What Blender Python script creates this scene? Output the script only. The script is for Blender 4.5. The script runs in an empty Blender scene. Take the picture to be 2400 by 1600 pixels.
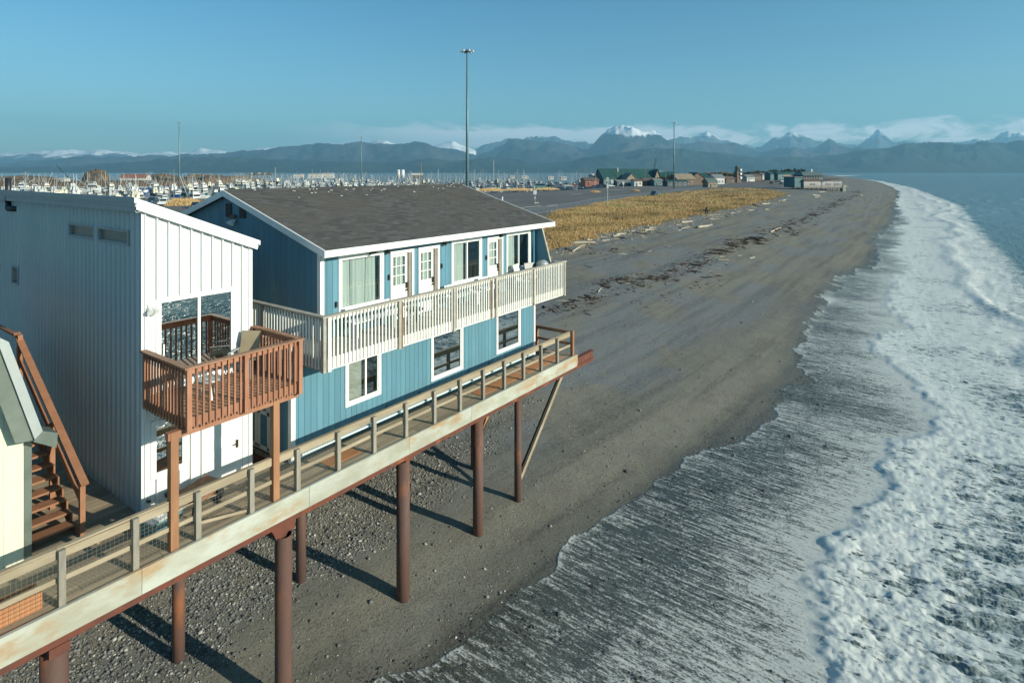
import bpy, math, random
import numpy as np
from mathutils import Vector, Matrix

R = math.radians
rng = np.random.default_rng(7)
random.seed(7)
S = bpy.context.scene
COL = S.collection

# ------------------------------------------------------------------ camera
F_PX, VX, HY, CAMH = 1400.0, 2220.0, 403.0, 13.2        # focal length and horizon in 2400 px units
PHI = math.atan2(VX - 1200, F_PX)
CC, SS = math.cos(PHI), math.sin(PHI)
cam_d = bpy.data.cameras.new('camera')
cam_d.sensor_width = 36.0
cam_d.lens = 36.0 * F_PX / 2400
cam_d.shift_y = -397.0 / 2400
cam_d.clip_start = 0.3
cam_d.clip_end = 80000
cam = bpy.data.objects.new('camera', cam_d)
COL.objects.link(cam)
cam.location = (0, 0, CAMH)
cam.rotation_euler = (R(90), 0, PHI - R(90))
S.camera = cam

# ------------------------------------------------------------------ sun and sky
SUN_EL = R(20.0)
SUN_DIR = Vector((0.19, -0.98, 0)).normalized() * math.cos(SUN_EL) + Vector((0, 0, math.sin(SUN_EL)))
sun_d = bpy.data.lights.new('sun', 'SUN')
sun_d.energy = 4.8
sun_d.angle = R(0.53)
sun_d.color = (1.0, 0.94, 0.76)
sun = bpy.data.objects.new('sun', sun_d)
COL.objects.link(sun)
sun.rotation_euler = SUN_DIR.to_track_quat('Z', 'Y').to_euler()
sun.location = (40, -60, 60)

W = bpy.data.worlds.new('World')
S.world = W
W.use_nodes = True
nt = W.node_tree
nt.nodes.clear()


def nd(t, kind, **kw):
    n = t.nodes.new(kind)
    for k, v in kw.items():
        if k.startswith('i_'):
            n.inputs[k[2:]].default_value = v
        elif k.startswith('n_'):
            n.inputs[int(k[2:])].default_value = v
        else:
            setattr(n, k, v)
    return n


def lk(t, a, b):
    t.links.new(a, b)


def mth(t, op, a, b=None, c=None, clamp=False):
    n = t.nodes.new('ShaderNodeMath')
    n.operation = op
    n.use_clamp = clamp
    for i, v in enumerate((a, b, c)):
        if v is None:
            continue
        if isinstance(v, (int, float)):
            n.inputs[i].default_value = v
        else:
            t.links.new(v, n.inputs[i])
    return n.outputs[0]


def mixc(t, fac, a, b, bt='MIX'):
    n = t.nodes.new('ShaderNodeMix')
    n.data_type = 'RGBA'
    n.blend_type = bt
    for k, v in ((0, fac), (6, a), (7, b)):
        if isinstance(v, (int, float)):
            n.inputs[k].default_value = v
        elif isinstance(v, (tuple, list)):
            n.inputs[k].default_value = (*v[:3], 1)
        else:
            t.links.new(v, n.inputs[k])
    return n.outputs[2]


def sstep(t, v, lo, hi):
    n = t.nodes.new('ShaderNodeMapRange')
    n.interpolation_type = 'SMOOTHSTEP'
    for i, q in ((0, v), (1, lo), (2, hi)):
        if isinstance(q, (int, float)):
            n.inputs[i].default_value = q
        else:
            t.links.new(q, n.inputs[i])
    return n.outputs[0]


sky = nd(nt, 'ShaderNodeTexSky', sky_type='NISHITA', sun_disc=False)
sky.sun_elevation = SUN_EL
sky.sun_rotation = math.atan2(SUN_DIR.x, SUN_DIR.y)
sky.altitude = 0
sky.air_density = 1.0
sky.dust_density = 0.9
sky.ozone_density = 2.0
tc = nd(nt, 'ShaderNodeTexCoord')
sp = nd(nt, 'ShaderNodeSeparateXYZ')
lk(nt, tc.outputs['Generated'], sp.inputs[0])
hor = mth(nt, 'SQRT', mth(nt, 'SUBTRACT', 1.0, mth(nt, 'MULTIPLY', sp.outputs[2], sp.outputs[2])))
ele = mth(nt, 'DIVIDE', sp.outputs[2], mth(nt, 'MAXIMUM', hor, 0.001))
tcol = mixc(nt, sstep(nt, ele, 0.0, 0.42), (0.66, 1.04, 1.07), (0.40, 0.92, 1.08))
tint = mixc(nt, 1.0, sky.outputs[0], tcol, 'MULTIPLY')
mp = nd(nt, 'ShaderNodeMapping')
mp.inputs['Scale'].default_value = (1, 1, 3.2)
lk(nt, tc.outputs['Generated'], mp.inputs[0])
cn = nd(nt, 'ShaderNodeTexNoise', i_Scale=15.0, i_Detail=8.0, i_Roughness=0.58, i_Distortion=0.5)
lk(nt, mp.outputs[0], cn.inputs['Vector'])
cl = nd(nt, 'ShaderNodeTexNoise', i_Scale=2.4, i_Detail=1.0)
lk(nt, tc.outputs['Generated'], cl.inputs['Vector'])
band = mth(nt, 'MULTIPLY', sstep(nt, ele, 0.02, 0.05), mth(nt, 'SUBTRACT', 1.0, sstep(nt, ele, 0.062, 0.094)))
thr = mth(nt, 'SUBTRACT', 0.765, mth(nt, 'ADD', mth(nt, 'MULTIPLY', band, 0.42), mth(nt, 'MULTIPLY', sstep(nt, cl.outputs[0], 0.38, 0.56), 0.12)))
az = nd(nt, 'ShaderNodeVectorMath', operation='DOT_PRODUCT')      # the cloud bank lies along the mountains down the bay
lk(nt, tc.outputs['Generated'], az.inputs[0])
az.inputs[1].default_value = (0.97, 0.24, 0.0)
cm = mth(nt, 'MULTIPLY', mth(nt, 'MULTIPLY', sstep(nt, cn.outputs[0], thr, mth(nt, 'ADD', thr, 0.2)), band), sstep(nt, az.outputs['Value'], 0.70, 0.93))
cloudy = mixc(nt, mth(nt, 'MULTIPLY', cm, 0.9, clamp=True), tint, (9.5, 9.8, 9.6))
bg = nd(nt, 'ShaderNodeBackground')
bg.inputs[1].default_value = 0.080
lk(nt, cloudy, bg.inputs[0])
wo = nd(nt, 'ShaderNodeOutputWorld')
lk(nt, bg.outputs[0], wo.inputs[0])

S.view_settings.view_transform = 'Standard'
S.view_settings.look = 'None'
S.view_settings.exposure = 0.62
S.view_settings.gamma = 1.0
S.view_settings.use_curve_mapping = False
S.render.engine = 'CYCLES'
S.cycles.max_bounces = 6
S.cycles.diffuse_bounces = 3
S.cycles.glossy_bounces = 3
S.cycles.transparent_max_bounces = 12
S.cycles.volume_bounces = 0
S.cycles.caustics_reflective = False
S.cycles.caustics_refractive = False
S.cycles.use_denoising = True
S.cycles.sample_clamp_indirect = 2.5

# ------------------------------------------------------------------ helpers


def at(px, py, zrel=None, d=None):
    """a point of the place from a measured direction, on a level (zrel under the camera) or at depth d"""
    u = (px - 1200) / F_PX
    v = (HY - py) / F_PX
    if d is None:
        d = zrel / v
    return Vector(((CC + u * SS) * d, (SS - u * CC) * d, CAMH + v * d))


def flat(px, d, z):
    p = at(px, 400, d=d)
    p.z = z
    return p


def hash2(ix, iy, seed):
    h = (ix.astype(np.int64) * 374761393 + iy.astype(np.int64) * 668265263 + seed * 1442695041) & 0xFFFFFFFF
    h = ((h ^ (h >> 13)) * 1274126177) & 0xFFFFFFFF
    h = (h ^ (h >> 16)) & 0xFFFFFFFF
    return h / 4294967295.0


def vnoise(x, y, seed=0):
    ix = np.floor(x); iy = np.floor(y)
    fx = x - ix; fy = y - iy
    fx = fx * fx * fx * (fx * (fx * 6 - 15) + 10); fy = fy * fy * fy * (fy * (fy * 6 - 15) + 10)
    a = hash2(ix, iy, seed); b = hash2(ix + 1, iy, seed); c = hash2(ix, iy + 1, seed); d = hash2(ix + 1, iy + 1, seed)
    return (a * (1 - fx) + b * fx) * (1 - fy) + (c * (1 - fx) + d * fx) * fy


def fbm(x, y, oct=4, seed=0, gain=0.5):
    s = 0; a = 1; t = 0
    for i in range(oct):
        ca, sa = math.cos(0.6 * i + 0.3), math.sin(0.6 * i + 0.3)
        s = s + a * vnoise((x * ca - y * sa) * 2 ** i + 17.3 * i, (x * sa + y * ca) * 2 ** i - 9.1 * i, seed + i)
        t += a; a *= gain
    return s / t


def ss(v, lo, hi):
    t = np.clip((v - lo) / (hi - lo), 0, 1)
    return t * t * (3 - 2 * t)


OFF = {}


def link(o, parent=None):
    COL.objects.link(o)
    if parent is not None:
        o.parent = parent
        if parent.name in OFF:
            OFF[o.name] = OFF[parent.name]
    return o


def tag(o, label=None, cat=None, group=None, kind=None):
    if label: o['label'] = label
    if cat: o['category'] = cat
    if group: o['group'] = group
    if kind: o['kind'] = kind
    return o


def thing(name, label, cat, loc=(0, 0, 0), rz=0.0, group=None, world=False):
    o = bpy.data.objects.new(name, None)
    o.empty_display_size = 0.2
    COL.objects.link(o)
    o.location = loc
    o.rotation_euler = (0, 0, rz)
    if world:
        OFF[o.name] = Vector(loc)
    return tag(o, label, cat, group)


class MB:
    def __init__(self):
        self.v = []; self.f = []; self.sm = False

    def poly(self, pts, faces):
        n = len(self.v)
        self.v += [tuple(p) for p in pts]
        self.f += [tuple(i + n for i in f) for f in faces]
        return self

    def box(self, x0, x1, y0, y1, z0, z1):
        return self.poly([(x0, y0, z0), (x1, y0, z0), (x1, y1, z0), (x0, y1, z0), (x0, y0, z1), (x1, y0, z1), (x1, y1, z1), (x0, y1, z1)],
                         [(3, 2, 1, 0), (4, 5, 6, 7), (0, 1, 5, 4), (1, 2, 6, 5), (2, 3, 7, 6), (3, 0, 4, 7)])

    def beam(self, p, q, w, h, up=(0, 0, 1)):
        p = Vector(p); q = Vector(q)
        d = (q - p).normalized()
        u = Vector(up)
        s = d.cross(u)
        if s.length < 1e-4:
            s = d.cross(Vector((0, 1, 0)))
        s.normalize()
        u = s.cross(d).normalized()
        s = s * w / 2; u = u * h / 2
        a = [p - s - u, p + s - u, p + s + u, p - s + u]
        b = [q - s - u, q + s - u, q + s + u, q - s + u]
        return self.poly(a + b, [(0, 1, 2, 3), (7, 6, 5, 4), (4, 5, 1, 0), (5, 6, 2, 1), (6, 7, 3, 2), (7, 4, 0, 3)])

    def cyl(self, p, q, r0, r1=None, n=10, caps=True):
        p = Vector(p); q = Vector(q)
        r1 = r0 if r1 is None else r1
        d = (q - p).normalized()
        s = d.cross(Vector((0, 0, 1)))
        if s.length < 1e-4:
            s = Vector((1, 0, 0))
        s.normalize(); u = s.cross(d)
        pts = []
        for k in range(n):
            a = 2 * math.pi * k / n
            e = s * math.cos(a) + u * math.sin(a)
            pts.append(p + e * r0)
        for k in range(n):
            a = 2 * math.pi * k / n
            e = s * math.cos(a) + u * math.sin(a)
            pts.append(q + e * r1)
        fs = [(k, n + k, n + (k + 1) % n, (k + 1) % n) for k in range(n)]
        if caps:
            fs += [tuple(range(n)), tuple(reversed(range(n, 2 * n)))]
        return self.poly(pts, fs)

    def loft(self, rings, close=True):
        n = len(rings[0]); base = len(self.v)
        pts = [p for r in rings for p in r]
        fs = []
        for i in range(len(rings) - 1):
            for k in range(n if close else n - 1):
                a = i * n + k; b = i * n + (k + 1) % n
                fs.append((a, b, b + n, a + n))
        if close:
            fs += [tuple(reversed(range(n))), tuple(range((len(rings) - 1) * n, len(rings) * n))]
        return self.poly(pts, fs)

    def prism(self, pts, vec):
        v = Vector(vec); n = len(pts)
        a = [Vector(p) for p in pts]
        return self.poly(a + [p + v for p in a], [tuple(reversed(range(n))), tuple(range(n, 2 * n))] + [(k, (k + 1) % n, n + (k + 1) % n, n + k) for k in range(n)])

    def mesh(self, name, mat, off=None):
        me = bpy.data.meshes.new(name)
        v = self.v
        if off is not None:
            v = [(a[0] - off[0], a[1] - off[1], a[2] - off[2]) for a in v]
        me.from_pydata(v, [], self.f)
        if mat: me.materials.append(mat)
        if self.sm:
            me.polygons.foreach_set('use_smooth', [True] * len(me.polygons))
        me.update()
        return me

    def smooth(self):
        self.sm = True
        return self

    def build(self, name, mat, parent=None):
        off = OFF.get(parent.name) if parent is not None else None
        o = bpy.data.objects.new(name, self.mesh(name, mat, off))
        return link(o, parent)


def inst(name, me, parent, loc, rz=0.0, scale=None):
    o = bpy.data.objects.new(name, me)
    link(o, parent)
    off = OFF.get(parent.name, Vector((0, 0, 0))) if parent is not None else Vector((0, 0, 0))
    o.location = Vector(loc) - off
    o.rotation_euler = (0, 0, rz)
    if scale is not None:
        o.scale = scale
    return o


def np_mesh(name, verts, faces, mat=None, smooth=True):
    """faces (n,k) int array"""
    me = bpy.data.meshes.new(name)
    n = len(verts); m, k = faces.shape
    me.vertices.add(n)
    me.vertices.foreach_set('co', np.asarray(verts, dtype=np.float32).ravel())
    me.loops.add(m * k)
    me.loops.foreach_set('vertex_index', faces.astype(np.int32).ravel())
    me.polygons.add(m)
    me.polygons.foreach_set('loop_start', np.arange(0, m * k, k, dtype=np.int32))
    me.polygons.foreach_set('loop_total', np.full(m, k, dtype=np.int32))
    me.polygons.foreach_set('use_smooth', np.full(m, smooth, dtype=bool))
    if mat: me.materials.append(mat)
    me.update(calc_edges=True)
    return me


def attr(me, name, arr):
    a = me.attributes.new(name, 'FLOAT', 'POINT')
    a.data.foreach_set('value', np.asarray(arr, dtype=np.float32))


def grid_faces(nr, nc):
    i = np.arange(nr - 1)[:, None] * nc + np.arange(nc - 1)[None, :]
    return np.stack([i, i + 1, i + nc + 1, i + nc], -1).reshape(-1, 4)


# ------------------------------------------------------------------ materials
def newmat(name):
    m = bpy.data.materials.new(name)
    m.use_nodes = True
    t = m.node_tree
    t.nodes.clear()
    out = nd(t, 'ShaderNodeOutputMaterial')
    return m, t, out


MATS = {}


def pm(name, c1, c2=None, scale=4.0, rough=0.7, metal=0.0, stretch=(1, 1, 1), bump=0.0, bscale=40.0, rnd=0.0, c3=None, s3=1.0, t3=(0.6, 0.7), spec=0.5, bstretch=None):
    """paint / wood / metal: two colours mixed by noise, a third in patches, per-piece variation, fine relief"""
    m, t, out = newmat(name)
    b = nd(t, 'ShaderNodeBsdfPrincipled', i_Roughness=rough, i_Metallic=metal)
    b.inputs['Specular IOR Level'].default_value = spec
    geo = nd(t, 'ShaderNodeNewGeometry')
    mpn = nd(t, 'ShaderNodeMapping')
    mpn.inputs['Scale'].default_value = stretch
    lk(t, geo.outputs['Position'], mpn.inputs[0])
    oi = nd(t, 'ShaderNodeObjectInfo')
    col = None
    if c2:
        n = nd(t, 'ShaderNodeTexNoise', i_Scale=scale, i_Detail=5.0, i_Roughness=0.6)
        n.noise_dimensions = '4D'
        lk(t, mpn.outputs[0], n.inputs['Vector'])
        lk(t, mth(t, 'MULTIPLY', oi.outputs['Random'], 30.0), n.inputs['W'])
        col = mixc(t, sstep(t, n.outputs[0], 0.35, 0.65), c1, c2)
    else:
        rgb = nd(t, 'ShaderNodeRGB'); rgb.outputs[0].default_value = (*c1, 1); col = rgb.outputs[0]
    if c3:
        n3 = nd(t, 'ShaderNodeTexNoise', i_Scale=s3, i_Detail=6.0, i_Roughness=0.65)
        lk(t, mpn.outputs[0], n3.inputs['Vector'])
        col = mixc(t, sstep(t, n3.outputs[0], t3[0], t3[1]), col, c3)
    if rnd > 0:
        k = mth(t, 'ADD', mth(t, 'MULTIPLY', mth(t, 'SUBTRACT', oi.outputs['Random'], 0.5), 2 * rnd), 1.0)
        cmb = nd(t, 'ShaderNodeCombineXYZ')
        for i in range(3): lk(t, k, cmb.inputs[i])
        col = mixc(t, 1.0, col, cmb.outputs[0], 'MULTIPLY')
    lk(t, col, b.inputs['Base Color'])
    if bump > 0:
        bm = nd(t, 'ShaderNodeMapping')
        bm.inputs['Scale'].default_value = bstretch or stretch
        lk(t, geo.outputs['Position'], bm.inputs[0])
        bn = nd(t, 'ShaderNodeTexNoise', i_Scale=bscale, i_Detail=4.0)
        lk(t, bm.outputs[0], bn.inputs['Vector'])
        bp = nd(t, 'ShaderNodeBump', i_Strength=min(1, bump), i_Distance=0.02)
        lk(t, bn.outputs[0], bp.inputs['Height'])
        lk(t, bp.outputs[0], b.inputs['Normal'])
    lk(t, b.outputs[0], out.inputs[0])
    MATS[name] = m
    return m


M = {}
M['blue'] = pm('blue_siding_paint', (0.085, 0.215, 0.285), (0.10, 0.24, 0.315), scale=1.5, rough=0.6, stretch=(1, 1, 0.3), bump=0.25, bscale=60, bstretch=(1, 1, 0.08), rnd=0.09, c3=(0.17, 0.275, 0.31), s3=1.6, t3=(0.55, 0.75))
M['bluedoor'] = pm('blue_door_paint', (0.07, 0.2, 0.27), (0.09, 0.24, 0.31), rough=0.5)
M['trim'] = pm('white_trim_paint', (0.80, 0.79, 0.75), (0.74, 0.73, 0.69), scale=3, rough=0.5, bump=0.1, bscale=30, c3=(0.55, 0.5, 0.42), s3=3.0, t3=(0.68, 0.8))
M['vinyl'] = pm('white_vinyl', (0.82, 0.82, 0.80), rough=0.35)
M['wmetal'] = pm('white_panel_metal', (0.80, 0.81, 0.79), (0.77, 0.78, 0.76), scale=1.2, rough=0.35, rnd=0.02, c3=(0.70, 0.70, 0.66), s3=0.8, t3=(0.6, 0.75))
M['gmetal'] = pm('galvanised_sheet', (0.46, 0.51, 0.52), (0.51, 0.56, 0.57), scale=0.5, rough=0.36, metal=0.25, stretch=(1, 1, 0.25))
M['gtrim'] = pm('grey_roof_trim', (0.36, 0.39, 0.39), (0.40, 0.43, 0.43), scale=1.5, rough=0.4, metal=0.3)
M['shing'] = None
M['stairw'] = pm('brown_stair_timber', (0.25, 0.115, 0.06), (0.30, 0.14, 0.075), scale=5, rough=0.7, rnd=0.15, bump=0.2)
M['cedar'] = pm('red_cedar_stain', (0.29, 0.122, 0.068), (0.35, 0.165, 0.098), scale=6, rough=0.65, stretch=(1, 1, 0.3), rnd=0.2, bump=0.2, bscale=40)
M['cedartop'] = pm('weathered_cedar_cap', (0.36, 0.20, 0.12), (0.27, 0.13, 0.075), scale=5, rough=0.7, rnd=0.15, bump=0.2)
M['timber'] = pm('orange_timber_post', (0.35, 0.17, 0.085), (0.29, 0.135, 0.065), scale=5, rough=0.65, stretch=(1, 1, 0.25), rnd=0.08, bump=0.2)
M['greyw'] = pm('grey_weathered_post', (0.30, 0.27, 0.22), (0.22, 0.20, 0.165), scale=9, rough=0.8, stretch=(1, 1, 0.2), rnd=0.12, bump=0.3)
M['railw'] = pm('pale_weathered_rail', (0.36, 0.295, 0.205), (0.27, 0.215, 0.145), scale=5, rough=0.8, stretch=(0.2, 1, 1), rnd=0.12, bump=0.3, c3=(0.50, 0.30, 0.15), s3=1.4, t3=(0.62, 0.78))
M['plank'] = pm('brown_deck_plank', (0.27, 0.21, 0.14), (0.35, 0.28, 0.195), scale=3, rough=0.8, stretch=(0.25, 1.5, 1), rnd=0.2, bump=0.35, bscale=30, c3=(0.13, 0.10, 0.065), s3=1.2, t3=(0.6, 0.78))
M['ply'] = pm('orange_plywood', (0.46, 0.20, 0.085), (0.38, 0.155, 0.06), scale=3, rough=0.75, stretch=(0.3, 1, 1), rnd=0.08)
M['fascia'] = pm('peeling_white_fascia', (0.34, 0.33, 0.26), (0.44, 0.45, 0.39), scale=2.5, rough=0.75, stretch=(0.4, 1, 1), rnd=0.06, bump=0.2, c3=(0.36, 0.24, 0.13), s3=1.6, t3=(0.50, 0.68))
M['rust'] = pm('rusty_steel', (0.15, 0.042, 0.022), (0.095, 0.034, 0.024), scale=3.5, rough=0.8, bump=0.3, bscale=30, c3=(0.24, 0.075, 0.03), s3=1.6, t3=(0.55, 0.72))
M['pile'] = pm('rusted_pipe_pile', (0.115, 0.058, 0.044), (0.085, 0.048, 0.04), scale=1.8, rough=0.75, stretch=(1, 1, 0.35), bump=0.25, bscale=35, c3=(0.22, 0.082, 0.036), s3=1.7, t3=(0.50, 0.68))
M['balw'] = pm('white_balcony_paint', (0.80, 0.78, 0.72), (0.74, 0.71, 0.64), scale=6, rough=0.65, rnd=0.07, c3=(0.45, 0.32, 0.19), s3=3.0, t3=(0.68, 0.78))
M['balg'] = pm('bare_grey_rail_wood', (0.42, 0.39, 0.33), (0.33, 0.30, 0.25), scale=5, rough=0.8, rnd=0.08, stretch=(0.4, 1, 1))
M['rustp'] = pm('rusty_bracket', (0.26, 0.10, 0.05), (0.36, 0.22, 0.13), scale=5, rough=0.8)
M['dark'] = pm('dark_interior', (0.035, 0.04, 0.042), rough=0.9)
M['vent'] = pm('dark_louvre', (0.05, 0.06, 0.06), rough=0.7)
M['curt'] = pm('pale_curtain', (0.70, 0.73, 0.66), (0.62, 0.66, 0.6), scale=4, rough=0.9, stretch=(1, 1, 0.2))
M['blind'] = pm('beige_blind', (0.50, 0.48, 0.40), (0.44, 0.42, 0.35), scale=2, rough=0.8)
M['cream'] = pm('cream_wall_panel', (0.66, 0.68, 0.53), (0.62, 0.64, 0.50), scale=1.5, rough=0.7, rnd=0.03, stretch=(1, 1, 0.3))
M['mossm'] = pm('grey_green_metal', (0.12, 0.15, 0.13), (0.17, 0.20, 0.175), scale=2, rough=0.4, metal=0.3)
M['blk'] = pm('black_plastic', (0.02, 0.022, 0.025), rough=0.4)
M['wire'] = pm('galvanised_wire', (0.16, 0.17, 0.16), rough=0.5, metal=0.4)
M['brass'] = pm('dark_bronze', (0.08, 0.06, 0.04), rough=0.35, metal=0.8)
M['tan'] = pm('tan_canvas', (0.42, 0.34, 0.22), (0.36, 0.29, 0.19), rough=0.9)
M['gull'] = pm('white_chip', (0.75, 0.74, 0.70), rough=0.8)
M['drift'] = pm('bleached_driftwood', (0.46, 0.41, 0.32), (0.34, 0.29, 0.22), scale=3, rough=0.85, rnd=0.25, bump=0.3, bscale=12)
M['driftd'] = pm('dark_driftwood', (0.12, 0.085, 0.06), (0.17, 0.13, 0.09), scale=3, rough=0.9, rnd=0.25)
M['bwhite'] = pm('boat_white', (0.60, 0.61, 0.60), rough=0.35, rnd=0.1)
M['hullw'] = pm('moored_boat_white', (0.42, 0.44, 0.44), rough=0.4, rnd=0.35)
M['bblue'] = pm('boat_blue', (0.03, 0.13, 0.34), rough=0.35, rnd=0.2)
M['bdark'] = pm('boat_dark', (0.03, 0.045, 0.06), rough=0.4, rnd=0.3)
M['bcream'] = pm('boat_cream', (0.6, 0.56, 0.42), rough=0.4, rnd=0.1)
M['bred'] = pm('boat_red', (0.22, 0.06, 0.04), rough=0.4)
M['bgreen'] = pm('boat_teal', (0.06, 0.25, 0.25), rough=0.4)
M['mast'] = pm('mast_alloy', (0.36, 0.36, 0.35), rough=0.4, metal=0.3)
M['gwin'] = pm('far_window', (0.02, 0.03, 0.04), rough=0.12)
M['pole'] = pm('painted_light_mast', (0.12, 0.20, 0.22), (0.16, 0.25, 0.27), scale=0.4, rough=0.5, metal=0.2)
M['polew'] = pm('brown_pole', (0.25, 0.19, 0.14), (0.18, 0.14, 0.11), rough=0.8)
M['gsteel'] = pm('galvanised_post', (0.45, 0.46, 0.45), rough=0.5, metal=0.4)
M['groof'] = pm('green_metal_roof', (0.014, 0.052, 0.048), (0.02, 0.066, 0.058), scale=0.3, rough=0.45, rnd=0.15)
M['broof'] = pm('brown_roof', (0.085, 0.065, 0.055), (0.12, 0.09, 0.07), scale=0.4, rough=0.8, rnd=0.15)
M['rroof'] = pm('red_brown_roof', (0.26, 0.11, 0.07), (0.22, 0.10, 0.07), scale=0.4, rough=0.8)
M['gyroof'] = pm('grey_roof', (0.14, 0.16, 0.16), (0.18, 0.2, 0.2), scale=0.4, rough=0.7, rnd=0.1)
M['wwall'] = pm('far_white_wall', (0.50, 0.48, 0.44), rough=0.7, rnd=0.08)
M['bwall'] = pm('far_brown_wall', (0.10, 0.07, 0.05), (0.14, 0.10, 0.07), scale=0.6, rough=0.8, rnd=0.15)
M['tealwall'] = pm('far_teal_wall', (0.045, 0.11, 0.13), (0.06, 0.14, 0.16), scale=0.5, rough=0.7, rnd=0.12)
M['tanwall'] = pm('far_tan_wall', (0.25, 0.20, 0.14), (0.20, 0.16, 0.11), scale=0.6, rough=0.8, rnd=0.1)
M['lilac'] = pm('far_grey_white_wall', (0.52, 0.51, 0.50), (0.44, 0.43, 0.43), scale=0.8, rough=0.7)
M['tyre'] = pm('tyre_rubber', (0.02, 0.02, 0.02), rough=0.8)
M['fdeck'] = pm('grey_float_deck', (0.30, 0.28, 0.24), (0.36, 0.34, 0.30), scale=0.6, rough=0.8)
for n_, c_ in dict(white=(0.72, 0.73, 0.73), silver=(0.38, 0.41, 0.42), black=(0.02, 0.022, 0.025), navy=(0.025, 0.06, 0.10), red=(0.25, 0.03, 0.03), green=(0.03, 0.08, 0.07), teal=(0.12, 0.26, 0.28), grey=(0.17, 0.18, 0.19)).items():
    M['car_' + n_] = pm('car_paint_' + n_, c_, rough=0.25)


def shingle_mat():
    m, t, out = newmat('asphalt_shingle')
    b = nd(t, 'ShaderNodeBsdfPrincipled', i_Roughness=0.9)
    b.inputs['Specular IOR Level'].default_value = 0.25
    a = nd(t, 'ShaderNodeAttribute', attribute_name='tone')
    geo = nd(t, 'ShaderNodeNewGeometry')
    n1 = nd(t, 'ShaderNodeTexNoise', i_Scale=0.7, i_Detail=5.0)
    lk(t, geo.outputs['Position'], n1.inputs['Vector'])
    n2 = nd(t, 'ShaderNodeTexNoise', i_Scale=60.0, i_Detail=2.0)
    lk(t, geo.outputs['Position'], n2.inputs['Vector'])
    c = mixc(t, a.outputs['Fac'], (0.072, 0.071, 0.069), (0.128, 0.125, 0.12))
    c = mixc(t, sstep(t, n1.outputs[0], 0.4, 0.7), c, (0.108, 0.10, 0.09))
    c = mixc(t, mth(t, 'MULTIPLY', n2.outputs[0], 0.35), c, (0.04, 0.04, 0.04))
    lk(t, c, b.inputs['Base Color'])
    lk(t, b.outputs[0], out.inputs[0])
    return m


M['shing'] = shingle_mat()


def glass_mat(name, refl=0.32, tintc=(0.55, 0.65, 0.65)):
    m, t, out = newmat(name)
    tr = nd(t, 'ShaderNodeBsdfTransparent'); tr.inputs[0].default_value = (*tintc, 1)
    gl = nd(t, 'ShaderNodeBsdfGlossy', i_Roughness=0.01); gl.inputs[0].default_value = (0.9, 0.95, 0.95, 1)
    fr = nd(t, 'ShaderNodeLayerWeight', i_Blend=0.5)
    f = mth(t, 'ADD', mth(t, 'MULTIPLY', mth(t, 'POWER', fr.outputs['Facing'], 4.0), 0.5), refl, clamp=True)
    mx = nd(t, 'ShaderNodeMixShader')
    lk(t, f, mx.inputs[0]); lk(t, tr.outputs[0], mx.inputs[1]); lk(t, gl.outputs[0], mx.inputs[2])
    lk(t, mx.outputs[0], out.inputs[0])
    return m


M['glass'] = glass_mat('window_glass', 0.12, (0.90, 0.94, 0.94))
M['glassd'] = glass_mat('mirror_dark_glass', 0.55, (0.3, 0.36, 0.36))


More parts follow.
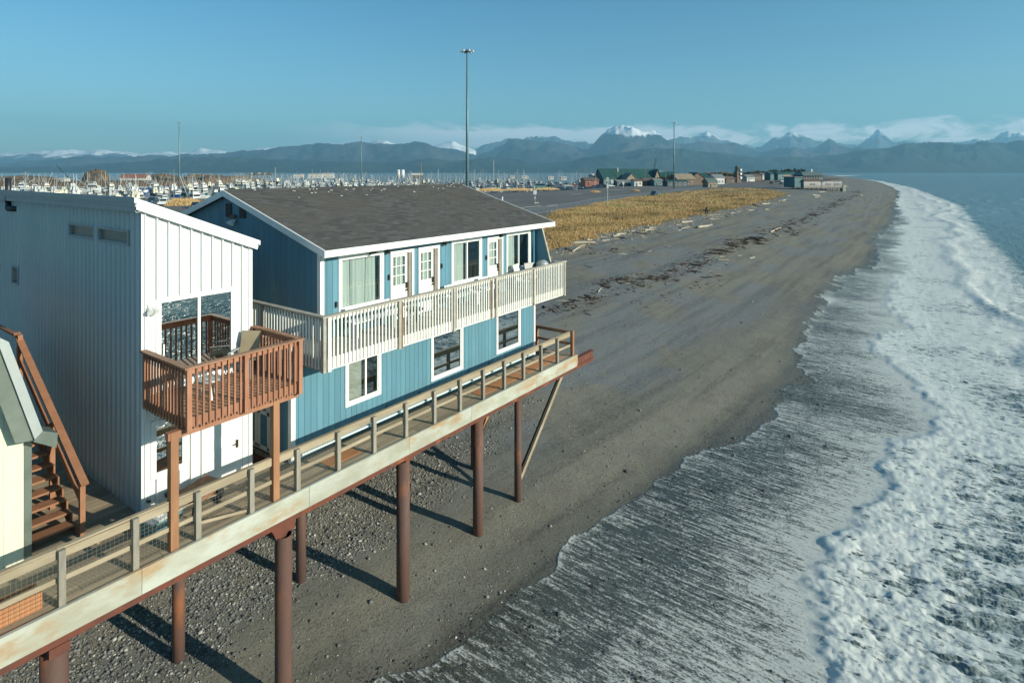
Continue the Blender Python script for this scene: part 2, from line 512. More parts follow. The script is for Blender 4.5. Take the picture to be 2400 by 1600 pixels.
def ground_mat():
    m, t, out = newmat('beach_ground')
    b = nd(t, 'ShaderNodeBsdfPrincipled')
    geo = nd(t, 'ShaderNodeNewGeometry')
    P = geo.outputs['Position']

    def A(n): return nd(t, 'ShaderNodeAttribute', attribute_name=n).outputs['Fac']

    def N(s, d=4.0, vec=P, r=0.6):
        n = nd(t, 'ShaderNodeTexNoise', i_Scale=s, i_Detail=d, i_Roughness=r); lk(t, vec, n.inputs['Vector']); return n.outputs[0]
    mpn = nd(t, 'ShaderNodeMapping'); mpn.inputs['Scale'].default_value = (0.35, 1, 1); lk(t, P, mpn.inputs[0])
    big = N(0.11, 5.0, mpn.outputs[0]); mid = N(0.9, 5.0); fine = N(14.0, 4.0, r=0.75); vf = N(55.0, 3.0)
    c = mixc(t, sstep(t, big, 0.42, 0.58), (0.205, 0.190, 0.145), (0.172, 0.169, 0.140))
    c = mixc(t, mth(t, 'MULTIPLY', sstep(t, mid, 0.4, 0.7), 0.45), c, (0.140, 0.122, 0.098))
    g = mixc(t, sstep(t, fine, 0.35, 0.65), (0.09, 0.10, 0.102), (0.25, 0.26, 0.255))
    c = mixc(t, mth(t, 'MULTIPLY', A('gravel'), sstep(t, mid, 0.25, 0.5)), c, g)
    c = mixc(t, mth(t, 'MULTIPLY', sstep(t, fine, 0.52, 0.60), 0.6), c, (0.055, 0.052, 0.048))
    c = mixc(t, mth(t, 'MULTIPLY', sstep(t, vf, 0.54, 0.64), 0.5), c, (0.30, 0.29, 0.27))
    # strand lines: sorted bands of coarse dark and pale shingle along the shore
    cx = nd(t, 'ShaderNodeSeparateXYZ'); lk(t, P, cx.inputs[0])
    cv = nd(t, 'ShaderNodeCombineXYZ'); lk(t, mth(t, 'MULTIPLY', cx.outputs[0], 0.05), cv.inputs[0]); lk(t, mth(t, 'MULTIPLY', A('shore'), 0.75), cv.inputs[1])
    bands = N(1.0, 4.0, cv.outputs[0], 0.6)
    peb = N(5.5, 5.0, P, 0.85)
    c = mixc(t, mth(t, 'MULTIPLY', mth(t, 'MULTIPLY', sstep(t, bands, 0.48, 0.62), sstep(t, peb, 0.42, 0.56)), 0.62), c, (0.075, 0.073, 0.068))
    c = mixc(t, mth(t, 'MULTIPLY', mth(t, 'MULTIPLY', mth(t, 'SUBTRACT', 1.0, sstep(t, bands, 0.38, 0.52)), sstep(t, peb, 0.5, 0.62)), 0.4), c, (0.26, 0.25, 0.225))
    c = mixc(t, A('turf'), c, mixc(t, sstep(t, mid, 0.35, 0.65), (0.25, 0.155, 0.055), (0.17, 0.115, 0.05)))
    c = mixc(t, A('lot'), c, mixc(t, sstep(t, big, 0.3, 0.7), (0.16, 0.152, 0.14), (0.115, 0.115, 0.112)))
    c = mixc(t, A('bank'), c, mixc(t, sstep(t, mid, 0.4, 0.6), (0.20, 0.12, 0.055), (0.10, 0.07, 0.045)))
    wet = A('wet')
    c = mixc(t, wet, c, mixc(t, 1.0, c, (0.70, 0.69, 0.66), 'MULTIPLY'))
    lk(t, c, b.inputs['Base Color'])
    ro = mth(t, 'SUBTRACT', 0.92, mth(t, 'MULTIPLY', wet, 0.55))
    lk(t, ro, b.inputs['Roughness'])
    b.inputs['Specular IOR Level'].default_value = 0.3
    bp = nd(t, 'ShaderNodeBump', i_Strength=0.8, i_Distance=0.06)
    h = mth(t, 'ADD', mth(t, 'MULTIPLY', fine, 0.7), mth(t, 'ADD', mth(t, 'MULTIPLY', vf, 0.25), mth(t, 'MULTIPLY', mid, 1.5)))
    lk(t, h, bp.inputs['Height']); lk(t, bp.outputs[0], b.inputs['Normal'])
    lk(t, b.outputs[0], out.inputs[0])
    return m


M['ground'] = ground_mat()


def sea_mat():
    m, t, out = newmat('sea_and_foam')
    geo = nd(t, 'ShaderNodeNewGeometry'); P = geo.outputs['Position']

    def A(n): return nd(t, 'ShaderNodeAttribute', attribute_name=n).outputs['Fac']
    foam = A('foam'); film = A('film'); far = A('far')

    def N(s, d, sc=(1, 1, 1), r=0.6, dist=0.0):
        mpn = nd(t, 'ShaderNodeMapping'); mpn.inputs['Scale'].default_value = sc; lk(t, P, mpn.inputs[0])
        n = nd(t, 'ShaderNodeTexNoise', i_Scale=s, i_Detail=d, i_Roughness=r, i_Distortion=dist); lk(t, mpn.outputs[0], n.inputs['Vector']); return n.outputs[0]
    streak = N(5.5, 6.0, (1, 0.12, 1), 0.68, 0.25)
    clump = N(2.1, 7.0, (1, 0.6, 1), 0.7, 0.8)
    fine = N(9.0, 5.0, (1, 0.45, 1), 0.7)
    speck = N(16.0, 4.0, (1, 0.5, 1), 0.7)
    pat = mth(t, 'ADD', mth(t, 'ADD', mth(t, 'MULTIPLY', streak, 0.34), mth(t, 'MULTIPLY', clump, 0.2)), mth(t, 'ADD', mth(t, 'MULTIPLY', fine, 0.26), mth(t, 'MULTIPLY', speck, 0.2)))
    cw = nd(t, 'ShaderNodeMapping'); cw.inputs['Scale'].default_value = (1, 0.42, 0)
    dn = nd(t, 'ShaderNodeTexNoise', i_Scale=2.5, i_Detail=3.0); lk(t, P, dn.inputs['Vector'])
    va = nd(t, 'ShaderNodeVectorMath', operation='MULTIPLY_ADD'); lk(t, dn.outputs['Color'], va.inputs[0]); va.inputs[1].default_value = (0.5, 0.9, 0); lk(t, P, va.inputs[2])
    lk(t, va.outputs[0], cw.inputs[0])

    def lace(sc, hi):
        v = nd(t, 'ShaderNodeTexVoronoi', i_Scale=sc, feature='DISTANCE_TO_EDGE'); lk(t, cw.outputs[0], v.inputs['Vector'])
        return mth(t, 'SUBTRACT', 1.0, sstep(t, v.outputs['Distance'], 0.0, hi))
    lc = mth(t, 'ADD', mth(t, 'MULTIPLY', lace(2.6, 0.42), 0.55), mth(t, 'MULTIPLY', lace(7.0, 0.40), 0.45))
    pl = mth(t, 'ADD', mth(t, 'MULTIPLY', pat, 0.62), mth(t, 'MULTIPLY', lc, 0.38))
    stk = N(8.0, 5.0, (1, 0.10, 1), 0.66, 0.2)
    spk = N(26.0, 3.0, (1, 0.45, 1), 0.7)
    pf = mth(t, 'ADD', mth(t, 'MULTIPLY', stk, 0.42), mth(t, 'ADD', mth(t, 'MULTIPLY', fine, 0.24), mth(t, 'MULTIPLY', spk, 0.34)))
    pfn = mth(t, 'ADD', mth(t, 'MULTIPLY', mth(t, 'SUBTRACT', pf, 0.5), 4.6), 0.5)
    pln = mth(t, 'ADD', mth(t, 'MULTIPLY', mth(t, 'SUBTRACT', pl, 0.53), 3.2), 0.5)
    pm_ = nd(t, 'ShaderNodeMix'); lk(t, film, pm_.inputs[0]); lk(t, pln, pm_.inputs[2]); lk(t, pfn, pm_.inputs[3])
    inv = mth(t, 'SUBTRACT', 1.08, mth(t, 'MULTIPLY', foam, 1.16))
    mask = sstep(t, pm_.outputs[0], mth(t, 'SUBTRACT', inv, 0.27), mth(t, 'ADD', inv, 0.35))
    mask = mth(t, 'MULTIPLY', mask, mth(t, 'SUBTRACT', 1.0, mth(t, 'MULTIPLY', film, 0.22)))
    # water
    w = nd(t, 'ShaderNodeBsdfPrincipled', i_IOR=1.33)
    wc = mixc(t, far, (0.15, 0.18, 0.17), mixc(t, A('off'), (0.07, 0.13, 0.14), (0.06, 0.145, 0.175)))
    lk(t, wc, w.inputs['Base Color'])
    lk(t, mth(t, 'ADD', 0.22, mth(t, 'MULTIPLY', A('off'), -0.15)), w.inputs['Roughness'])
    wv = mth(t, 'ADD', mth(t, 'MULTIPLY', N(0.28, 3.0, (0.6, 1.4, 1)), 1.4), mth(t, 'ADD', mth(t, 'MULTIPLY', N(1.3, 3.0, (0.7, 1.2, 1)), 0.8), mth(t, 'MULTIPLY', N(5.0, 2.0), 0.06)))
    wb = nd(t, 'ShaderNodeBump', i_Strength=1.0, i_Distance=0.55); lk(t, wv, wb.inputs['Height']); lk(t, wb.outputs[0], w.inputs['Normal'])
    # thin film over shingle
    tr = nd(t, 'ShaderNodeBsdfTransparent'); tr.inputs[0].default_value = (0.80, 0.85, 0.85, 1)
    gl = nd(t, 'ShaderNodeBsdfGlossy', i_Roughness=0.22); gl.inputs[0].default_value = (0.9, 0.95, 1, 1)
    fb = nd(t, 'ShaderNodeBump', i_Strength=0.5, i_Distance=0.05); lk(t, fine, fb.inputs['Height']); lk(t, fb.outputs[0], gl.inputs['Normal'])
    fm = nd(t, 'ShaderNodeMixShader', n_0=0.055); lk(t, tr.outputs[0], fm.inputs[1]); lk(t, gl.outputs[0], fm.inputs[2])
    m1 = nd(t, 'ShaderNodeMixShader'); lk(t, film, m1.inputs[0]); lk(t, w.outputs[0], m1.inputs[1]); lk(t, fm.outputs[0], m1.inputs[2])
    # foam
    f = nd(t, 'ShaderNodeBsdfPrincipled', i_Roughness=0.75)
    f.inputs['Specular IOR Level'].default_value = 0.2
    lk(t, mixc(t, clump, (0.52, 0.55, 0.52), (0.76, 0.765, 0.71)), f.inputs['Base Color'])
    ff = nd(t, 'ShaderNodeBump', i_Strength=0.55, i_Distance=0.05)
    lk(t, mth(t, 'ADD', mth(t, 'MULTIPLY', clump, 1.2), mth(t, 'MULTIPLY', fine, 0.7)), ff.inputs['Height'])
    lk(t, ff.outputs[0], f.inputs['Normal'])
    m2 = nd(t, 'ShaderNodeMixShader'); lk(t, mask, m2.inputs[0]); lk(t, m1.outputs[0], m2.inputs[1]); lk(t, f.outputs[0], m2.inputs[2])
    lk(t, m2.outputs[0], out.inputs[0])
    return m


M['sea'] = sea_mat()

# ------------------------------------------------------------------ terrain functions
# the water's edge and the front of the white water, measured on the shore level
_L1 = [(780, 1640), (850, 1600), (1027, 1556), (1187, 1418), (1286, 1333), (1345, 1262), (1480, 1180), (1612, 1074), (1759, 1029), (1812, 970), (1850, 905), (1893, 890), (1880, 830), (1895, 767), (1937, 692), (1979, 647), (2048, 620), (2057, 590), (2051, 560), (2090, 521), (2102, 470), (2108, 450), (2085, 437), (2050, 425), (1990, 415)]
_L2 = [(1990, 1660), (1925, 1568), (1901, 1462), (1896, 1376), (1910, 1300), (1953, 1228), (2011, 1185), (2064, 1140), (2050, 1085), (2097, 1022), (2193, 977), (2180, 945), (2130, 900), (2097, 855), (2021, 803), (2054, 779), (2125, 768), (2102, 743), (2072, 707), (2087, 668), (2078, 650), (2117, 629), (2105, 602), (2090, 587), (2120, 548), (2102, 534), (2135, 521), (2114, 506), (2099, 470), (2110, 450), (2090, 437), (2055, 425), (1995, 415)]


def trace(L, ext):
    pts = [at(px, py, -13.15) for px, py in L]
    xs, ys = [ext[0]], [ext[1]]
    for p in pts:
        if p.x > xs[-1] + 0.05:
            xs.append(p.x); ys.append(p.y)
    return np.array(xs), np.array(ys)


L1X, L1Y = trace(_L1, (-400, 22.0))
L2X, L2Y = trace(_L2, (-400, 8.0))
L1X = np.append(L1X, [2300, 4000]); L1Y = np.append(L1Y, [420, 3000])
L2X = np.append(L2X, [2300, 4000]); L2Y = np.append(L2Y, [418, 2998])


def yedge(x): return np.interp(x, L1X, L1Y)
def yfront(x): return np.interp(x, L2X, L2Y)


# the mean shore is smoother than the water's edge
SHX = np.array([-400, -60, 0, 12, 20, 30, 42, 60, 90, 140, 286, 522, 979, 1756, 2300, 4000.])
SHY = np.array([40, 17, 13.2, 11.6, 10.6, 9.6, 8.9, 9.2, 10.2, 10.5, 15.5, 31, 83, 206, 425, 3000.])
PT = np.array([-400, -60, -12, -5, 0, 3.0, 6, 16, 32, 35, 60, 9000.])
PZ = np.array([-5, -4, -0.30, -0.06, 0.06, 0.52, 0.75, 2.0, 3.2, 3.65, 4.3, 4.3])
BPX = np.array([-3000, -600, 0, 400, 900, 1215, 1340, 1400, 1440, 1460, 9000.])
BN = np.array([320, 260, 230, 196, 210, 268, 300, 330, 380, 420, 420.])
BF = np.array([520, 520, 520, 560, 960, 900, 700, 520, 400, 400, 400.])


def polar(x, y):
    d = np.maximum(x * CC + y * SS, 1.0)
    px = 1200 + F_PX * (x * SS - y * CC) / d
    front = (x * CC + y * SS) > 5
    return d, np.where(front, px, -9000)


def gz(x, y):
    x = np.asarray(x, float); y = np.asarray(y, float)
    sh = np.interp(x, SHX, SHY)
    t = y - sh
    z = np.interp(t, PT, PZ)
    z = z + (fbm(x * 0.12, y * 0.3, 3, 5) - 0.5) * 0.22 * ss(t, 4, 14) * (1 - ss(t, 45, 60)) + (fbm(x * 0.9, y * 0.9, 3, 8) - 0.5) * 0.05 * ss(t, 0.5, 4) * (1 - ss(t, 45, 60))
    d, px = polar(x, y)
    bn = np.interp(px, BPX, BN); bf = np.interp(px, BPX, BF)
    inb = ss(d, bn, bn + 14) * (1 - ss(d, bf - 20, bf))
    far_land = 3.0 + 3.2 * fbm(x * 0.01, y * 0.01, 3, 21)
    z = np.where((d > (bn + bf) / 2) & (px < 1440), np.minimum(z, far_land), z)
    z = z + 3.2 * (d > bf - 20) * (px > 480) * (px < 1440) * (0.6 + 0.8 * fbm(x * 0.03, y * 0.03, 2, 22))
    z = z * (1 - inb) + (-4.0) * inb
    bay = ss(d, bf + 110, bf + 170) * (px < 1441) + ss(t, 250, 330) * ss(x, 380, 480)
    bay = np.clip(bay + ss(x, 2050, 2250) * 1.0, 0, 1)
    z = z * (1 - bay) + (-5.0) * bay
    return z


# angular / radial grids centred under the camera (fine where the photograph looks)
def polar_grid(a0, a1, da, r0, r1, nn, rsw, lg, rmax):
    aa = np.concatenate([np.arange(-180, a0, 4.0), np.arange(a0, a1, da), np.arange(a1, 180.01, 4.0)])
    if aa[-1] < 180: aa = np.append(aa, 180.0)
    rr = 1.0 / np.linspace(1 / r0, 1 / rsw, nn)
    far_r = [rsw]
    while far_r[-1] < rmax:
        far_r.append(far_r[-1] * (1 + lg))
    rr = np.concatenate([[0.5, r0 * 0.5], rr, far_r[1:]])
    A, Rr = np.meshgrid(np.radians(aa), rr)
    az = PHI - A
    return np.cos(az) * Rr, np.sin(az) * Rr, len(rr), len(aa), Rr


# ------------------------------------------------------------------ ground
GX, GY, nr, nc, GR = polar_grid(-46, 46, 0.2, 7.0, 60, 260, 60, 0.02, 2700)
GX = GX.ravel(); GY = GY.ravel()
GZ = gz(GX, GY)
gme = np_mesh('ground', np.stack([GX, GY, GZ], 1), grid_faces(nr, nc)[:, ::-1], M['ground'])
tt = GY - np.interp(GX, SHX, SHY)
gd, gpx = polar(GX, GY)
wet_n = fbm(GX * 0.5, GY * 0.5, 3, 31)
attr(gme, 'wet', 1 - ss(GY - yedge(GX), -1.0 + wet_n * 1.0, 1.4 + wet_n * 3.0))
gn = fbm(GX * 0.16, GY * 0.25, 4, 77)
attr(gme, 'gravel', np.clip(ss(gn, 0.42, 0.6) * ss(tt, 2.5, 6) * (1 - ss(tt, 38, 46)), 0, 1))
GRASS = [(64, 41), (84, 44), (124, 45), (170, 46), (230, 50), (277, 55.5), (330, 77), (343, 100), (239, 94), (184, 87.5), (140, 78), (119, 72.5), (104, 67), (84, 55)]


def inpoly(px, py, poly):
    c = np.zeros(px.shape, bool); n = len(poly)
    for i in range(n):
        x0, y0 = poly[i]; x1, y1 = poly[(i + 1) % n]
        cond = ((y0 > py) != (y1 > py)) & (px < (x1 - x0) * (py - y0) / (y1 - y0 + 1e-9) + x0)
        c ^= cond
    return c


attr(gme, 'shore', tt)
attr(gme, 'turf', inpoly(GX, GY, GRASS) * 1.0)
attr(gme, 'lot', ss(tt, 52, 62) * 1.0)
bn_ = np.interp(gpx, BPX, BN); bf_ = np.interp(gpx, BPX, BF)
attr(gme, 'bank', np.clip(ss(gd, bn_ - 12, bn_) * (gpx < 1445) + ss(gd, 420, 520) * ss(gpx, 1440, 1460) * ss(tt, 60, 90) * 0.6, 0, 1))
ground = link(bpy.data.objects.new('beach_ground', gme))
tag(ground, 'grey brown shingle beach and gravel flat of the spit', kind='structure')

# ------------------------------------------------------------------ sea with surf
SX, SY, nr, nc, SR = polar_grid(-22, 47, 0.115, 10.0, 90, 520, 90, 0.02, 20000)
SX = SX.ravel(); SY = SY.ravel(); SR = SR.ravel()
g = gz(SX, SY)
ye = yedge(SX); yf = yfront(SX)
open_side = SY < np.interp(SX, SHX, SHY) + 40
wob = (fbm(SX * 0.7, SY * 0.35, 4, 3, 0.42) - 0.5)
ye2 = ye + wob * 1.6 * np.clip(SX / 40, 0.5, 2.5)
yf2 = yf + wob * 1.5 * np.clip(SX / 50, 0.6, 2.5) + (fbm(SX * 3.0, SY * 1.2, 3, 13) - 0.5) * 0.7
e = ye2 - SY            # > 0 on the water side of the wet edge
q = yf2 - SY            # > 0 behind the front of the white water
lump = fbm(SX * 2.3, SY * 1.3, 5, 40, 0.62)
lump2 = fbm(SX * 6.0, SY * 3.2, 4, 50, 0.6)
ridged = 1 - np.abs(2 * fbm(SX * 1.1, SY * 0.55, 4, 60) - 1)
nearw = 1 - ss(SX, 60, 150)
bore = ss(q, 0, 0.5) * (0.03 + 0.05 * np.exp(-np.maximum(q, 0) / 3.2)) * (0.35 + 0.65 * nearw)
turb = ss(q, 0.05, 0.8) * (1 - ss(SX, 36, 46) * 0.55) * (1 - 0.72 * ss(q, 2.5, 7))
hz = bore + 0.05 * turb + turb * ((lump - 0.5) * 0.15 + (lump2 - 0.5) * 0.11)
swl = np.clip(-(SY - yf) - 5, 0, 400)
ph = (yf - SY) / 9.5 + (fbm(SX * 0.02, SY * 0.05, 3, 70) - 0.5) * 2.2
crest = np.maximum(np.sin(2 * np.pi * ph), 0) ** 2.5
swell = ss(q, 4.5, 9) * (0.34 * crest * (0.4 + 0.6 * fbm(SX * 0.05, SY * 0.1, 3, 71)) + 0.34 * (fbm(SX * 0.3, SY * 0.6, 5, 72, 0.6) - 0.5)) * (1 - ss(SR, 600, 2500))
surf = hz + swell
zsea = np.where(q > 0, (g + 0.02) * (1 - ss(q, 0, 7)) + np.maximum(surf, 0), g + 0.014)
zsea = np.maximum(zsea, g + 0.012)
zsea = np.where(e > 0, zsea, g - 0.08)
zsea = np.where(open_side, zsea, 0.0)
zsea = np.where((SR > 3000), 0.0, zsea)
smf = np_mesh('sea', np.stack([SX, SY, zsea], 1), np.zeros((0, 4), int)) if False else None
fc = grid_faces(nr, nc)[:, ::-1]
hid = (g > zsea + 0.05)
keep = ~(hid[fc].all(1))
fc = fc[keep]
used = np.unique(fc)
remap = -np.ones(len(SX), int); remap[used] = np.arange(len(used))
sme = np_mesh('sea', np.stack([SX, SY, zsea], 1)[used], remap[fc], M['sea'])
# how white: thin lacy film in front, dense behind the front, broken up offshore
off_y = np.interp(SX, [-400, 60, 140, 295, 590, 1000, 2000], [-10, -8.5, -7, -4, 22, 75, 260])
lac = fbm(SX * 0.25, SY * 0.12, 4, 81)
rimn = ss(fbm(SX * 0.35, SY * 0.2, 3, 83), 0.42, 0.58)
filmf = 0.31 + 0.5 * (lac - 0.45) + 0.40 * rimn * np.exp(-np.maximum(e, 0) / 0.22) + 0.34 * ss(ye2 - SY, 1.0, 7.5) + 0.14 * ss(SX, 30, 50) + 0.15 * np.exp(-np.maximum(-q, 0) / 0.8)
dense = 0.84 - 0.50 * ss(q, 1.5, 7.0) * (1 - ss(SX, 40, 55)) * (1 - ss(ridged, 0.70, 0.93)) - 0.45 * ss(0.46 - lump, 0, 0.12) * turb
dense = dense - 0.30 * ss(lac, 0.52, 0.66) * ss(q, 1.0, 4.0) - 0.14 * ss(q, 2.5, 7) * (1 - ss(SX, 38, 50)) - 0.06 * ss(SX, 38, 50)
dense = dense - 1.05 * ss(off_y - SY, -2.5 + 6 * (lac - 0.5), 2.5 + 6 * (lac - 0.5))
dense = dense + 0.42 * ss(crest, 0.6, 0.95) * ss(off_y - SY, 0, 2) * (1 - ss(off_y - SY, 30, 90)) * ss(fbm(SX * 0.05, SY * 0.16, 3, 90), 0.47, 0.6)
foam = np.where(q > 0, dense, filmf)
foam = np.where(open_side & (SR < 2600), np.clip(foam, 0, 1), 0)
attr(sme, 'foam', foam[used])
attr(sme, 'film', (np.where(open_side, 1 - ss(q, -0.2, 0.6), 0.0) * (SR < 2600))[used])
attr(sme, 'far', np.clip(ss(q, 8, 18) + ss(SX, 60, 110) * ss(q, 3, 9), 0, 1)[used])
attr(sme, 'off', np.clip(ss(SR, 100, 400) + (SY < -40), 0, 1)[used])
sea = link(bpy.data.objects.new('sea', sme))
tag(sea, 'blue green sea with white surf running up the beach', kind='structure')

# ------------------------------------------------------------------ mountains across the bay
def mountain_mat(name, snow_lo, snow_amt, c1, c2):
    m, t, out = newmat(name)
    b = nd(t, 'ShaderNodeBsdfPrincipled', i_Roughness=0.95)
    b.inputs['Specular IOR Level'].default_value = 0.1
    geo = nd(t, 'ShaderNodeNewGeometry')
    sp_ = nd(t, 'ShaderNodeSeparateXYZ'); lk(t, geo.outputs['Position'], sp_.inputs[0])
    n = nd(t, 'ShaderNodeTexNoise', i_Scale=0.0022, i_Detail=8.0, i_Roughness=0.68); lk(t, geo.outputs['Position'], n.inputs['Vector'])
    n2 = nd(t, 'ShaderNodeTexNoise', i_Scale=0.0009, i_Detail=6.0); lk(t, geo.outputs['Position'], n2.inputs['Vector'])
    c = mixc(t, sstep(t, n2.outputs[0], 0.4, 0.62), c1, c2)
    h = mth(t, 'ADD', sp_.outputs[2], mth(t, 'MULTIPLY', mth(t, 'SUBTRACT', n.outputs[0], 0.5), 620.0))
    sn = mth(t, 'MULTIPLY', sstep(t, h, snow_lo, snow_lo + 60), snow_amt)
    c = mixc(t, sn, c, (0.80, 0.82, 0.84))
    lk(t, c, b.inputs['Base Color'])
    lk(t, b.outputs[0], out.inputs[0])
    return m


def range_mesh(name, label, prof, dist, depth, mat, jag, seed, cut, jpx=0.0):
    pxs = np.array([p[0] for p in prof], float); pys = np.array([p[1] for p in prof], float)
    px = np.linspace(-900, 3300, 1300)
    py = np.interp(px, pxs, pys)
    u = (px - 1200) / F_PX
    jn = (fbm(px * 0.035, px * 0 + seed, 5, seed + 3, 0.6) - 0.5) * jpx
    hgt = np.maximum((HY - py + jn) / F_PX * dist, 5)
    rows = 70
    s = np.linspace(0, 1.45, rows)
    U, Sg = np.meshgrid(u, s)
    H = np.broadcast_to(hgt, U.shape)
    D = dist - depth * (1 - Sg)
    X = (CC + U * SS) * D; Y = (SS - U * CC) * D
    shp = np.where(Sg < 1, np.sin(np.clip(Sg, 0, 1) * np.pi / 2) ** 0.9, np.clip(1 - (Sg - 1) / 0.45, 0, 1))
    k = 1 / cut
    rid = (1 - np.abs(2 * fbm(X * k, Y * k, 6, seed) - 1))
    fall = np.clip(Sg, 0, 1)
    carve = (rid - 0.75) * jag * np.sin(np.pi * np.clip(fall, 0, 1)) ** 0.8
    Z = H * np.clip(shp + carve, 0, 1.3) + (fbm(X * k * 6, Y * k * 6, 4, seed + 9) - 0.5) * 26 * fall
    Z = Z + CAMH * fall
    Z[0] = -4; Z[-1] = -4
    me = np_mesh(name, np.stack([X.ravel(), Y.ravel(), Z.ravel()], 1), grid_faces(rows, len(u)), mat)
    o = link(bpy.data.objects.new(name, me))
    return tag(o, label, kind='structure')


FARP = [(-900, 372), (-300, 368), (0, 362), (60, 360), (110, 355), (150, 352), (205, 359), (225, 352), (280, 356), (330, 361), (400, 355), (440, 359), (470, 352), (540, 357), (610, 348), (650, 346), (690, 341), (720, 346), (750, 341), (850, 338), (905, 334), (930, 338), (985, 334), (1012, 348), (1060, 336), (1090, 348), (1115, 358), (1130, 350), (1155, 342), (1180, 340), (1240, 333), (1290, 331), (1340, 342), (1385, 346), (1440, 342), (1560, 338), (1580, 330), (1600, 322), (1630, 330), (1658, 320), (1690, 336), (1740, 345), (1770, 352), (1800, 340), (1816, 329), (1830, 333), (1852, 322), (1880, 326), (1910, 340), (1960, 346), (2010, 350), (2030, 338), (2046, 327), (2060, 316), (2078, 328), (2100, 340), (2200, 345), (2330, 335), (2360, 320), (2390, 314), (2450, 322), (2600, 340), (3300, 350)]
MIDP = [(-900, 385), (0, 384), (120, 378), (200, 372), (320, 372), (400, 369), (460, 367), (520, 366), (600, 360), (680, 353), (750, 347), (850, 346), (920, 349), (990, 343), (1030, 350), (1060, 353), (1090, 362), (1115, 368), (1140, 360), (1160, 350), (1180, 339), (1205, 331), (1235, 336), (1300, 340), (1330, 345), (1360, 350), (1378, 353), (1400, 338), (1425, 320), (1445, 312), (1480, 311), (1500, 318), (1530, 321), (1545, 328), (1562, 341), (1600, 348), (1650, 343), (1690, 345), (1722, 344), (1745, 352), (1780, 365), (1800, 362), (1830, 355), (1870, 352), (1915, 345), (1930, 336), (1943, 327), (1955, 332), (1970, 344), (2000, 352), (2060, 350), (2150, 352), (2400, 345), (3300, 360)]
NEARP = [(-900, 392), (0, 393), (150, 391), (240, 386), (330, 380), (430, 373), (520, 371), (640, 376), (760, 380), (900, 384), (960, 380), (1010, 373), (1060, 379), (1120, 372), (1180, 375), (1260, 383), (1340, 379), (1420, 363), (1500, 354), (1600, 355), (1680, 364), (1740, 371), (1800, 373), (1870, 372), (1940, 367), (2000, 362), (2060, 353), (2120, 346), (2190, 343), (2270, 338), (2330, 342), (2400, 339), (2500, 342), (3300, 365)]
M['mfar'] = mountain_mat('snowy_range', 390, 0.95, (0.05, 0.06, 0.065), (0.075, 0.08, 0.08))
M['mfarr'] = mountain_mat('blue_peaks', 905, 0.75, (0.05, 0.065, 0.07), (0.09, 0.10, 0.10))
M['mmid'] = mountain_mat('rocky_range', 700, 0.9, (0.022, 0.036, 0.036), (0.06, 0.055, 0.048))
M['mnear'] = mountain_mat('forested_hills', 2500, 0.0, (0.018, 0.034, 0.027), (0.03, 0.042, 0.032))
FARL = [p_ for p_ in FARP if p_[0] <= 1115] + [(1125, 380), (1160, 392), (1300, 396), (3300, 396)]
FARR = [(-900, 398), (1050, 396), (1100, 372), (1118, 356)] + [p_ for p_ in FARP if p_[0] > 1118]
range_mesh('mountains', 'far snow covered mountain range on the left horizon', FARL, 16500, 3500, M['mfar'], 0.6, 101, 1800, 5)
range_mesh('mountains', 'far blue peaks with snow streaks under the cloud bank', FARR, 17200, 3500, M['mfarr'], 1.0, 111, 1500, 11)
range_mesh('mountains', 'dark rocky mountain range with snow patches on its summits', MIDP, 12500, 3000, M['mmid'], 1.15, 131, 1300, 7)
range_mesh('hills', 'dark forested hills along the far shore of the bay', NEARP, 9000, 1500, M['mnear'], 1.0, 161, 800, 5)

# haze: one even volume round everything
hb = MB().box(-21500, 21500, -21500, 21500, -6.5, 1500)
hm, ht, hout = newmat('sea_air')
pv = nd(ht, 'ShaderNodeVolumePrincipled', i_Density=7.0e-5, i_Anisotropy=0.1)
pv.inputs['Color'].default_value = (0.33, 0.71, 1.0, 1)
lk(ht, pv.outputs[0], hout.inputs['Volume'])
hz_o = hb.build('haze', hm)
tag(hz_o, 'thin pale blue haze over the bay', kind='stuff')

# ------------------------------------------------------------------ pier walkway
DZ = 5.30                     # deck level
YF = 12.96                    # seaward edge
pier = thing('pier_walkway', 'long timber walkway on rusty steel piles running in front of the houses', 'walkway', (2.0, 13.6, DZ), world=True)
PX0, PX1 = -1.6, 22.48


def plankmesh(L, wd, th):
    return MB().box(0, L, 0, wd, -th, 0)


# deck planks run along the walkway, in staggered lengths
row = 0
yy = YF + 0.02
pl_cache = {}
while yy < 15.0:
    xx = PX0 - (row * 1.37) % 3.6
    wd = 0.235
    while xx < PX1:
        x0 = max(xx, PX0); x1 = min(xx + 3.66, PX1)
        far_y = yy + wd
        if x1 - x0 > 0.05 and not (yy > 14.3 and x0 > 9.0):
            if yy > 14.3: x1 = min(x1, 9.5)
            MB().box(x0 + 0.004, x1 - 0.004, yy, yy + wd - 0.008, DZ - 0.045, DZ + random.uniform(-0.003, 0.003)).build('plank', M['plank'], pier)
        xx += 3.66
    yy += wd; row += 1
# the landing between the shed and the metal building
for k in range(34):
    y0 = 15.02 + k * 0.2
    MB().box(3.97, 6.08, y0, y0 + 0.192, DZ - 0.045, DZ + random.uniform(-0.003, 0.003)).build('plank', M['plank'], pier)
# orange plywood patches laid on the deck
for (x0, x1, y0, y1) in ((10.05, 11.1, 13.35, 14.0), (16.4, 19.1, 13.25, 13.75), (19.3, 21.9, 13.3, 13.9)):
    MB().box(x0, x1, y0, y1, DZ + 0.004, DZ + 0.018).build('plywood_patch', M['ply'], pier)
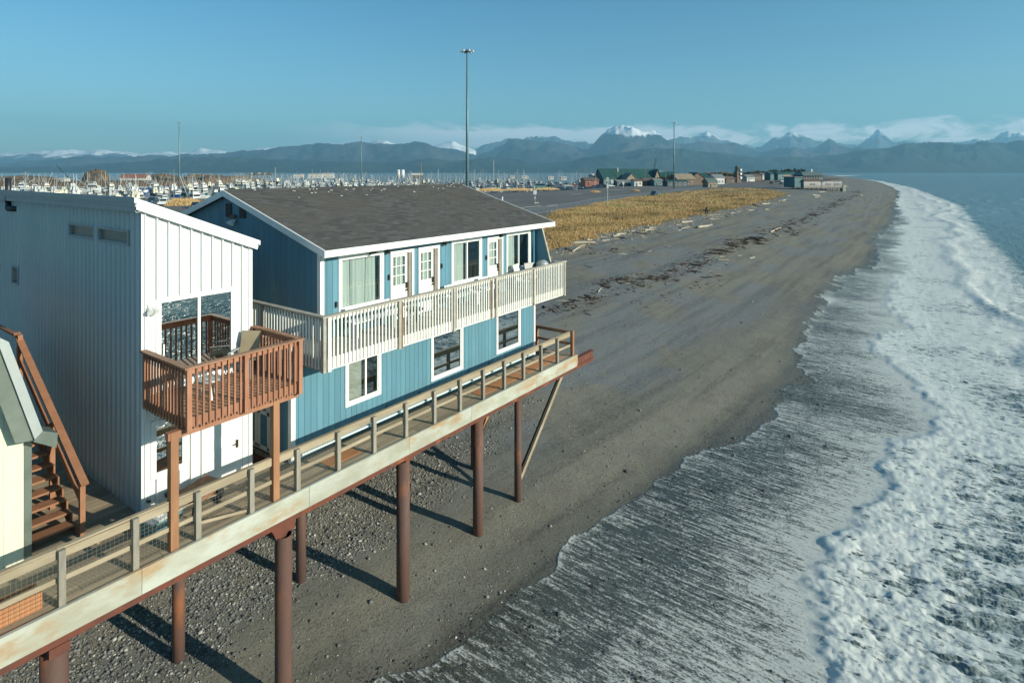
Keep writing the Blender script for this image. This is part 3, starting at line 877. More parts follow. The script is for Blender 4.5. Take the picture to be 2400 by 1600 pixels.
# fascia boards
fx = [PX0, 1.6, 5.25, 9.1, 12.55, 15.4, 19.3, PX1]
for a, b in zip(fx[:-1], fx[1:]):
    MB().box(a + 0.004, b - 0.004, YF - 0.06, YF + 0.015, DZ - 0.47, DZ + 0.03 + random.uniform(-0.01, 0.01)).build('fascia_board', M['fascia'], pier)
MB().box(PX1 + 0.002, PX1 + 0.05, YF - 0.06, 14.9, DZ - 0.4, DZ + 0.02).build('fascia_board', M['fascia'], pier)
# steel beams below
MB().box(PX0, 24.05, YF - 0.02, YF + 0.10, DZ - 0.62, DZ - 0.475).box(PX0, 24.05, YF + 0.02, YF + 0.06, DZ - 0.475, DZ - 0.20).build('steel_beam', M['rust'], pier)
MB().box(22.6, 24.05, YF - 0.03, YF + 0.18, DZ - 0.20, DZ - 0.16).build('steel_beam', M['rust'], pier)
MB().box(PX0, 23.0, 16.02, 16.2, DZ - 0.62, DZ - 0.48).box(PX0, 23.0, 16.09, 16.13, DZ - 0.48, DZ - 0.1).build('steel_beam', M['rust'], pier)
MB().box(PX0, 23.0, 21.0, 21.2, DZ - 0.62, DZ - 0.1).build('steel_beam', M['rust'], pier)
for xj in np.arange(-1.0, 22.6, 1.22):
    MB().box(xj - 0.04, xj + 0.04, YF + 0.12, 24.0, DZ - 0.30, DZ - 0.055).build('joist', M['greyw'], pier)
# piles
def pile(x, y, r, ztop, cap=True, hollow=False):
    g0 = float(gz(np.array([x]), np.array([y]))[0])
    mb = MB().cyl((x, y, g0 - 1.0), (x, y, ztop), r, n=28, caps=not hollow)
    if hollow:
        mb.cyl((x, y, ztop), (x, y, ztop - 0.6), r * 0.92, n=28, caps=False)
        n0 = len(mb.v)
        ring = [(x + r * k * math.cos(a), y + r * k * math.sin(a), ztop) for k in (1.0, 0.92) for a in [2 * math.pi * i / 28 for i in range(28)]]
        mb.poly(ring, [(i, (i + 1) % 28, 28 + (i + 1) % 28, 28 + i) for i in range(28)])
    o = mb.smooth().build('pile', M['pile'], pier)
    if cap:
        MB().box(x - 0.16, x + 0.16, y - 0.28, 16.25 if y < 15 else y + 0.2, ztop, DZ - 0.625).build('cap_beam', M['rust'], pier)
    return o


pile(8.45, 13.02, 0.20, 4.42, cap=False, hollow=True)
MB().prism([(8.1, 12.98, 4.70), (8.7, 12.98, 4.70), (8.45, 12.98, 4.3), (8.28, 12.98, 4.3)], (0, 0.1, 0)).build('bracket', M['rust'], pier)
MB().box(8.2, 8.75, 13.0, 16.2, DZ - 0.86, DZ - 0.625).build('cap_beam', M['rust'], pier)
pile(12.66, 13.30, 0.20, 4.55)
pile(16.38, 13.42, 0.185, 4.55)
pile(18.85, 13.45, 0.14, 4.55)
pile(3.9, 13.2, 0.22, 4.5)
for xb in (7.42, 11.05, 15.3, 19.4):
    pile(xb, 16.1, 0.15, 4.55)
for xb in (7.4, 11.0, 15.4, 19.4, 22.5):
    pile(xb, 21.1, 0.15, 4.6, cap=False)
# timber braces
MB().beam((22.05, 13.3, 4.75), (18.95, 13.42, 1.30), 0.10, 0.15).build('brace', M['railw'], pier)
MB().beam((22.06, 13.42, 4.68), (19.0, 13.54, 1.32), 0.05, 0.14).build('brace', M['rust'], pier)
MB().beam((20.7, 16.1, 3.25), (19.5, 16.2, 1.2), 0.08, 0.12).build('brace', M['ply'], pier)
MB().beam((21.6, 16.1, 4.6), (20.6, 16.1, 3.0), 0.08, 0.12).build('brace', M['ply'], pier)
# railing posts, rails
post_me = MB().box(-0.055, 0.055, -0.05, 0.05, 0, 1.03).mesh('post', M['greyw'])
POSTX = [0.15 + 3.96 - 1.22 * k for k in range(4, 0, -1)] + [3.96 + 1.2215 * k for k in range(16)]
POSTX = sorted(POSTX)
for x in POSTX[:-1]:
    inst('post', post_me, pier, (x, YF + 0.07, DZ + 0.0))
MB().box(POSTX[-1] - 0.06, POSTX[-1] + 0.06, YF + 0.01, YF + 0.13, DZ, DZ + 1.08).build('post', M['timber'], pier)
for a, b in zip(POSTX[:-1], POSTX[1:]):
    j = random.uniform(-0.012, 0.012); k = random.uniform(-0.015, 0.015)
    MB().beam((a - 0.02, YF + 0.145, DZ + 0.93 + j), (b - 0.03, YF + 0.145, DZ + 0.93 + k), 0.04, 0.15).build('top_rail', M['railw'], pier)
    MB().beam((a - 0.02, YF + 0.145, DZ + 0.47 + j), (b - 0.03, YF + 0.145, DZ + 0.47 + k), 0.04, 0.09).build('mid_rail', M['railw'], pier)
    MB().box(a - 0.055, b - 0.06, YF + 0.125, YF + 0.22, DZ + 1.012, DZ + 1.047).build('cap_rail', M['railw'], pier)
# return rail at the seaward end
for x0, y0, x1, y1 in ((POSTX[-1], YF + 0.1, POSTX[-1], 14.9),):
    MB().beam((x0, y0, DZ + 0.98), (x1, y1, DZ + 0.98), 0.05, 0.14).build('top_rail', M['timber'], pier)
    MB().beam((x0, y0, DZ + 0.5), (x1, y1, DZ + 0.5), 0.05, 0.10).build('mid_rail', M['timber'], pier)
    MB().box(x0 - 0.05, x0 + 0.05, y1 - 0.1, y1, DZ, DZ + 1.05).build('post', M['timber'], pier)
# slanting loose board leaning on the rail
MB().beam((6.48, YF + 0.14, 5.60), (7.62, YF + 0.14, 5.36), 0.03, 0.06).build('loose_board', M['railw'], pier)
# wire mesh in the nearer bays
for a, b in zip(POSTX[:-1], POSTX[1:]):
    if a > 9.6: break
    mb = MB()
    xs = np.arange(a + 0.06, b - 0.02, 0.076)
    for x in xs: mb.box(x - 0.0022, x + 0.0022, YF + 0.176, YF + 0.180, DZ + 0.05, DZ + 0.90)
    for z in np.arange(DZ + 0.06, DZ + 0.90, 0.076): mb.box(a, b, YF + 0.181, YF + 0.185, z - 0.0022, z + 0.0022)
    mb.build('wire_mesh', M['wire'], pier)
# plywood box side by the rail, bottom left
pb = thing('plywood_box', 'orange plywood box standing on the walkway by the rail', 'box', (2.6, 13.4, DZ + 0.01), world=True)
MB().box(0.6, 3.72, 13.20, 13.24, DZ + 0.02, DZ + 0.34).build('side_panel', M['ply'], pb)
MB().box(0.6, 3.72, 13.55, 13.59, DZ + 0.02, DZ + 0.34).build('side_panel', M['ply'], pb)
MB().box(3.68, 3.72, 13.242, 13.548, DZ + 0.02, DZ + 0.34).build('end_panel', M['ply'], pb)
MB().box(0.6, 3.68, 13.242, 13.548, DZ + 0.015, DZ + 0.06).build('bottom', M['plank'], pb)

# ------------------------------------------------------------------ window / door helpers (walls that face the sea, plane y = Y)
def window(parent, x0, x1, z0, z1, Y, fr=0.10, inner=0.04, mull=None, curtains=(), frame_mat='trim', glass='glass', deep=0.9, proud=0.035, dmat='dark'):
    w = MB()
    w.box(x0, x0 + fr, Y - proud, Y + 0.05, z0, z1).box(x1 - fr, x1, Y - proud, Y + 0.05, z0, z1)
    w.box(x0 + fr, x1 - fr, Y - proud, Y + 0.05, z1 - fr, z1).box(x0 + fr, x1 - fr, Y - proud, Y + 0.05, z0, z0 + fr)
    wo_ = w.build('window', M[frame_mat], parent)
    a0, a1, b0, b1 = x0 + fr, x1 - fr, z0 + fr, z1 - fr
    s = MB()
    yi0, yi1 = Y - 0.012, Y + 0.045
    s.box(a0, a0 + inner, yi0, yi1, b0, b1).box(a1 - inner, a1, yi0, yi1, b0, b1)
    s.box(a0 + inner, a1 - inner, yi0, yi1, b1 - inner, b1).box(a0 + inner, a1 - inner, yi0, yi1, b0, b0 + inner)
    spans = [(a0 + inner, a1 - inner)]
    if mull is not None:
        s.box(mull - inner * 0.7, mull + inner * 0.7, yi0 - 0.008, yi1, b0 + inner, b1 - inner)
        spans = [(a0 + inner, mull - inner * 0.7), (mull + inner * 0.7, a1 - inner)]
    s.build('sash', M['vinyl'], wo_)
    for p0, p1 in spans:
        MB().box(p0, p1, Y + 0.012, Y + 0.016, b0 + inner, b1 - inner).build('pane', M[glass], wo_)
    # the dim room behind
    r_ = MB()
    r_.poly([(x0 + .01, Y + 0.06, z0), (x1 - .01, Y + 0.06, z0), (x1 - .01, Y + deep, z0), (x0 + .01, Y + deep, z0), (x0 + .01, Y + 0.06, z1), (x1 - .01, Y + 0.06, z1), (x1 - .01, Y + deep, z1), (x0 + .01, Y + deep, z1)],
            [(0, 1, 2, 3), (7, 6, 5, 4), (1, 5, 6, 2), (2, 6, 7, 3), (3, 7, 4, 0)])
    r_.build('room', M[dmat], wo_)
    for (c0, c1, mat_, amp) in curtains:
        n = max(6, int((c1 - c0) / 0.025))
        pts = []; fs = []
        for i in range(n + 1):
            x = c0 + (c1 - c0) * i / n
            yv = Y + 0.13 + amp * math.sin(x * 38 + 1.5 * math.sin(x * 9)) * 0.5
            yb = Y + 0.13 + amp * math.sin(x * 34 + 1.0 + 1.5 * math.sin(x * 7)) * 0.7
            pts += [(x, yb, z0 + 0.02), (x, yv, z1 - 0.02)]
        for i in range(n):
            fs.append((2 * i, 2 * i + 2, 2 * i + 3, 2 * i + 1))
        MB().poly(pts, fs).smooth().build('curtain' if amp > 0.01 else 'blind', M[mat_], wo_)
    return wo_


def lite_door(parent, x0, x1, z0, z1, Y, knob_right=True):
    fr = MB()
    fr.box(x0, x0 + 0.10, Y - 0.035, Y + 0.05, z0, z1).box(x1 - 0.10, x1, Y - 0.035, Y + 0.05, z0, z1).box(x0 + 0.10, x1 - 0.10, Y - 0.035, Y + 0.05, z1 - 0.10, z1)
    d = fr.build('door', M['trim'], parent)
    a0, a1, b1 = x0 + 0.105, x1 - 0.22, z1 - 0.105
    yl = Y + 0.06
    # jamb return on the hinge side
    MB().box(a1 + 0.004, x1 - 0.102, Y + 0.0, yl + 0.04, z0, b1).build('jamb', M['greyw'], d)
    l0, l1, lz0, lz1 = a0 + 0.05, a1 - 0.10, z1 - 1.13, z1 - 0.21
    lf = MB()
    lf.box(a0, l0, yl, yl + 0.045, z0, b1).box(l1, a1, yl, yl + 0.045, z0, b1).box(l0, l1, yl, yl + 0.045, lz1, b1).box(l0, l1, yl, yl + 0.045, z0, lz0)
    leaf = lf.build('leaf', M['vinyl'], d)
    lp = MB()
    for (q0, q1) in ((l0 + 0.02, (l0 + l1) / 2 - 0.03), ((l0 + l1) / 2 + 0.03, l1 - 0.02)):
        lp.box(q0, q1, yl - 0.008, yl - 0.0005, z0 + 0.15, lz0 - 0.16)
    lp.build('raised_panel', M['vinyl'], d)
    g_ = MB()
    for i in (1, 2):
        x = l0 + (l1 - l0) * i / 3
        g_.box(x - 0.012, x + 0.012, yl + 0.005, yl + 0.03, lz0, lz1)
    for i in (1, 2):
        z = lz0 + (lz1 - lz0) * i / 3
        g_.box(l0, l1, yl + 0.003, yl + 0.028, z - 0.012, z + 0.012)
    g_.build('glazing_bar', M['vinyl'], d)
    for i in range(3):
        for j in range(3):
            xa = l0 + (l1 - l0) * i / 3 + 0.014; xb = l0 + (l1 - l0) * (i + 1) / 3 - 0.014
            za = lz0 + (lz1 - lz0) * j / 3 + 0.014; zb = lz0 + (lz1 - lz0) * (j + 1) / 3 - 0.014
            MB().box(xa, xb, yl + 0.014, yl + 0.018, za, zb).build('pane', M['glass'], d)
    n = 18; pts = []; fs = []
    for i in range(n + 1):
        x = l0 - 0.02 + (l1 - l0 + 0.04) * i / n
        pts += [(x, yl + 0.10 + 0.025 * math.sin(i * 1.7), lz0 - .05), (x, yl + 0.10 + 0.025 * math.sin(i * 1.7), lz1 + .05)]
    for i in range(n): fs.append((2 * i, 2 * i + 2, 2 * i + 3, 2 * i + 1))
    MB().poly(pts, fs).build('curtain', M['curt'], d)
    kx = a1 - 0.06 if knob_right else a0 + 0.06
    MB().box(kx - 0.035, kx + 0.035, yl - 0.02, yl - 0.001, z0 + 0.95, z0 + 1.15).cyl((kx, yl - 0.02, z0 + 0.9), (kx, yl - 0.07, z0 + 0.9), 0.03, 0.034, 12).build('handle', M['brass'], d)
    return d


def board_wall(parent, name, x0, x1, z0, z1, Y, openings, bw=0.2, mat='blue', th=0.02, top=None):
    """vertical boards with recessed grooves, cut round the openings; plane y = Y facing -y"""
    back = MB()
    # backing in strips round openings
    xs = sorted({x0, x1, *[o[0] for o in openings], *[o[1] for o in openings]})
    for a, b in zip(xs[:-1], xs[1:]):
        cuts = sorted([(o[2], o[3]) for o in openings if o[0] < (a + b) / 2 < o[1]])
        z = z0
        for c0, c1 in cuts + [(z1, z1)]:
            if c0 - z > 0.01: back.box(a, b, Y + th + 0.0, Y + 0.11, z, c0)
            z = max(z, c1)
    wall = back.build(name, M[mat], parent)
    x = x0
    while x < x1 - 0.01:
        xa, xb = x + 0.005, min(x + bw, x1) - 0.005
        cuts = sorted([(o[2], o[3]) for o in openings if o[0] < xb and o[1] > xa])
        # split the board sideways where an opening only clips it
        parts = [(xa, xb)]
        eds = sorted({e for o in openings for e in (o[0], o[1]) if xa < e < xb})
        pts = [xa] + eds + [xb]
        for p0, p1 in zip(pts[:-1], pts[1:]):
            cuts = sorted([(o[2], o[3]) for o in openings if o[0] < (p0 + p1) / 2 < o[1]])
            z = z0
            for c0, c1 in cuts + [(z1, z1)]:
                if c0 - z > 0.01 and p1 - p0 > 0.01:
                    MB().box(p0, p1, Y, Y + th, z, c0).build('board', M[mat], wall)
                z = max(z, c1)
        x += bw
    return wall


# ------------------------------------------------------------------ blue house
house = thing('blue_house', 'blue two storey timber house with dark shingle roof and white balcony', 'house', (15.5, 19.0, DZ), world=True)
YB = 14.38
U0, U1x = 10.52, 21.30       # upper storey
LO0, LO1 = 9.59, 21.38       # lower storey
UZ = 8.42                    # upper floor
EZ = 10.86                   # eave soffit
ops_low = [(11.35, 12.73, 6.24, 7.90), (14.98, 16.66, 5.98, 7.62), (18.66, 20.31, 6.00, 7.62)]
board_wall(house, 'wall', LO0, LO1, DZ + 0.02, UZ - 0.3, YB, ops_low)
ops_up = [(11.11, 12.84, 9.07, 10.74), (13.12, 14.16, UZ, 10.65), (14.37, 15.40, UZ, 10.65), (16.02, 17.75, 9.10, 10.74), (18.09, 19.10, UZ, 10.65), (19.32, 21.04, 9.14, 10.74)]
board_wall(house, 'wall', U0, U1x, UZ - 0.02, EZ + 0.25, YB, ops_up)
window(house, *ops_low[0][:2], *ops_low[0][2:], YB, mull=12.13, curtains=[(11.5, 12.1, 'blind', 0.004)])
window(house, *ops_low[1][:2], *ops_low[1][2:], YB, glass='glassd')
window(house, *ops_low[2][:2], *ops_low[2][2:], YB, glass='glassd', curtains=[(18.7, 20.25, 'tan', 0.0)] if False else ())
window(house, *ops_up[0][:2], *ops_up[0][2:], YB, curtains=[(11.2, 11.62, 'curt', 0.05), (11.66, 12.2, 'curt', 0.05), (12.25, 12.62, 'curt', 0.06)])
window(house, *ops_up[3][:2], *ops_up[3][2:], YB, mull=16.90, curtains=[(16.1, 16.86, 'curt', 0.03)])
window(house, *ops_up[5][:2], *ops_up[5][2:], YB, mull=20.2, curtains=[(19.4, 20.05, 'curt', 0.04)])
for k in (1, 2, 4):
    lite_door(house, *ops_up[k][:2], UZ, 10.65, YB)
# white corner boards and base strip
for x, z0, z1 in ((U0 - 0.02, UZ, EZ + 0.1), (LO0 - 0.02, DZ, UZ - 0.3)):
    MB().box(x, x + 0.11, YB - 0.03, YB - 0.001, z0, z1).box(x - 0.028, x - 0.002, YB - 0.03, YB + 0.11, z0, z1).build('corner_board', M['trim'], house)
MB().box(LO1 - 0.09, LO1 + 0.03, YB - 0.03, YB - 0.001, DZ, UZ - 0.3).box(LO1 + 0.005, LO1 + 0.032, YB, YB + 0.12, DZ, UZ - 0.3).build('corner_board', M['trim'], house)
MB().box(LO0 + 0.1, LO1 - 0.1, YB - 0.05, YB - 0.002, DZ + 0.10, DZ + 0.14).build('water_table', M['trim'], house)
for x in (12.95, 14.4, 16.95, 18.2, 20.6):
    MB().box(x, x + 0.14, YB - 0.10, YB - 0.003, DZ + 0.32, DZ + 0.5).build('outlet_box', M['bluedoor'], house)
# end walls (plane x = const), boards along y
def end_boards(parent, X, y0, y1, zb, ztop, face=-1, openings=()):
    mbk = MB()
    n = int((y1 - y0) / 0.3)
    ys = np.linspace(y0, y1, n + 1)
    th = 0.02
    xa, xb = (X, X + th) if face < 0 else (X - th, X)
    bxa, bxb = (X + th, X + 0.1) if face < 0 else (X - 0.1, X - th)
    objs = []
    for a, b in zip(ys[:-1], ys[1:]):
        za, zb2 = ztop(a), ztop(b)
        pl = [(xa, a + 0.005, zb), (xa, b - 0.005, zb), (xa, b - 0.005, zb2), (xa, a + 0.005, za)]
        objs.append((pl, xb - xa))
        mbk.prism([(bxa, a, zb), (bxa, b, zb), (bxa, b, zb2), (bxa, a, za)], (bxb - bxa, 0, 0))
    w = mbk.build('wall', M['blue'], parent)
    for pl, dx in objs:
        MB().prism(pl, (dx, 0, 0)).build('board', M['blue'], w)
    return w


RY, RZ, EY = 19.3, 12.60, 13.95          # ridge line and eave edge
RS = (RZ - 11.02) / (RY - EY)
BY1 = 24.25


def rooftop(y): return RZ - RS * abs(y - RY)


end_boards(house, U0, YB + 0.13, BY1, UZ - 0.3, lambda y: rooftop(y) - 0.16)
end_boards(house, LO0, YB + 0.13, BY1, DZ, lambda y: UZ - 0.3)
end_boards(house, U1x + 0.05, YB + 0.13, BY1, DZ, lambda y: rooftop(y) - 0.16, face=1)
MB().box(LO0, LO1, BY1, BY1 + 0.1, DZ, 10.6).build('wall', M['blue'], house)
MB().box(LO0 - 0.05, LO1 + 0.05, YB + 0.02, BY1, DZ - 0.18, DZ - 0.05).build('floor_platform', M['greyw'], house)
MB().box(LO0 + 0.02, LO1 - 0.02, YB + 0.115, BY1 - 0.02, UZ - 0.29, UZ - 0.2).build('upper_floor', M['greyw'], house)
# barn doors in the lower end wall
for (y0, y1) in ((15.33, 15.93), (15.95, 16.55)):
    X = LO0 - 0.03
    d_ = MB().box(X - 0.02, X + 0.02, y0, y1, DZ + 0.05, DZ + 2.1).build('barn_door', M['bluedoor'], house)
    b_ = MB()
    for a, b in (((y0 + .06, DZ + .08), (y0 + .06, DZ + 2.07)), ((y1 - .06, DZ + .08), (y1 - .06, DZ + 2.07)), ((y0, DZ + .1), (y1, DZ + .1)), ((y0, DZ + 2.04), (y1, DZ + 2.04)), ((y0, DZ + 1.1), (y1, DZ + 1.1))):
        b_.beam((X - 0.035, a[0], a[1]), (X - 0.035, b[0], b[1]), 0.028, 0.11)
    b_.beam((X - 0.034, y0 + .1, DZ + 1.15), (X - 0.034, y1 - .1, DZ + 2.0), 0.025, 0.09).beam((X - 0.033, y0 + .1, DZ + 2.0), (X - 0.033, y1 - .1, DZ + 1.15), 0.024, 0.09)
    b_.build('door_brace', M['trim'], d_)
# gable vents and flood lamp
for y0 in (18.27, 19.13):
    v_ = MB().box(U0 - 0.03, U0 - 0.002, y0, y0 + 0.36, 11.70, 12.12 if y0 < 19 else 12.15).build('gable_vent', M['vent'], house)
    for k in range(7):
        MB().beam((U0 - 0.035, y0 + 0.02, 11.74 + k * 0.058), (U0 - 0.035, y0 + 0.34, 11.74 + k * 0.058), 0.02, 0.035, (-0.5, 0, 1)).build('louvre', M['vent'], v_)
fl = MB().box(U0 - 0.06, U0 - 0.002, 18.85, 19.0, 11.62, 11.74).cyl((U0 - 0.05, 18.88, 11.60), (U0 - 0.2, 18.82, 11.50), 0.05, 0.075).cyl((U0 - 0.05, 18.98, 11.60), (U0 - 0.2, 19.04, 11.50), 0.05, 0.075)
fl.build('flood_lamp', M['bwhite'], house)
MB().box(U0 - 0.10, U0 - 0.064, 18.78, 19.08, 11.66, 11.80).build('lamp_hood', M['brass'], house)
# roof
RX0, RX1 = 10.34, 22.25
roof = MB().prism([(RX0, EY, rooftop(EY) - 0.10), (RX0, RY, RZ - 0.10), (RX0, 24.65, rooftop(24.65) - 0.10), (RX0, 24.65, rooftop(24.65) - 0.02), (RX0, RY, RZ - 0.02), (RX0, EY, rooftop(EY) - 0.02)], (RX1 - RX0, 0, 0)).build('roof', M['shing'], house)
# shingle tabs
verts = []; faces = []; tone = []
Lr = math.hypot(RY - EY, RZ - rooftop(EY))
sy_, sz_ = (RY - EY) / Lr, (RZ - rooftop(EY)) / Lr
ny_, nz_ = -sz_, sy_
crs = 0.155
ncr = int(Lr / crs) + 1
for side in (0, 1):
    for c in range(ncr):
        s0 = c * crs; s1 = min(s0 + crs + 0.02, Lr)
        xo = RX0 - 0.02 - (0.17 if c % 2 else 0) - random.uniform(0, .04)
        lift = random.uniform(0, 0.003)
        while xo < RX1:
            xa = max(xo, RX0 - 0.02) + 0.004; xb = min(xo + 0.33, RX1 + 0.02) - 0.004
            if xb - xa > 0.03 and s1 > s0:
                tn = random.random()
                lo = 0.018 + lift + random.uniform(0, 0.004); hi = 0.006
                b0 = len(verts)
                for (xv, sv, hv) in ((xa, s0, lo), (xb, s0, lo), (xb, s1, hi), (xa, s1, hi), (xa, s0, -0.015), (xb, s0, -0.015)):
                    yv = EY + sv * sy_ + hv * ny_; zv = rooftop(EY) + sv * sz_ + hv * nz_ - 0.02
                    if side: yv = 2 * RY - yv
                    verts.append((xv - 15.5, yv - 19.0, zv - DZ)); tone.append(tn)
                f1 = [(0, 1, 2, 3), (4, 5, 1, 0)]
                faces += [tuple(b0 + i for i in (f if not side else f[::-1])) for f in f1]
            xo += 0.33
sme2 = np_mesh('shingles', np.array(verts), np.array(faces), M['shing'], smooth=False)
attr(sme2, 'tone', np.array(tone))
so = link(bpy.data.objects.new('shingles', sme2), roof); so['kind'] = 'stuff'
MB().prism([(RX0, RY - 0.16, RZ - 0.055), (RX0, RY, RZ + 0.025), (RX0, RY + 0.16, RZ - 0.055), (RX0, RY, RZ + 0.0)], (RX1 - RX0, 0, 0)).build('ridge_cap', M['shing'], roof)
# scattered white shell chips and droppings on the upper roof
mb = MB()
for k in range(30):
    x = random.uniform(RX0 + 0.8, RX1 - 0.6)
    s = Lr - abs(random.gauss(0.25, 0.5)) - 0.05 if random.random() < 0.8 else Lr - random.uniform(0.2, 2.4)
    l = random.uniform(0.02, 0.06); a = random.uniform(-0.6, 0.6)
    p = Vector((x, EY + s * sy_ + 0.03 * ny_, rooftop(EY) + s * sz_ + 0.03 * nz_ - 0.02))
    dv = Vector((math.cos(a), math.sin(a) * sy_, math.sin(a) * sz_)) * l
    mb.beam(p - dv, p + dv, 0.022, 0.012, (0, ny_, nz_))
dp = mb.build('bird_dropping', M['gull'], roof); dp['kind'] = 'stuff'
# eave fascia, gutter line and rakes
MB().box(RX0 - 0.02, RX1, EY - 0.05, EY - 0.004, rooftop(EY) - 0.20, rooftop(EY) - 0.005).build('eave_fascia', M['trim'], roof)
MB().box(U0, U1x + 0.6, EY, YB + 0.02, rooftop(EY) - 0.17, rooftop(EY) - 0.12).build('soffit', M['trim'], roof)
for X in (RX0 - 0.05, RX1 + 0.004):
    rk = MB()
    rk.prism([(X, EY - 0.05, rooftop(EY) - 0.21), (X, RY, RZ - 0.20), (X, RY, RZ + 0.0), (X, EY - 0.05, rooftop(EY) - 0.005)], (0.045, 0, 0))
    rk.prism([(X, RY, RZ - 0.20), (X, 24.7, rooftop(24.7) - 0.20), (X, 24.7, rooftop(24.7)), (X, RY, RZ)], (0.045, 0, 0))
    rk.build('rake_board', M['trim'], roof)
MB().beam((12.3, 14.05, 10.78), (12.3, 14.35, 10.72), 0.1, 0.1).build('eave_lamp', M['brass'], house)
for x in (12.95, 15.6, 18.9):
    MB().cyl((x, YB - 0.06, 10.72), (x, YB - 0.14, 10.66), 0.05, 0.07).build('eave_lamp', M['brass'], house)
for x, z in ((11.02, 9.35), (13.05, 9.85), (15.5, 9.9), (18.02, 9.9)):
    MB().box(x - 0.025, x + 0.025, YB - 0.06, YB - 0.002, z - 0.08, z + 0.08).build('wall_lamp', M['blk'], house)
# wing wall at the far end
MB().prism([(21.36, 14.36, 10.84), (21.36, 14.0, 10.84), (21.36, 13.35, UZ + 0.2), (21.36, 14.36, UZ + 0.2)], (0.06, 0, 0)).build('wing_wall', M['blue'], house)
MB().beam((21.39, 14.0, 10.84), (21.39, 13.33, UZ + 0.2), 0.09, 0.03, (0, -1, 0)).build('wing_trim', M['balg'], house)
MB().cyl((21.2, 14.3, UZ), (21.2, 14.3, 10.8), 0.04, n=8).build('downpipe', M['bluedoor'], house)

# balcony
BX0, BX1, BYF = 9.56, 21.45, 12.90
bal = MB().box(BX0 + 0.05, BX1 - 0.02, BYF + 0.06, YB - 0.02, 8.13, 8.34).build('balcony', M['balg'], house)
nb = 8
for k in range(9):
    y0 = BYF + 0.03 + k * 0.16
    MB().box(BX0, BX1, y0, y0 + 0.15, 8.36, 8.40).build('deck_board', M['balg'], bal)
for k in range(6):
    x0 = BX0 + k * 0.16
    MB().box(x0, x0 + 0.15, YB - 0.015, 18.6, 8.36, 8.40).build('deck_board', M['balg'], bal)
MB().box(BX0 + 0.04, U0 - 0.01, YB + 0.1, 18.6, 8.13, 8.34).build('side_frame', M['balg'], bal)
MB().box(BX0, BX1, BYF, BYF + 0.045, 8.08, 8.40).build('rim_board', M['balw'], bal)
MB().box(BX0 - 0.045, BX0 - 0.002, BYF, 18.6, 8.08, 8.40).build('rim_board', M['balg'], bal)
bal_me = MB().box(-0.019, 0.019, -0.02, 0.02, 8.12, 9.44).mesh('baluster', M['balw'])
bal_mg = MB().box(-0.019, 0.019, -0.02, 0.02, 8.12, 9.44).mesh('baluster', M['balg'])
x = BX0 + 0.12
PB = [9.66, 12.11, 14.48, 16.71, 19.09, 21.36]
k = 0
while x < BX1 - 0.05:
    if min(abs(x - p) for p in PB) > 0.075:
        inst('baluster', bal_me, bal, (x, BYF - 0.022, random.uniform(-0.012, 0.012)), rz=random.uniform(-0.05, 0.05))
    x += 0.127
y = BYF + 0.16
while y < 18.5:
    inst('baluster', bal_me, bal, (BX0 - 0.068, y, random.uniform(-0.01, 0.01)), rz=random.uniform(-0.05, 0.05))
    y += 0.135
for x in PB:
    MB().box(x - 0.05, x + 0.05, BYF - 0.07, BYF - 0.003, 8.06, 9.46).build('post', M['balw'] if x < 10 else M['balg'], bal)
MB().box(BX0 - 0.09, BX0 - 0.005, BYF - 0.06, BYF + 0.06, 8.06, 9.46).build('post', M['balg'], bal)
MB().box(BX0 - 0.09, BX0 - 0.005, 15.6, 15.7, 8.06, 9.46).build('post', M['balg'], bal)
for x in (12.2, 16.42):
    MB().box(x - 0.018, x + 0.018, BYF - 0.075, BYF - 0.044, 8.06, 9.42).build('rust_strap', M['rustp'], bal)
MB().box(BX0 - 0.12, BX1 + 0.02, BYF - 0.09, BYF + 0.07, 9.465, 9.505).build('cap_rail', M['balg'], bal)
MB().box(BX0 - 0.13, BX0 + 0.03, BYF + 0.072, 18.6, 9.465, 9.505).build('cap_rail', M['balg'], bal)
MB().box(BX0, BX1, BYF + 0.002, BYF + 0.04, 9.36, 9.46).build('sub_rail', M['balw'], bal)
MB().box(BX0 - 0.044, BX0 - 0.006, BYF + 0.06, 18.6, 9.36, 9.46).build('sub_rail', M['balg'], bal)
MB().box(BX1 - 0.05, BX1, BYF + 0.05, 13.4, 9.36, 9.46).build('sub_rail', M['balw'], bal)
for k in range(4):
    inst('baluster', bal_me, bal, (BX1 + 0.02, BYF + 0.08 + 0.13 * k, 0))

# things on the balcony
def bench(name, label, x0, x1, y, z, mat, group=None):
    b = thing(name, label, 'bench', ((x0 + x1) / 2, y, z), world=True, group=group)
    for k in range(3):
        MB().box(x0, x1, y - 0.2 + k * 0.14, y - 0.08 + k * 0.14, z + 0.42, z + 0.455).build('slat', mat, b)
    for x in (x0 + 0.12, x1 - 0.12):
        MB().box(x - 0.04, x + 0.04, y - 0.18, y + 0.18, z + 0.002, z + 0.418).build('leg', mat, b)
    for k in range(2):
        MB().box(x0, x1, y + 0.215, y + 0.24, z + 0.55 + k * 0.16, z + 0.67 + k * 0.16).build('back_slat', mat, b)
    for x in (x0 + 0.12, x1 - 0.12):
        MB().box(x - 0.03, x + 0.03, y + 0.185, y + 0.213, z + 0.3, z + 0.83).build('back_post', mat, b)
    return b


bench('bench', 'white slatted bench on the balcony below the curtained window', 11.2, 12.9, 13.95, 8.40, M['vinyl'])
bench('bench', 'white slatted bench on the balcony between the glazed doors and sliding window', 15.45, 16.95, 13.95, 8.40, M['vinyl'])
bench('bench', 'white slatted bench on the balcony by the third glazed door', 17.3, 18.05, 13.95, 8.40, M['vinyl'])


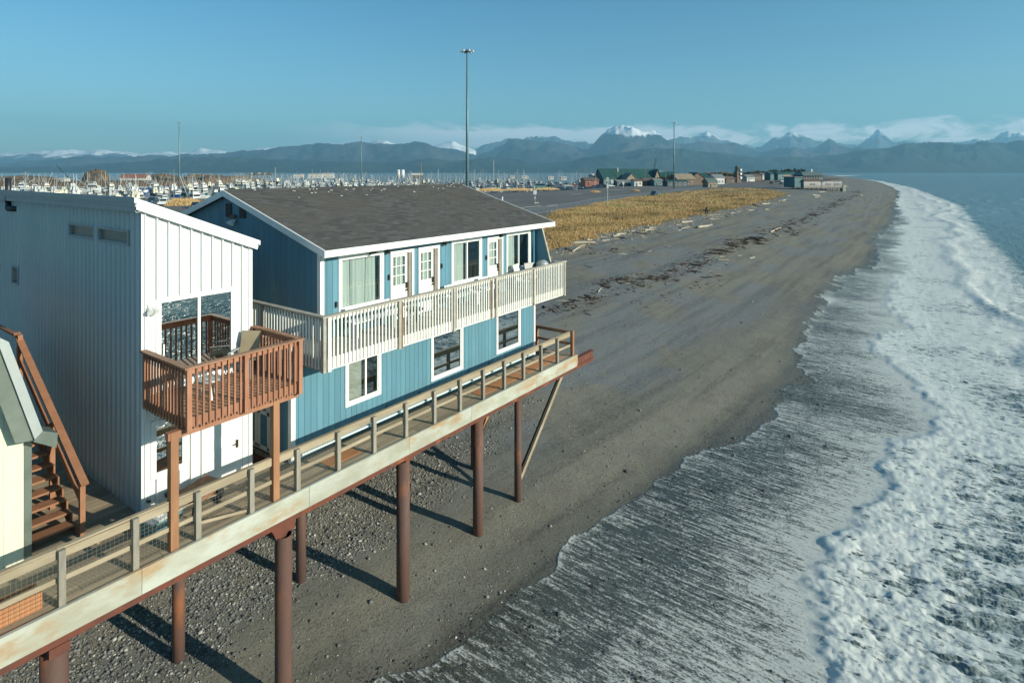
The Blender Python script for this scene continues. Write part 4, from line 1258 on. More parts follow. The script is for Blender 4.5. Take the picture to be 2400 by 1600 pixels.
def stool_table(name, label, x, y, z, r, h, mat):
    t_ = thing(name, label, 'table', (x, y, z), world=True)
    MB().cyl((x, y, z + h - 0.04), (x, y, z + h), r, n=20).smooth().build('table_top', mat, t_)
    for a in range(3):
        an = a * 2.094 + 0.4
        MB().beam((x + r * .3 * math.cos(an), y + r * .3 * math.sin(an), z + h - .04), (x + r * .75 * math.cos(an), y + r * .75 * math.sin(an), z + 0.003), 0.03, 0.03).build('leg', mat, t_)
    return t_


stool_table('side_table', 'small dark round table on the white balcony', 13.4, 13.6, 8.40, 0.3, 0.5, M['bdark'])
gr = thing('kettle_grill', 'domed pale grey kettle grill at the far end of the white balcony', 'grill', (20.75, 13.55, 8.40), world=True)
rings = []
for k in range(9):
    a = math.pi * k / 8
    rr = max(0.02, 0.27 * math.sin(a)); zz = 9.33 + 0.24 * math.cos(math.pi - a)
    rings.append([(20.75 + rr * math.cos(q_), 13.55 + rr * math.sin(q_), zz) for q_ in [2 * math.pi * i / 16 for i in range(16)]])
MB().loft(rings).smooth().build('bowl_and_lid', M['gtrim'], gr)
for a in range(3):
    an = a * 2.094
    MB().beam((20.75 + .15 * math.cos(an), 13.55 + .15 * math.sin(an), 9.15), (20.75 + .3 * math.cos(an), 13.55 + .3 * math.sin(an), 8.403), 0.025, 0.025).build('leg', M['blk'], gr)
MB().box(20.70, 20.80, 13.53, 13.57, 9.565, 9.60).build('handle', M['blk'], gr)


def chair(name, label, x, y, z, rz, fab, frame):
    c = thing(name, label, 'chair', (x, y, z), rz)
    MB().box(-0.26, 0.26, -0.24, 0.22, 0.40, 0.43).build('seat', fab, c)
    MB().prism([(-0.25, 0.20, 0.44), (-0.25, 0.235, 0.44), (-0.25, 0.40, 1.05), (-0.25, 0.365, 1.05)], (0.5, 0, 0)).build('backrest', fab, c)
    for sx in (-0.28, 0.28):
        MB().beam((sx, -0.24, 0.003), (sx, -0.24, 0.62), 0.025, 0.025).build('leg', frame, c)
        MB().beam((sx, 0.3, 0.003), (sx, 0.22, 0.62), 0.025, 0.025).build('leg', frame, c)
        MB().beam((sx, -0.26, 0.63), (sx, 0.30, 0.63), 0.045, 0.025).build('armrest', frame, c)
    return c


chair('chair', 'pale plastic chair by the farthest window on the white balcony', 19.75, 13.8, 8.40, 0.2, M['vinyl'], M['vinyl'])
chair('chair', 'dark folding chair between the kettle grill and the pale plastic chair', 20.2, 13.6, 8.40, -0.4, M['bdark'], M['blk'])

# ------------------------------------------------------------------ white metal building
mbd = thing('metal_building', 'tall narrow building with white metal front and grey corrugated side', 'building', (7.4, 20.0, DZ), world=True)
WX0, WX1, WY0, WY1 = 6.12, 8.79, 15.04, 27.5
wz = lambda x: 12.40 - (x - WX0) * (1.17 / (WX1 - WX0))
ops_w = [(6.42, 8.36, 8.04, 10.22), (6.31, 7.14, 6.0, 7.36), (7.55, 8.56, DZ + 0.03, 7.38)]
core = MB()
xs = sorted({WX0 + 0.03, WX1, *[o[0] for o in ops_w], *[o[1] for o in ops_w]})
for a, b in zip(xs[:-1], xs[1:]):
    cuts = sorted([(o[2], o[3]) for o in ops_w if o[0] < (a + b) / 2 < o[1]])
    z = DZ + 0.01
    for c0, c1 in cuts + [(None, None)]:
        if c0 is None:
            core.prism([(a, WY0 + 0.02, z), (b, WY0 + 0.02, z), (b, WY0 + 0.02, wz(b) - .02), (a, WY0 + 0.02, wz(a) - .02)], (0, 0.1, 0))
        else:
            if c0 - z > 0.01: core.box(a, b, WY0 + 0.02, WY0 + 0.12, z, c0)
            z = c1
fw = core.build('front_wall', M['wmetal'], mbd)
# standing seam panels with raised ribs
x = WX0 + 0.05
pw = 0.262
while x < WX1 - 0.02:
    xb = min(x + pw, WX1)
    eds = sorted({e_ for o in ops_w for e_ in (o[0], o[1]) if x < e_ < xb})
    pts = [x] + eds + [xb]
    for p0, p1 in zip(pts[:-1], pts[1:]):
        cuts = sorted([(o[2], o[3]) for o in ops_w if o[0] < (p0 + p1) / 2 < o[1]])
        z = DZ + 0.02
        for c0, c1 in cuts + [(None, None)]:
            if p1 - p0 > 0.02:
                if c0 is None:
                    MB().prism([(p0 + .002, WY0, z), (p1 - .002, WY0, z), (p1 - .002, WY0, wz(p1) - .03), (p0 + .002, WY0, wz(p0) - .03)], (0, 0.018, 0)).build('panel', M['wmetal'], fw)
                elif c0 - z > 0.02:
                    MB().box(p0 + .002, p1 - .002, WY0, WY0 + 0.018, z, c0).build('panel', M['wmetal'], fw)
            if c0 is not None: z = c1
    # seam rib
    cuts = sorted([(o[2], o[3]) for o in ops_w if o[0] - 0.03 < x < o[1] + 0.03])
    z = DZ + 0.02
    for c0, c1 in cuts + [(wz(x) - 0.03, None)]:
        if c0 - z > 0.02:
            MB().box(x - 0.012, x + 0.012, WY0 - 0.062, WY0 - 0.001, z, c0).build('seam_rib', M['wmetal'], fw)
        if c1 is not None: z = c1
    x += pw
# screw heads in rows
mb = MB()
for zz in (12.0, 11.3, 10.55, 9.8, 7.7, 6.6, 5.7):
    x = WX0 + 0.09
    while x < WX1:
        if zz < wz(x) - 0.1 and not any(o[0] - .02 < x < o[1] + .02 and o[2] < zz < o[3] for o in ops_w):
            mb.box(x - 0.008, x + 0.008, WY0 - 0.006, WY0 - 0.0005, zz - 0.008, zz + 0.008)
        x += pw
sc_ = mb.build('screw', M['gtrim'], fw); sc_['kind'] = 'stuff'
MB().box(WX0 - 0.025, WX0 + 0.05, WY0 - 0.03, WY0 - 0.002, DZ, wz(WX0)).build('corner_strip', M['wmetal'], mbd)
MB().box(WX1 - 0.07, WX1 + 0.03, WY0 - 0.03, WY0 - 0.002, DZ, wz(WX1)).box(WX1 + 0.002, WX1 + 0.03, WY0, WY0 + 0.12, DZ, wz(WX1)).build('corner_strip', M['wmetal'], mbd)
# corrugated side wall (facing the camera), with window openings
ops_g = [(15.66, 17.50, 11.44, 11.82), (17.72, 19.48, 11.44, 11.82), (23.8, 24.45, 9.6, 10.2)]
ys = []; y = WY0
prof_ = [(0.0, 0.0), (0.13, 0.0), (0.16, -0.05), (0.225, -0.05), (0.255, 0.0)]
per = 0.27
yl = []
while y < WY1:
    for (dy, dx) in prof_:
        yl.append((y + dy, dx))
    y += per
for o in ops_g:
    yl += [(o[0], 0.0), (o[1], 0.0)]
yl = sorted(yl)
zl = sorted({DZ - 0.15, 12.42, *[o[2] for o in ops_g], *[o[3] for o in ops_g]})
pts = [(WX0 + dx, yv, z) for z in zl for (yv, dx) in yl]
nyl = len(yl)
fs = []
for i in range(len(zl) - 1):
    zc = (zl[i] + zl[i + 1]) / 2
    for j in range(nyl - 1):
        yc = (yl[j][0] + yl[j + 1][0]) / 2
        if yl[j + 1][0] - yl[j][0] < 1e-6: continue
        if any(o[0] < yc < o[1] and o[2] < zc < o[3] for o in ops_g): continue
        fs.append((i * nyl + j, i * nyl + nyl + j, i * nyl + nyl + j + 1, i * nyl + j + 1))
gw = MB().poly(pts, fs).build('corrugated_wall', M['gmetal'], mbd)
for i, o in enumerate(ops_g):
    f_ = MB()
    y0, y1, z0, z1 = o
    X = WX0
    f_.box(X - 0.05, X + 0.05, y0, y0 + 0.06, z0, z1).box(X - 0.05, X + 0.05, y1 - 0.06, y1, z0, z1).box(X - 0.05, X + 0.05, y0 + .06, y1 - .06, z1 - 0.06, z1).box(X - 0.05, X + 0.05, y0 + .06, y1 - .06, z0, z0 + 0.06)
    w_ = f_.build('window', M['gtrim'], mbd)
    MB().box(X + 0.01, X + 0.015, y0 + .06, y1 - .06, z0 + .06, z1 - .06).build('pane', M['glass'], w_)
    MB().box(X + 0.12, X + 0.14, y0, y1, z0, z1).build('blind', M['blind'], w_)
# other walls, roof
MB().box(WX1 - 0.1, WX1 - 0.002, WY0 + 0.13, WY1, DZ, 11.2).build('side_wall', M['gmetal'], mbd)
MB().box(WX0 + 0.05, WX1 - 0.1, WY1 - 0.1, WY1, DZ, 11.2).build('back_wall', M['gmetal'], mbd)
rt = lambda x: 12.60 - (x - 5.95) * (1.22 / 2.97)
mroof = MB().prism([(5.93, WY0 - 0.12, rt(5.93) - 0.20), (8.94, WY0 - 0.12, rt(8.94) - 0.20), (8.94, WY0 - 0.12, rt(8.94) - 0.02), (5.93, WY0 - 0.12, rt(5.93) - 0.02)], (0, WY1 - WY0 + 0.3, 0)).build('roof', M['gtrim'], mbd)
MB().prism([(5.90, WY0 - 0.16, rt(5.90) - 0.12), (8.97, WY0 - 0.16, rt(8.97) - 0.12), (8.97, WY0 - 0.16, rt(8.97)), (5.90, WY0 - 0.16, rt(5.90))], (0, 0.038, 0)).build('rake_trim', M['wmetal'], mroof)
MB().prism([(5.95, WY0 - 0.14, rt(5.95) - 0.26), (8.9, WY0 - 0.14, rt(8.9) - 0.26), (8.9, WY0 - 0.14, rt(8.9) - 0.122), (5.95, WY0 - 0.14, rt(5.95) - 0.122)], (0, 0.018, 0)).build('rake_trim', M['wmetal'], mroof)
MB().box(5.90, 5.927, WY0 - 0.12, WY1, rt(5.9) - 0.13, rt(5.9) + 0.005).build('eave_trim', M['gtrim'], mroof)
MB().box(5.945, 5.955, WY0 - 0.10, WY1, rt(5.9) - 0.33, rt(5.9) - 0.132).box(5.95, 6.11, WY0 - 0.1, WY1, rt(5.9) - 0.345, rt(5.9) - 0.332).build('eave_trim', M['gtrim'], mroof)
# vent pipe with elbow on the side wall
MB().cyl((6.02, 24.55, 12.18), (6.02, 24.55, 13.0), 0.085, n=12).cyl((6.02, 24.55, 12.18), (5.98, 24.35, 12.02), 0.085, n=12).cyl((5.98, 24.35, 12.02), (6.12, 24.0, 12.02), 0.085, n=12).smooth().build('vent_pipe', M['blk'], mbd)
# sliding door
window(mbd, 6.42, 8.36, 8.04, 10.22, WY0, fr=0.07, inner=0.05, mull=7.42, frame_mat='vinyl', glass='glassd', deep=2.0)
MB().beam((6.58, WY0 - 0.04, 8.85), (6.58, WY0 - 0.04, 9.12), 0.03, 0.03).build('door_pull', M['vinyl'], mbd)
window(mbd, 6.31, 7.14, 6.0, 7.36, WY0, fr=0.09, inner=0.03, frame_mat='vinyl', glass='glassd')
MB().box(7.56, 8.55, WY0 + 0.004, WY0 + 0.05, DZ + 0.04, 7.37).build('door', M['vinyl'], mbd)
dl = bpy.data.objects['door.003'] if 'door.003' in bpy.data.objects else None
MB().box(7.72, 8.4, WY0 - 0.004, WY0 + 0.003, DZ + 0.25, DZ + 0.85).box(7.72, 8.4, WY0 - 0.004, WY0 + 0.003, DZ + 1.1, DZ + 1.9).build('door_panel', M['wmetal'], mbd)
MB().box(8.37, 8.43, WY0 - 0.03, WY0 - 0.0045, 6.0, 6.2).beam((8.40, WY0 - 0.05, 6.12), (8.28, WY0 - 0.05, 6.1), 0.02, 0.02).build('door_handle', M['brass'], mbd)
# flood lamp by the slider
MB().box(6.24, 6.34, WY0 - 0.04, WY0 - 0.036 + 0.03, 9.98, 10.12).cyl((6.26, WY0 - 0.05, 10.02), (6.22, WY0 - 0.20, 9.95), 0.045, 0.07).cyl((6.32, WY0 - 0.05, 10.02), (6.37, WY0 - 0.20, 9.95), 0.045, 0.07).build('flood_lamp', M['bwhite'], mbd)
MB().box(6.2, 6.26, WY0 - 0.12, WY0 - 0.04, 5.55, 5.62).box(6.6, 6.66, WY0 - 0.12, WY0 - 0.04, 5.5, 5.6).build('hose_bib', M['blk'], mbd)

# red cedar balcony
CX0, CX1, CY0, CZ = 6.17, 8.80, 12.95, 8.0
cb = MB().box(CX0 + 0.02, CX1 - 0.02, CY0 + 0.05, CY0 + 0.09, 7.78, CZ - 0.045).box(CX0 + 0.02, CX0 + 0.06, CY0 + 0.1, WY0 - 0.04, 7.78, CZ - 0.045).box(CX1 - 0.06, CX1 - 0.02, CY0 + 0.1, WY0 - 0.04, 7.78, CZ - 0.045).build('balcony', M['cedar'], mbd)
for k in range(5):
    xj = CX0 + 0.5 + k * 0.42
    MB().box(xj, xj + 0.04, CY0 + 0.1, WY0 - 0.04, 7.80, CZ - 0.045).build('joist', M['cedar'], cb)
for k in range(14):
    y0 = CY0 + 0.03 + k * 0.146
    MB().box(CX0, CX1, y0, y0 + 0.125, CZ - 0.04, CZ).build('deck_board', M['cedartop'], cb)
MB().box(CX0 - 0.02, CX1 + 0.02, CY0 - 0.015, CY0 + 0.022, 7.80, CZ + 0.0).build('rim_board', M['cedar'], cb)
MB().box(CX0 - 0.04, CX0 - 0.003, CY0 + 0.03, WY0 - 0.04, 7.80, CZ).build('rim_board', M['cedar'], cb)
MB().box(CX1 + 0.003, CX1 + 0.04, CY0 + 0.03, WY0 - 0.04, 7.80, CZ).build('rim_board', M['cedar'], cb)
cbal = MB().box(-0.019, 0.019, -0.019, 0.019, 7.76, 9.04).mesh('baluster', M['cedar'])
x = CX0 + 0.16
while x < CX1 - 0.08:
    if abs(x - 7.42) > 0.06:
        inst('baluster', cbal, cb, (x, CY0 - 0.036, random.uniform(-0.01, 0.01)))
    x += 0.139
for X in (CX0 - 0.061, CX1 + 0.061):
    y = CY0 + 0.14
    while y < WY0 - 0.08:
        inst('baluster', cbal, cb, (X, y, random.uniform(-0.01, 0.01)))
        y += 0.139
for X, Y_ in ((CX0 - 0.02, CY0 - 0.06), (7.42, CY0 - 0.06), (CX1 + 0.02, CY0 - 0.06)):
    MB().box(X - 0.05, X + 0.05, Y_ - 0.042, Y_ + 0.042, 7.74, 9.05).build('post', M['cedar'], cb)
MB().box(CX0 - 0.05, CX0 + 0.04, WY0 - 0.13, WY0 - 0.04, CZ, 9.05).build('post', M['cedar'], cb)
MB().box(CX1 - 0.04, CX1 + 0.05, WY0 - 0.13, WY0 - 0.04, CZ, 9.05).build('post', M['cedar'], cb)
MB().box(CX0 - 0.12, CX1 + 0.12, CY0 - 0.11, CY0 + 0.04, 9.055, 9.095).build('cap_rail', M['cedartop'], cb)
MB().box(CX0 - 0.12, CX0 + 0.03, CY0 + 0.042, WY0 - 0.04, 9.055, 9.095).build('cap_rail', M['cedartop'], cb)
MB().box(CX1 - 0.03, CX1 + 0.12, CY0 + 0.042, WY0 - 0.04, 9.055, 9.095).build('cap_rail', M['cedartop'], cb)
MB().box(CX0, CX1, CY0 - 0.012, CY0 + 0.02, 8.93, 9.05).build('sub_rail', M['cedar'], cb)
MB().box(CX0 - 0.04, CX0 - 0.008, CY0 + 0.03, WY0 - 0.14, 8.93, 9.05).build('sub_rail', M['cedar'], cb)
MB().box(CX1 + 0.008, CX1 + 0.04, CY0 + 0.03, WY0 - 0.14, 8.93, 9.05).build('sub_rail', M['cedar'], cb)
for xp in (5.93, 8.27):
    MB().box(xp + 0.22 if xp < 7 else xp - 0.09, xp + 0.40 if xp < 7 else xp + 0.09, 13.20, 13.36, DZ + 0.004, 7.79).build('support_post', M['timber'], cb) if False else MB().box(xp - 0.08, xp + 0.08, 13.02, 13.18, DZ + 0.004, 7.76).build('support_post', M['timber'], cb)
MB().box(5.8, 8.9, 13.03, 13.17, 7.62, 7.775).build('support_beam', M['cedar'], cb)
chair('chair', 'tan canvas chair in the far corner of the red cedar balcony', 8.3, 14.5, CZ, -1.0, M['tan'], M['gsteel'])
stool_table('side_table', 'small grey round table on the red cedar balcony', 7.0, 13.75, CZ, 0.28, 0.45, M['gsteel'])

# things on the walkway
tt_ = thing('tote', 'grey blue tote bin with white rim on the walkway', 'bin', (6.1, 14.05, DZ), rz=0.25)
MB().prism([(-0.3, -0.2, 0.005), (0.3, -0.2, 0.005), (0.36, -0.25, 0.36), (-0.36, -0.25, 0.36)], (0, 0.42, 0)).build('tub', M['car_teal'], tt_)
MB().box(-0.40, 0.40, -0.30, 0.22, 0.362, 0.40).build('rim', M['bwhite'], tt_)
MB().cyl((-0.1, -0.05, 0.40), (-0.1, -0.05, 0.52), 0.12, 0.1, 12).build('float', M['bwhite'], tt_)
wb = thing('wheelbarrow', 'rust red wheelbarrow parked on the walkway beside the timber post', 'wheelbarrow', (6.95, 14.1, DZ), rz=0.2)
rings = [[(-0.22, -0.18, 0.28), (0.25, -0.18, 0.30), (0.25, 0.18, 0.30), (-0.22, 0.18, 0.28)], [(-0.36, -0.28, 0.55), (0.42, -0.28, 0.60), (0.42, 0.28, 0.60), (-0.36, 0.28, 0.55)]]
MB().loft(rings).build('tray', M['rustp'], wb)
for s in (-0.16, 0.16):
    MB().beam((0.45, s * 0.5, 0.2), (-0.85, s * 1.5, 0.5), 0.035, 0.035).build('handle', M['railw'], wb)
    MB().beam((-0.25, s, 0.26), (-0.32, s * 1.2, 0.002), 0.03, 0.03).build('leg', M['blk'], wb)
MB().cyl((0.5, -0.04, 0.17), (0.5, 0.04, 0.17), 0.165, n=16).build('wheel', M['tyre'], wb)

# ------------------------------------------------------------------ cream shed and stairs, at the left edge
shed = thing('cream_shed', 'cream walled shed with steep grey green metal roof edge', 'shed', (2.4, 17.0, DZ), world=True)
SHX1, SHY0 = 3.93, 15.0
for k in range(13):
    xa = -0.4 + k * 0.334; xb = min(xa + 0.33, SHX1 - 0.004)
    zt = 8.05 + min(1.9, (SHX1 - (xa + xb) / 2) * 2.85)
    MB().prism([(xa, SHY0, DZ + 0.02), (xb, SHY0, DZ + 0.02), (xb, SHY0, 7.95 + min(2.4, (SHX1 - xb) * 2.85)), (xa, SHY0, 7.95 + min(2.4, (SHX1 - xa) * 2.85))], (0, 0.03, 0)).build('wall_panel', M['cream'], shed)
MB().box(SHX1 - 0.002, SHX1 + 0.12, SHY0 - 0.02, SHY0 + 0.10, DZ, 7.9).build('corner_strip', M['mossm'], shed)  # added dark strip: the shade at this corner is put into its colour
MB().box(SHX1 - 0.10, SHX1 - 0.004, SHY0 + 0.12, 20.0, DZ, 7.9).build('side_wall', M['cream'], shed)
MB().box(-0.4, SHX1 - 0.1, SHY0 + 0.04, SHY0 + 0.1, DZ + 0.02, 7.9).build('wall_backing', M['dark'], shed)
# steep roof slope with a wide rake
rv = [(4.32, 7.62), (4.30, 7.86), (4.10, 8.0), (3.55, 9.82), (2.6, 10.6), (2.6, 10.35), (3.42, 9.62), (3.98, 7.86)]
MB().prism([(a, SHY0 + 0.1, b) for a, b in rv], (0, 5.2, 0)).build('roof', M['mossm'], shed)
MB().prism([(3.72, SHY0 - 0.30, 7.90), (4.02, SHY0 - 0.30, 7.86), (3.50, SHY0 - 0.30, 9.86), (2.6, SHY0 - 0.30, 10.6), (2.6, SHY0 - 0.3, 10.3), (3.22, SHY0 - 0.3, 9.7)], (0, 0.06, 0)).build('rake_board', M['mossm'], shed)
MB().prism([(4.02, SHY0 - 0.36, 7.84), (4.14, SHY0 - 0.36, 8.0), (3.60, SHY0 - 0.36, 9.92), (2.6, SHY0 - 0.36, 10.7), (2.6, SHY0 - 0.36, 10.55), (3.46, SHY0 - 0.36, 9.86)], (0, 0.45, 0)).build('rake_cap', M['gtrim'], shed)
MB().prism([(3.98, SHY0 - 0.38, 7.86), (4.36, SHY0 - 0.38, 7.60), (4.38, SHY0 - 0.38, 7.90), (4.14, SHY0 - 0.38, 8.02)], (0, 0.47, 0)).build('eave_return', M['mossm'], shed)

st = thing('staircase', 'brown timber staircase climbing between the shed and the corrugated wall', 'stairs', (4.5, 17.5, DZ), world=True)
nst = 15
for k in range(nst):
    y0 = 15.35 + k * 0.27; z = DZ + 0.24 + k * 0.185
    MB().box(4.04, 4.90, y0, y0 + 0.29, z - 0.045, z).build('tread', M['stairw'], st)
for X in (4.0, 4.92):
    pts = []
    for k in range(nst):
        y0 = 15.35 + k * 0.27; z = DZ + 0.19 + k * 0.185
        pts += [(X, y0, z - 0.185 if k else DZ + 0.01), (X, y0, z)]
    yE = 15.35 + nst * 0.27
    pts += [(X, yE, DZ + 0.19 + (nst - 1) * 0.185), (X, yE, DZ + (nst - 1) * 0.185 - 0.25), (X, 15.75, DZ + 0.01)]
    MB().prism(pts, (0.035, 0, 0)).build('stringer', M['stairw'], st)
MB().box(4.93, 5.03, 15.12, 15.22, DZ, 6.47).build('newel_post', M['stairw'], st)
MB().box(4.93, 5.03, 16.95, 17.05, DZ, 7.3).build('newel_post', M['stairw'], st)
MB().box(4.93, 5.03, 19.3, 19.4, DZ, 9.0).build('newel_post', M['stairw'], st)
sl = (8.90 - 6.50) / (19.4 - 15.05)
MB().beam((4.98, 15.0, 6.47), (4.98, 19.6, 6.47 + 4.6 * sl), 0.15, 0.045).build('hand_rail', M['stairw'], st)
MB().beam((4.98, 15.2, 6.05), (4.98, 19.5, 6.05 + 4.3 * sl), 0.04, 0.14).build('mid_rail', M['stairw'], st)
MB().box(3.98, 5.05, 19.4, 22.0, DZ + 2.85, DZ + 2.95).build('landing', M['stairw'], st)
MB().beam((4.98, 19.4, 8.95), (4.98, 22.0, 8.95), 0.1, 0.05).build('hand_rail', M['stairw'], st)
crate = thing('step_block', 'flat brown wooden step lying on the boards by the stairs', 'step', (5.3, 14.75, DZ), rz=0.1)
MB().box(-0.28, 0.28, -0.16, 0.16, 0.06, 0.10).build('top', M['plank'], crate)
MB().box(-0.26, -0.2, -0.15, 0.15, 0.004, 0.06).build('runner', M['plank'], crate)
MB().box(0.2, 0.26, -0.15, 0.15, 0.004, 0.06).build('runner', M['plank'], crate)

# ------------------------------------------------------------------ things on the ground: helpers
def ground_z(x, y): return float(gz(np.array([x]), np.array([y]))[0])


def hit(px, py):
    """where a measured direction meets the ground"""
    z = 2.5
    for _ in range(12):
        p = at(px, py, z - CAMH)
        z = 0.5 * z + 0.5 * ground_z(p.x, p.y)
    p = at(px, py, z - CAMH)
    return Vector((p.x, p.y, ground_z(p.x, p.y)))


OCT_V = np.array([(1, 0, 0), (-1, 0, 0), (0, 1, 0), (0, -1, 0), (0, 0, 1), (0, 0, -1)], float)
OCT_F = np.array([(0, 2, 4), (2, 1, 4), (1, 3, 4), (3, 0, 4), (2, 0, 5), (1, 2, 5), (3, 1, 5), (0, 3, 5)])
_t = (1 + 5 ** 0.5) / 2
ICO_V = np.array([(-1, _t, 0), (1, _t, 0), (-1, -_t, 0), (1, -_t, 0), (0, -1, _t), (0, 1, _t), (0, -1, -_t), (0, 1, -_t), (_t, 0, -1), (_t, 0, 1), (-_t, 0, -1), (-_t, 0, 1)]) / math.hypot(1, _t)
ICO_F = np.array([(0, 11, 5), (0, 5, 1), (0, 1, 7), (0, 7, 10), (0, 10, 11), (1, 5, 9), (5, 11, 4), (11, 10, 2), (10, 7, 6), (7, 1, 8), (3, 9, 4), (3, 4, 2), (3, 2, 6), (3, 6, 8), (3, 8, 9), (4, 9, 5), (2, 4, 11), (6, 2, 10), (8, 6, 7), (9, 8, 1)])


def scatter(name, label, x, y, size, flatn, mat, base=ICO_V, basef=ICO_F, elong=1.0, jitter=0.22, kind='stuff', smooth=True, zoff=0.25, tone=None):
    n = len(x)
    a = rng.uniform(0, 2 * np.pi, n)
    z = gz(x, y)
    bv = base[None] * (1 + rng.uniform(-jitter, jitter, (n, len(base), 1)))
    sx = size * rng.uniform(0.75, 1.3, n) * elong; sy = size * rng.uniform(0.7, 1.1, n); sz = size * flatn * rng.uniform(0.7, 1.2, n)
    vx = bv[..., 0] * sx[:, None]; vy = bv[..., 1] * sy[:, None]; vz = bv[..., 2] * sz[:, None]
    ca, sa = np.cos(a)[:, None], np.sin(a)[:, None]
    X = vx * ca - vy * sa + x[:, None]; Y = vx * sa + vy * ca + y[:, None]; Z = vz + (z + sz * zoff)[:, None]
    V = np.stack([X, Y, Z], -1).reshape(-1, 3)
    Fc = (basef[None] + (np.arange(n) * len(base))[:, None, None]).reshape(-1, 3)
    me = np_mesh(name, V, Fc, mat, smooth)
    tn = rng.uniform(0, 1, n) if tone is None else tone
    attr(me, 'tone', np.repeat(tn, len(base)))
    o = link(bpy.data.objects.new(name, me))
    return tag(o, label, kind=kind)


def tone_mat(name, ramp, rough=0.85):
    m, t, out = newmat(name)
    b = nd(t, 'ShaderNodeBsdfPrincipled', i_Roughness=rough)
    b.inputs['Specular IOR Level'].default_value = 0.3
    a = nd(t, 'ShaderNodeAttribute', attribute_name='tone')
    cr = nd(t, 'ShaderNodeValToRGB')
    els = cr.color_ramp.elements
    while len(els) < len(ramp): els.new(0.5)
    for i, (p, c) in enumerate(ramp):
        els[i].position = p; els[i].color = (*c, 1)
    lk(t, a.outputs['Fac'], cr.inputs[0])
    lk(t, cr.outputs[0], b.inputs['Base Color'])
    lk(t, b.outputs[0], out.inputs[0])
    return m


M['stone'] = tone_mat('beach_stone', [(0.0, (0.06, 0.06, 0.06)), (0.35, (0.13, 0.13, 0.125)), (0.7, (0.19, 0.195, 0.19)), (0.9, (0.25, 0.24, 0.22)), (1.0, (0.42, 0.41, 0.38))])
M['stoned'] = tone_mat('wet_stone', [(0.0, (0.02, 0.022, 0.025)), (0.7, (0.05, 0.052, 0.055)), (1.0, (0.16, 0.16, 0.15))], 0.35)
M['weed'] = tone_mat('dry_kelp', [(0.0, (0.018, 0.013, 0.010)), (0.6, (0.04, 0.027, 0.020)), (1.0, (0.10, 0.06, 0.036))])
M['grass'] = tone_mat('dune_grass', [(0.0, (0.24, 0.18, 0.08)), (0.45, (0.44, 0.29, 0.125)), (0.8, (0.52, 0.36, 0.17)), (1.0, (0.33, 0.28, 0.11))])

# gravel bank under the houses
n = 80000
x = rng.uniform(1, 27, n); y = 14.2 + rng.beta(1.3, 1.6, n) * 13
dens = ss(y + (fbm(x * 0.7, y * 0.7, 3, 55) - 0.5) * 3.0 - 0.10 * np.maximum(x - 13, 0) + 0.12 * np.maximum(8 - x, 0), 15.2, 16.6) * (1 - 0.8 * ss(x, 16, 24))
k = rng.uniform(0, 1, n) < dens
x, y = x[k], y[k]
scatter('gravel', 'bank of grey beach stones under the houses', x, y, rng.lognormal(math.log(0.025), 0.40, len(x)), 0.65, M['stone'])
# stones strewn over the sand
n = 34000
d_ = 12 + 55 * rng.beta(1.0, 1.8, n); pxr = rng.uniform(-200, 2000, n)
u_ = (pxr - 1200) / F_PX
x = (CC + u_ * SS) * d_; y = (SS - u_ * CC) * d_
k = (y > yedge(x) + 0.1) & (y < 30) & (rng.uniform(0, 1, n) < 0.45 + 0.9 * ss(fbm(x * 0.8, y * 0.8, 3, 66), 0.5, 0.65))
x, y = x[k], y[k]
scatter('loose_stones', 'loose stones strewn over the wet grey sand', x, y, rng.lognormal(math.log(0.019), 0.55, len(x)), 0.6, M['stone'], OCT_V, OCT_F)
# dark wet pebbles in the backwash
n = 30000
x = rng.uniform(9, 55, n); y = rng.uniform(2, 13, n)
e_ = yedge(x) - y
k = (e_ > -0.6) & (y > yfront(x) + 0.2) & (rng.uniform(0, 1, n) < (0.15 + 1.1 * ss(fbm(x * 0.6, y * 0.35, 3, 44), 0.42, 0.62)) * (1 - 0.75 * ss(e_, 2.5, 6)))
x, y = x[k], y[k]
scatter('wet_pebbles', 'dark wet pebbles showing through the thin backwash', x, y, rng.lognormal(math.log(0.018), 0.45, len(x)), 0.7, M['stoned'], OCT_V, OCT_F, zoff=0.5)

# wrack line of kelp
WR = [(150, 1160, 1.0), (250, 1140, .8), (400, 1100, 1.2), (480, 1090, .8), (600, 1060, 1.3), (560, 1030, .7), (640, 950, 1.0), (700, 900, .7), (780, 870, .9), (880, 860, .5), (1000, 885, 1.3), (1100, 890, 2.0), (1180, 885, 1.7), (1290, 820, 1.4), (1380, 790, 1.0), (1450, 740, 1.3), (1530, 725, 1.3), (1600, 665, 1.0), (1700, 640, 1.0), (1760, 580, 1.2), (1850, 555, 1.6), (1930, 520, 1.6), (2020, 500, 1.2), (2100, 485, 1.2), (2200, 440, 1.0), (2300, 420, 1.0), (600, 900, .4), (1300, 1050, .4), (1500, 940, .3), (980, 1095, .3), (1650, 890, .4), (800, 600, .3), (680, 640, .4)]
xs_, ys_ = [], []
for (zx, zy, wt) in WR:
    p = hit(1250 + zx / 3.92, 430 + zy / 3.92)
    m_ = int(62 * wt)
    sp_ = 0.010 * p.length
    cl_x = rng.normal(0, 1, (9, 2))
    ci = rng.integers(0, 9, m_)
    xs_.append(p.x + sp_ * 3.4 * wt ** .5 * cl_x[ci, 0] + rng.normal(0, sp_ * 1.2, m_)); ys_.append(p.y + sp_ * 0.9 * cl_x[ci, 1] + rng.normal(0, sp_ * 0.55, m_))
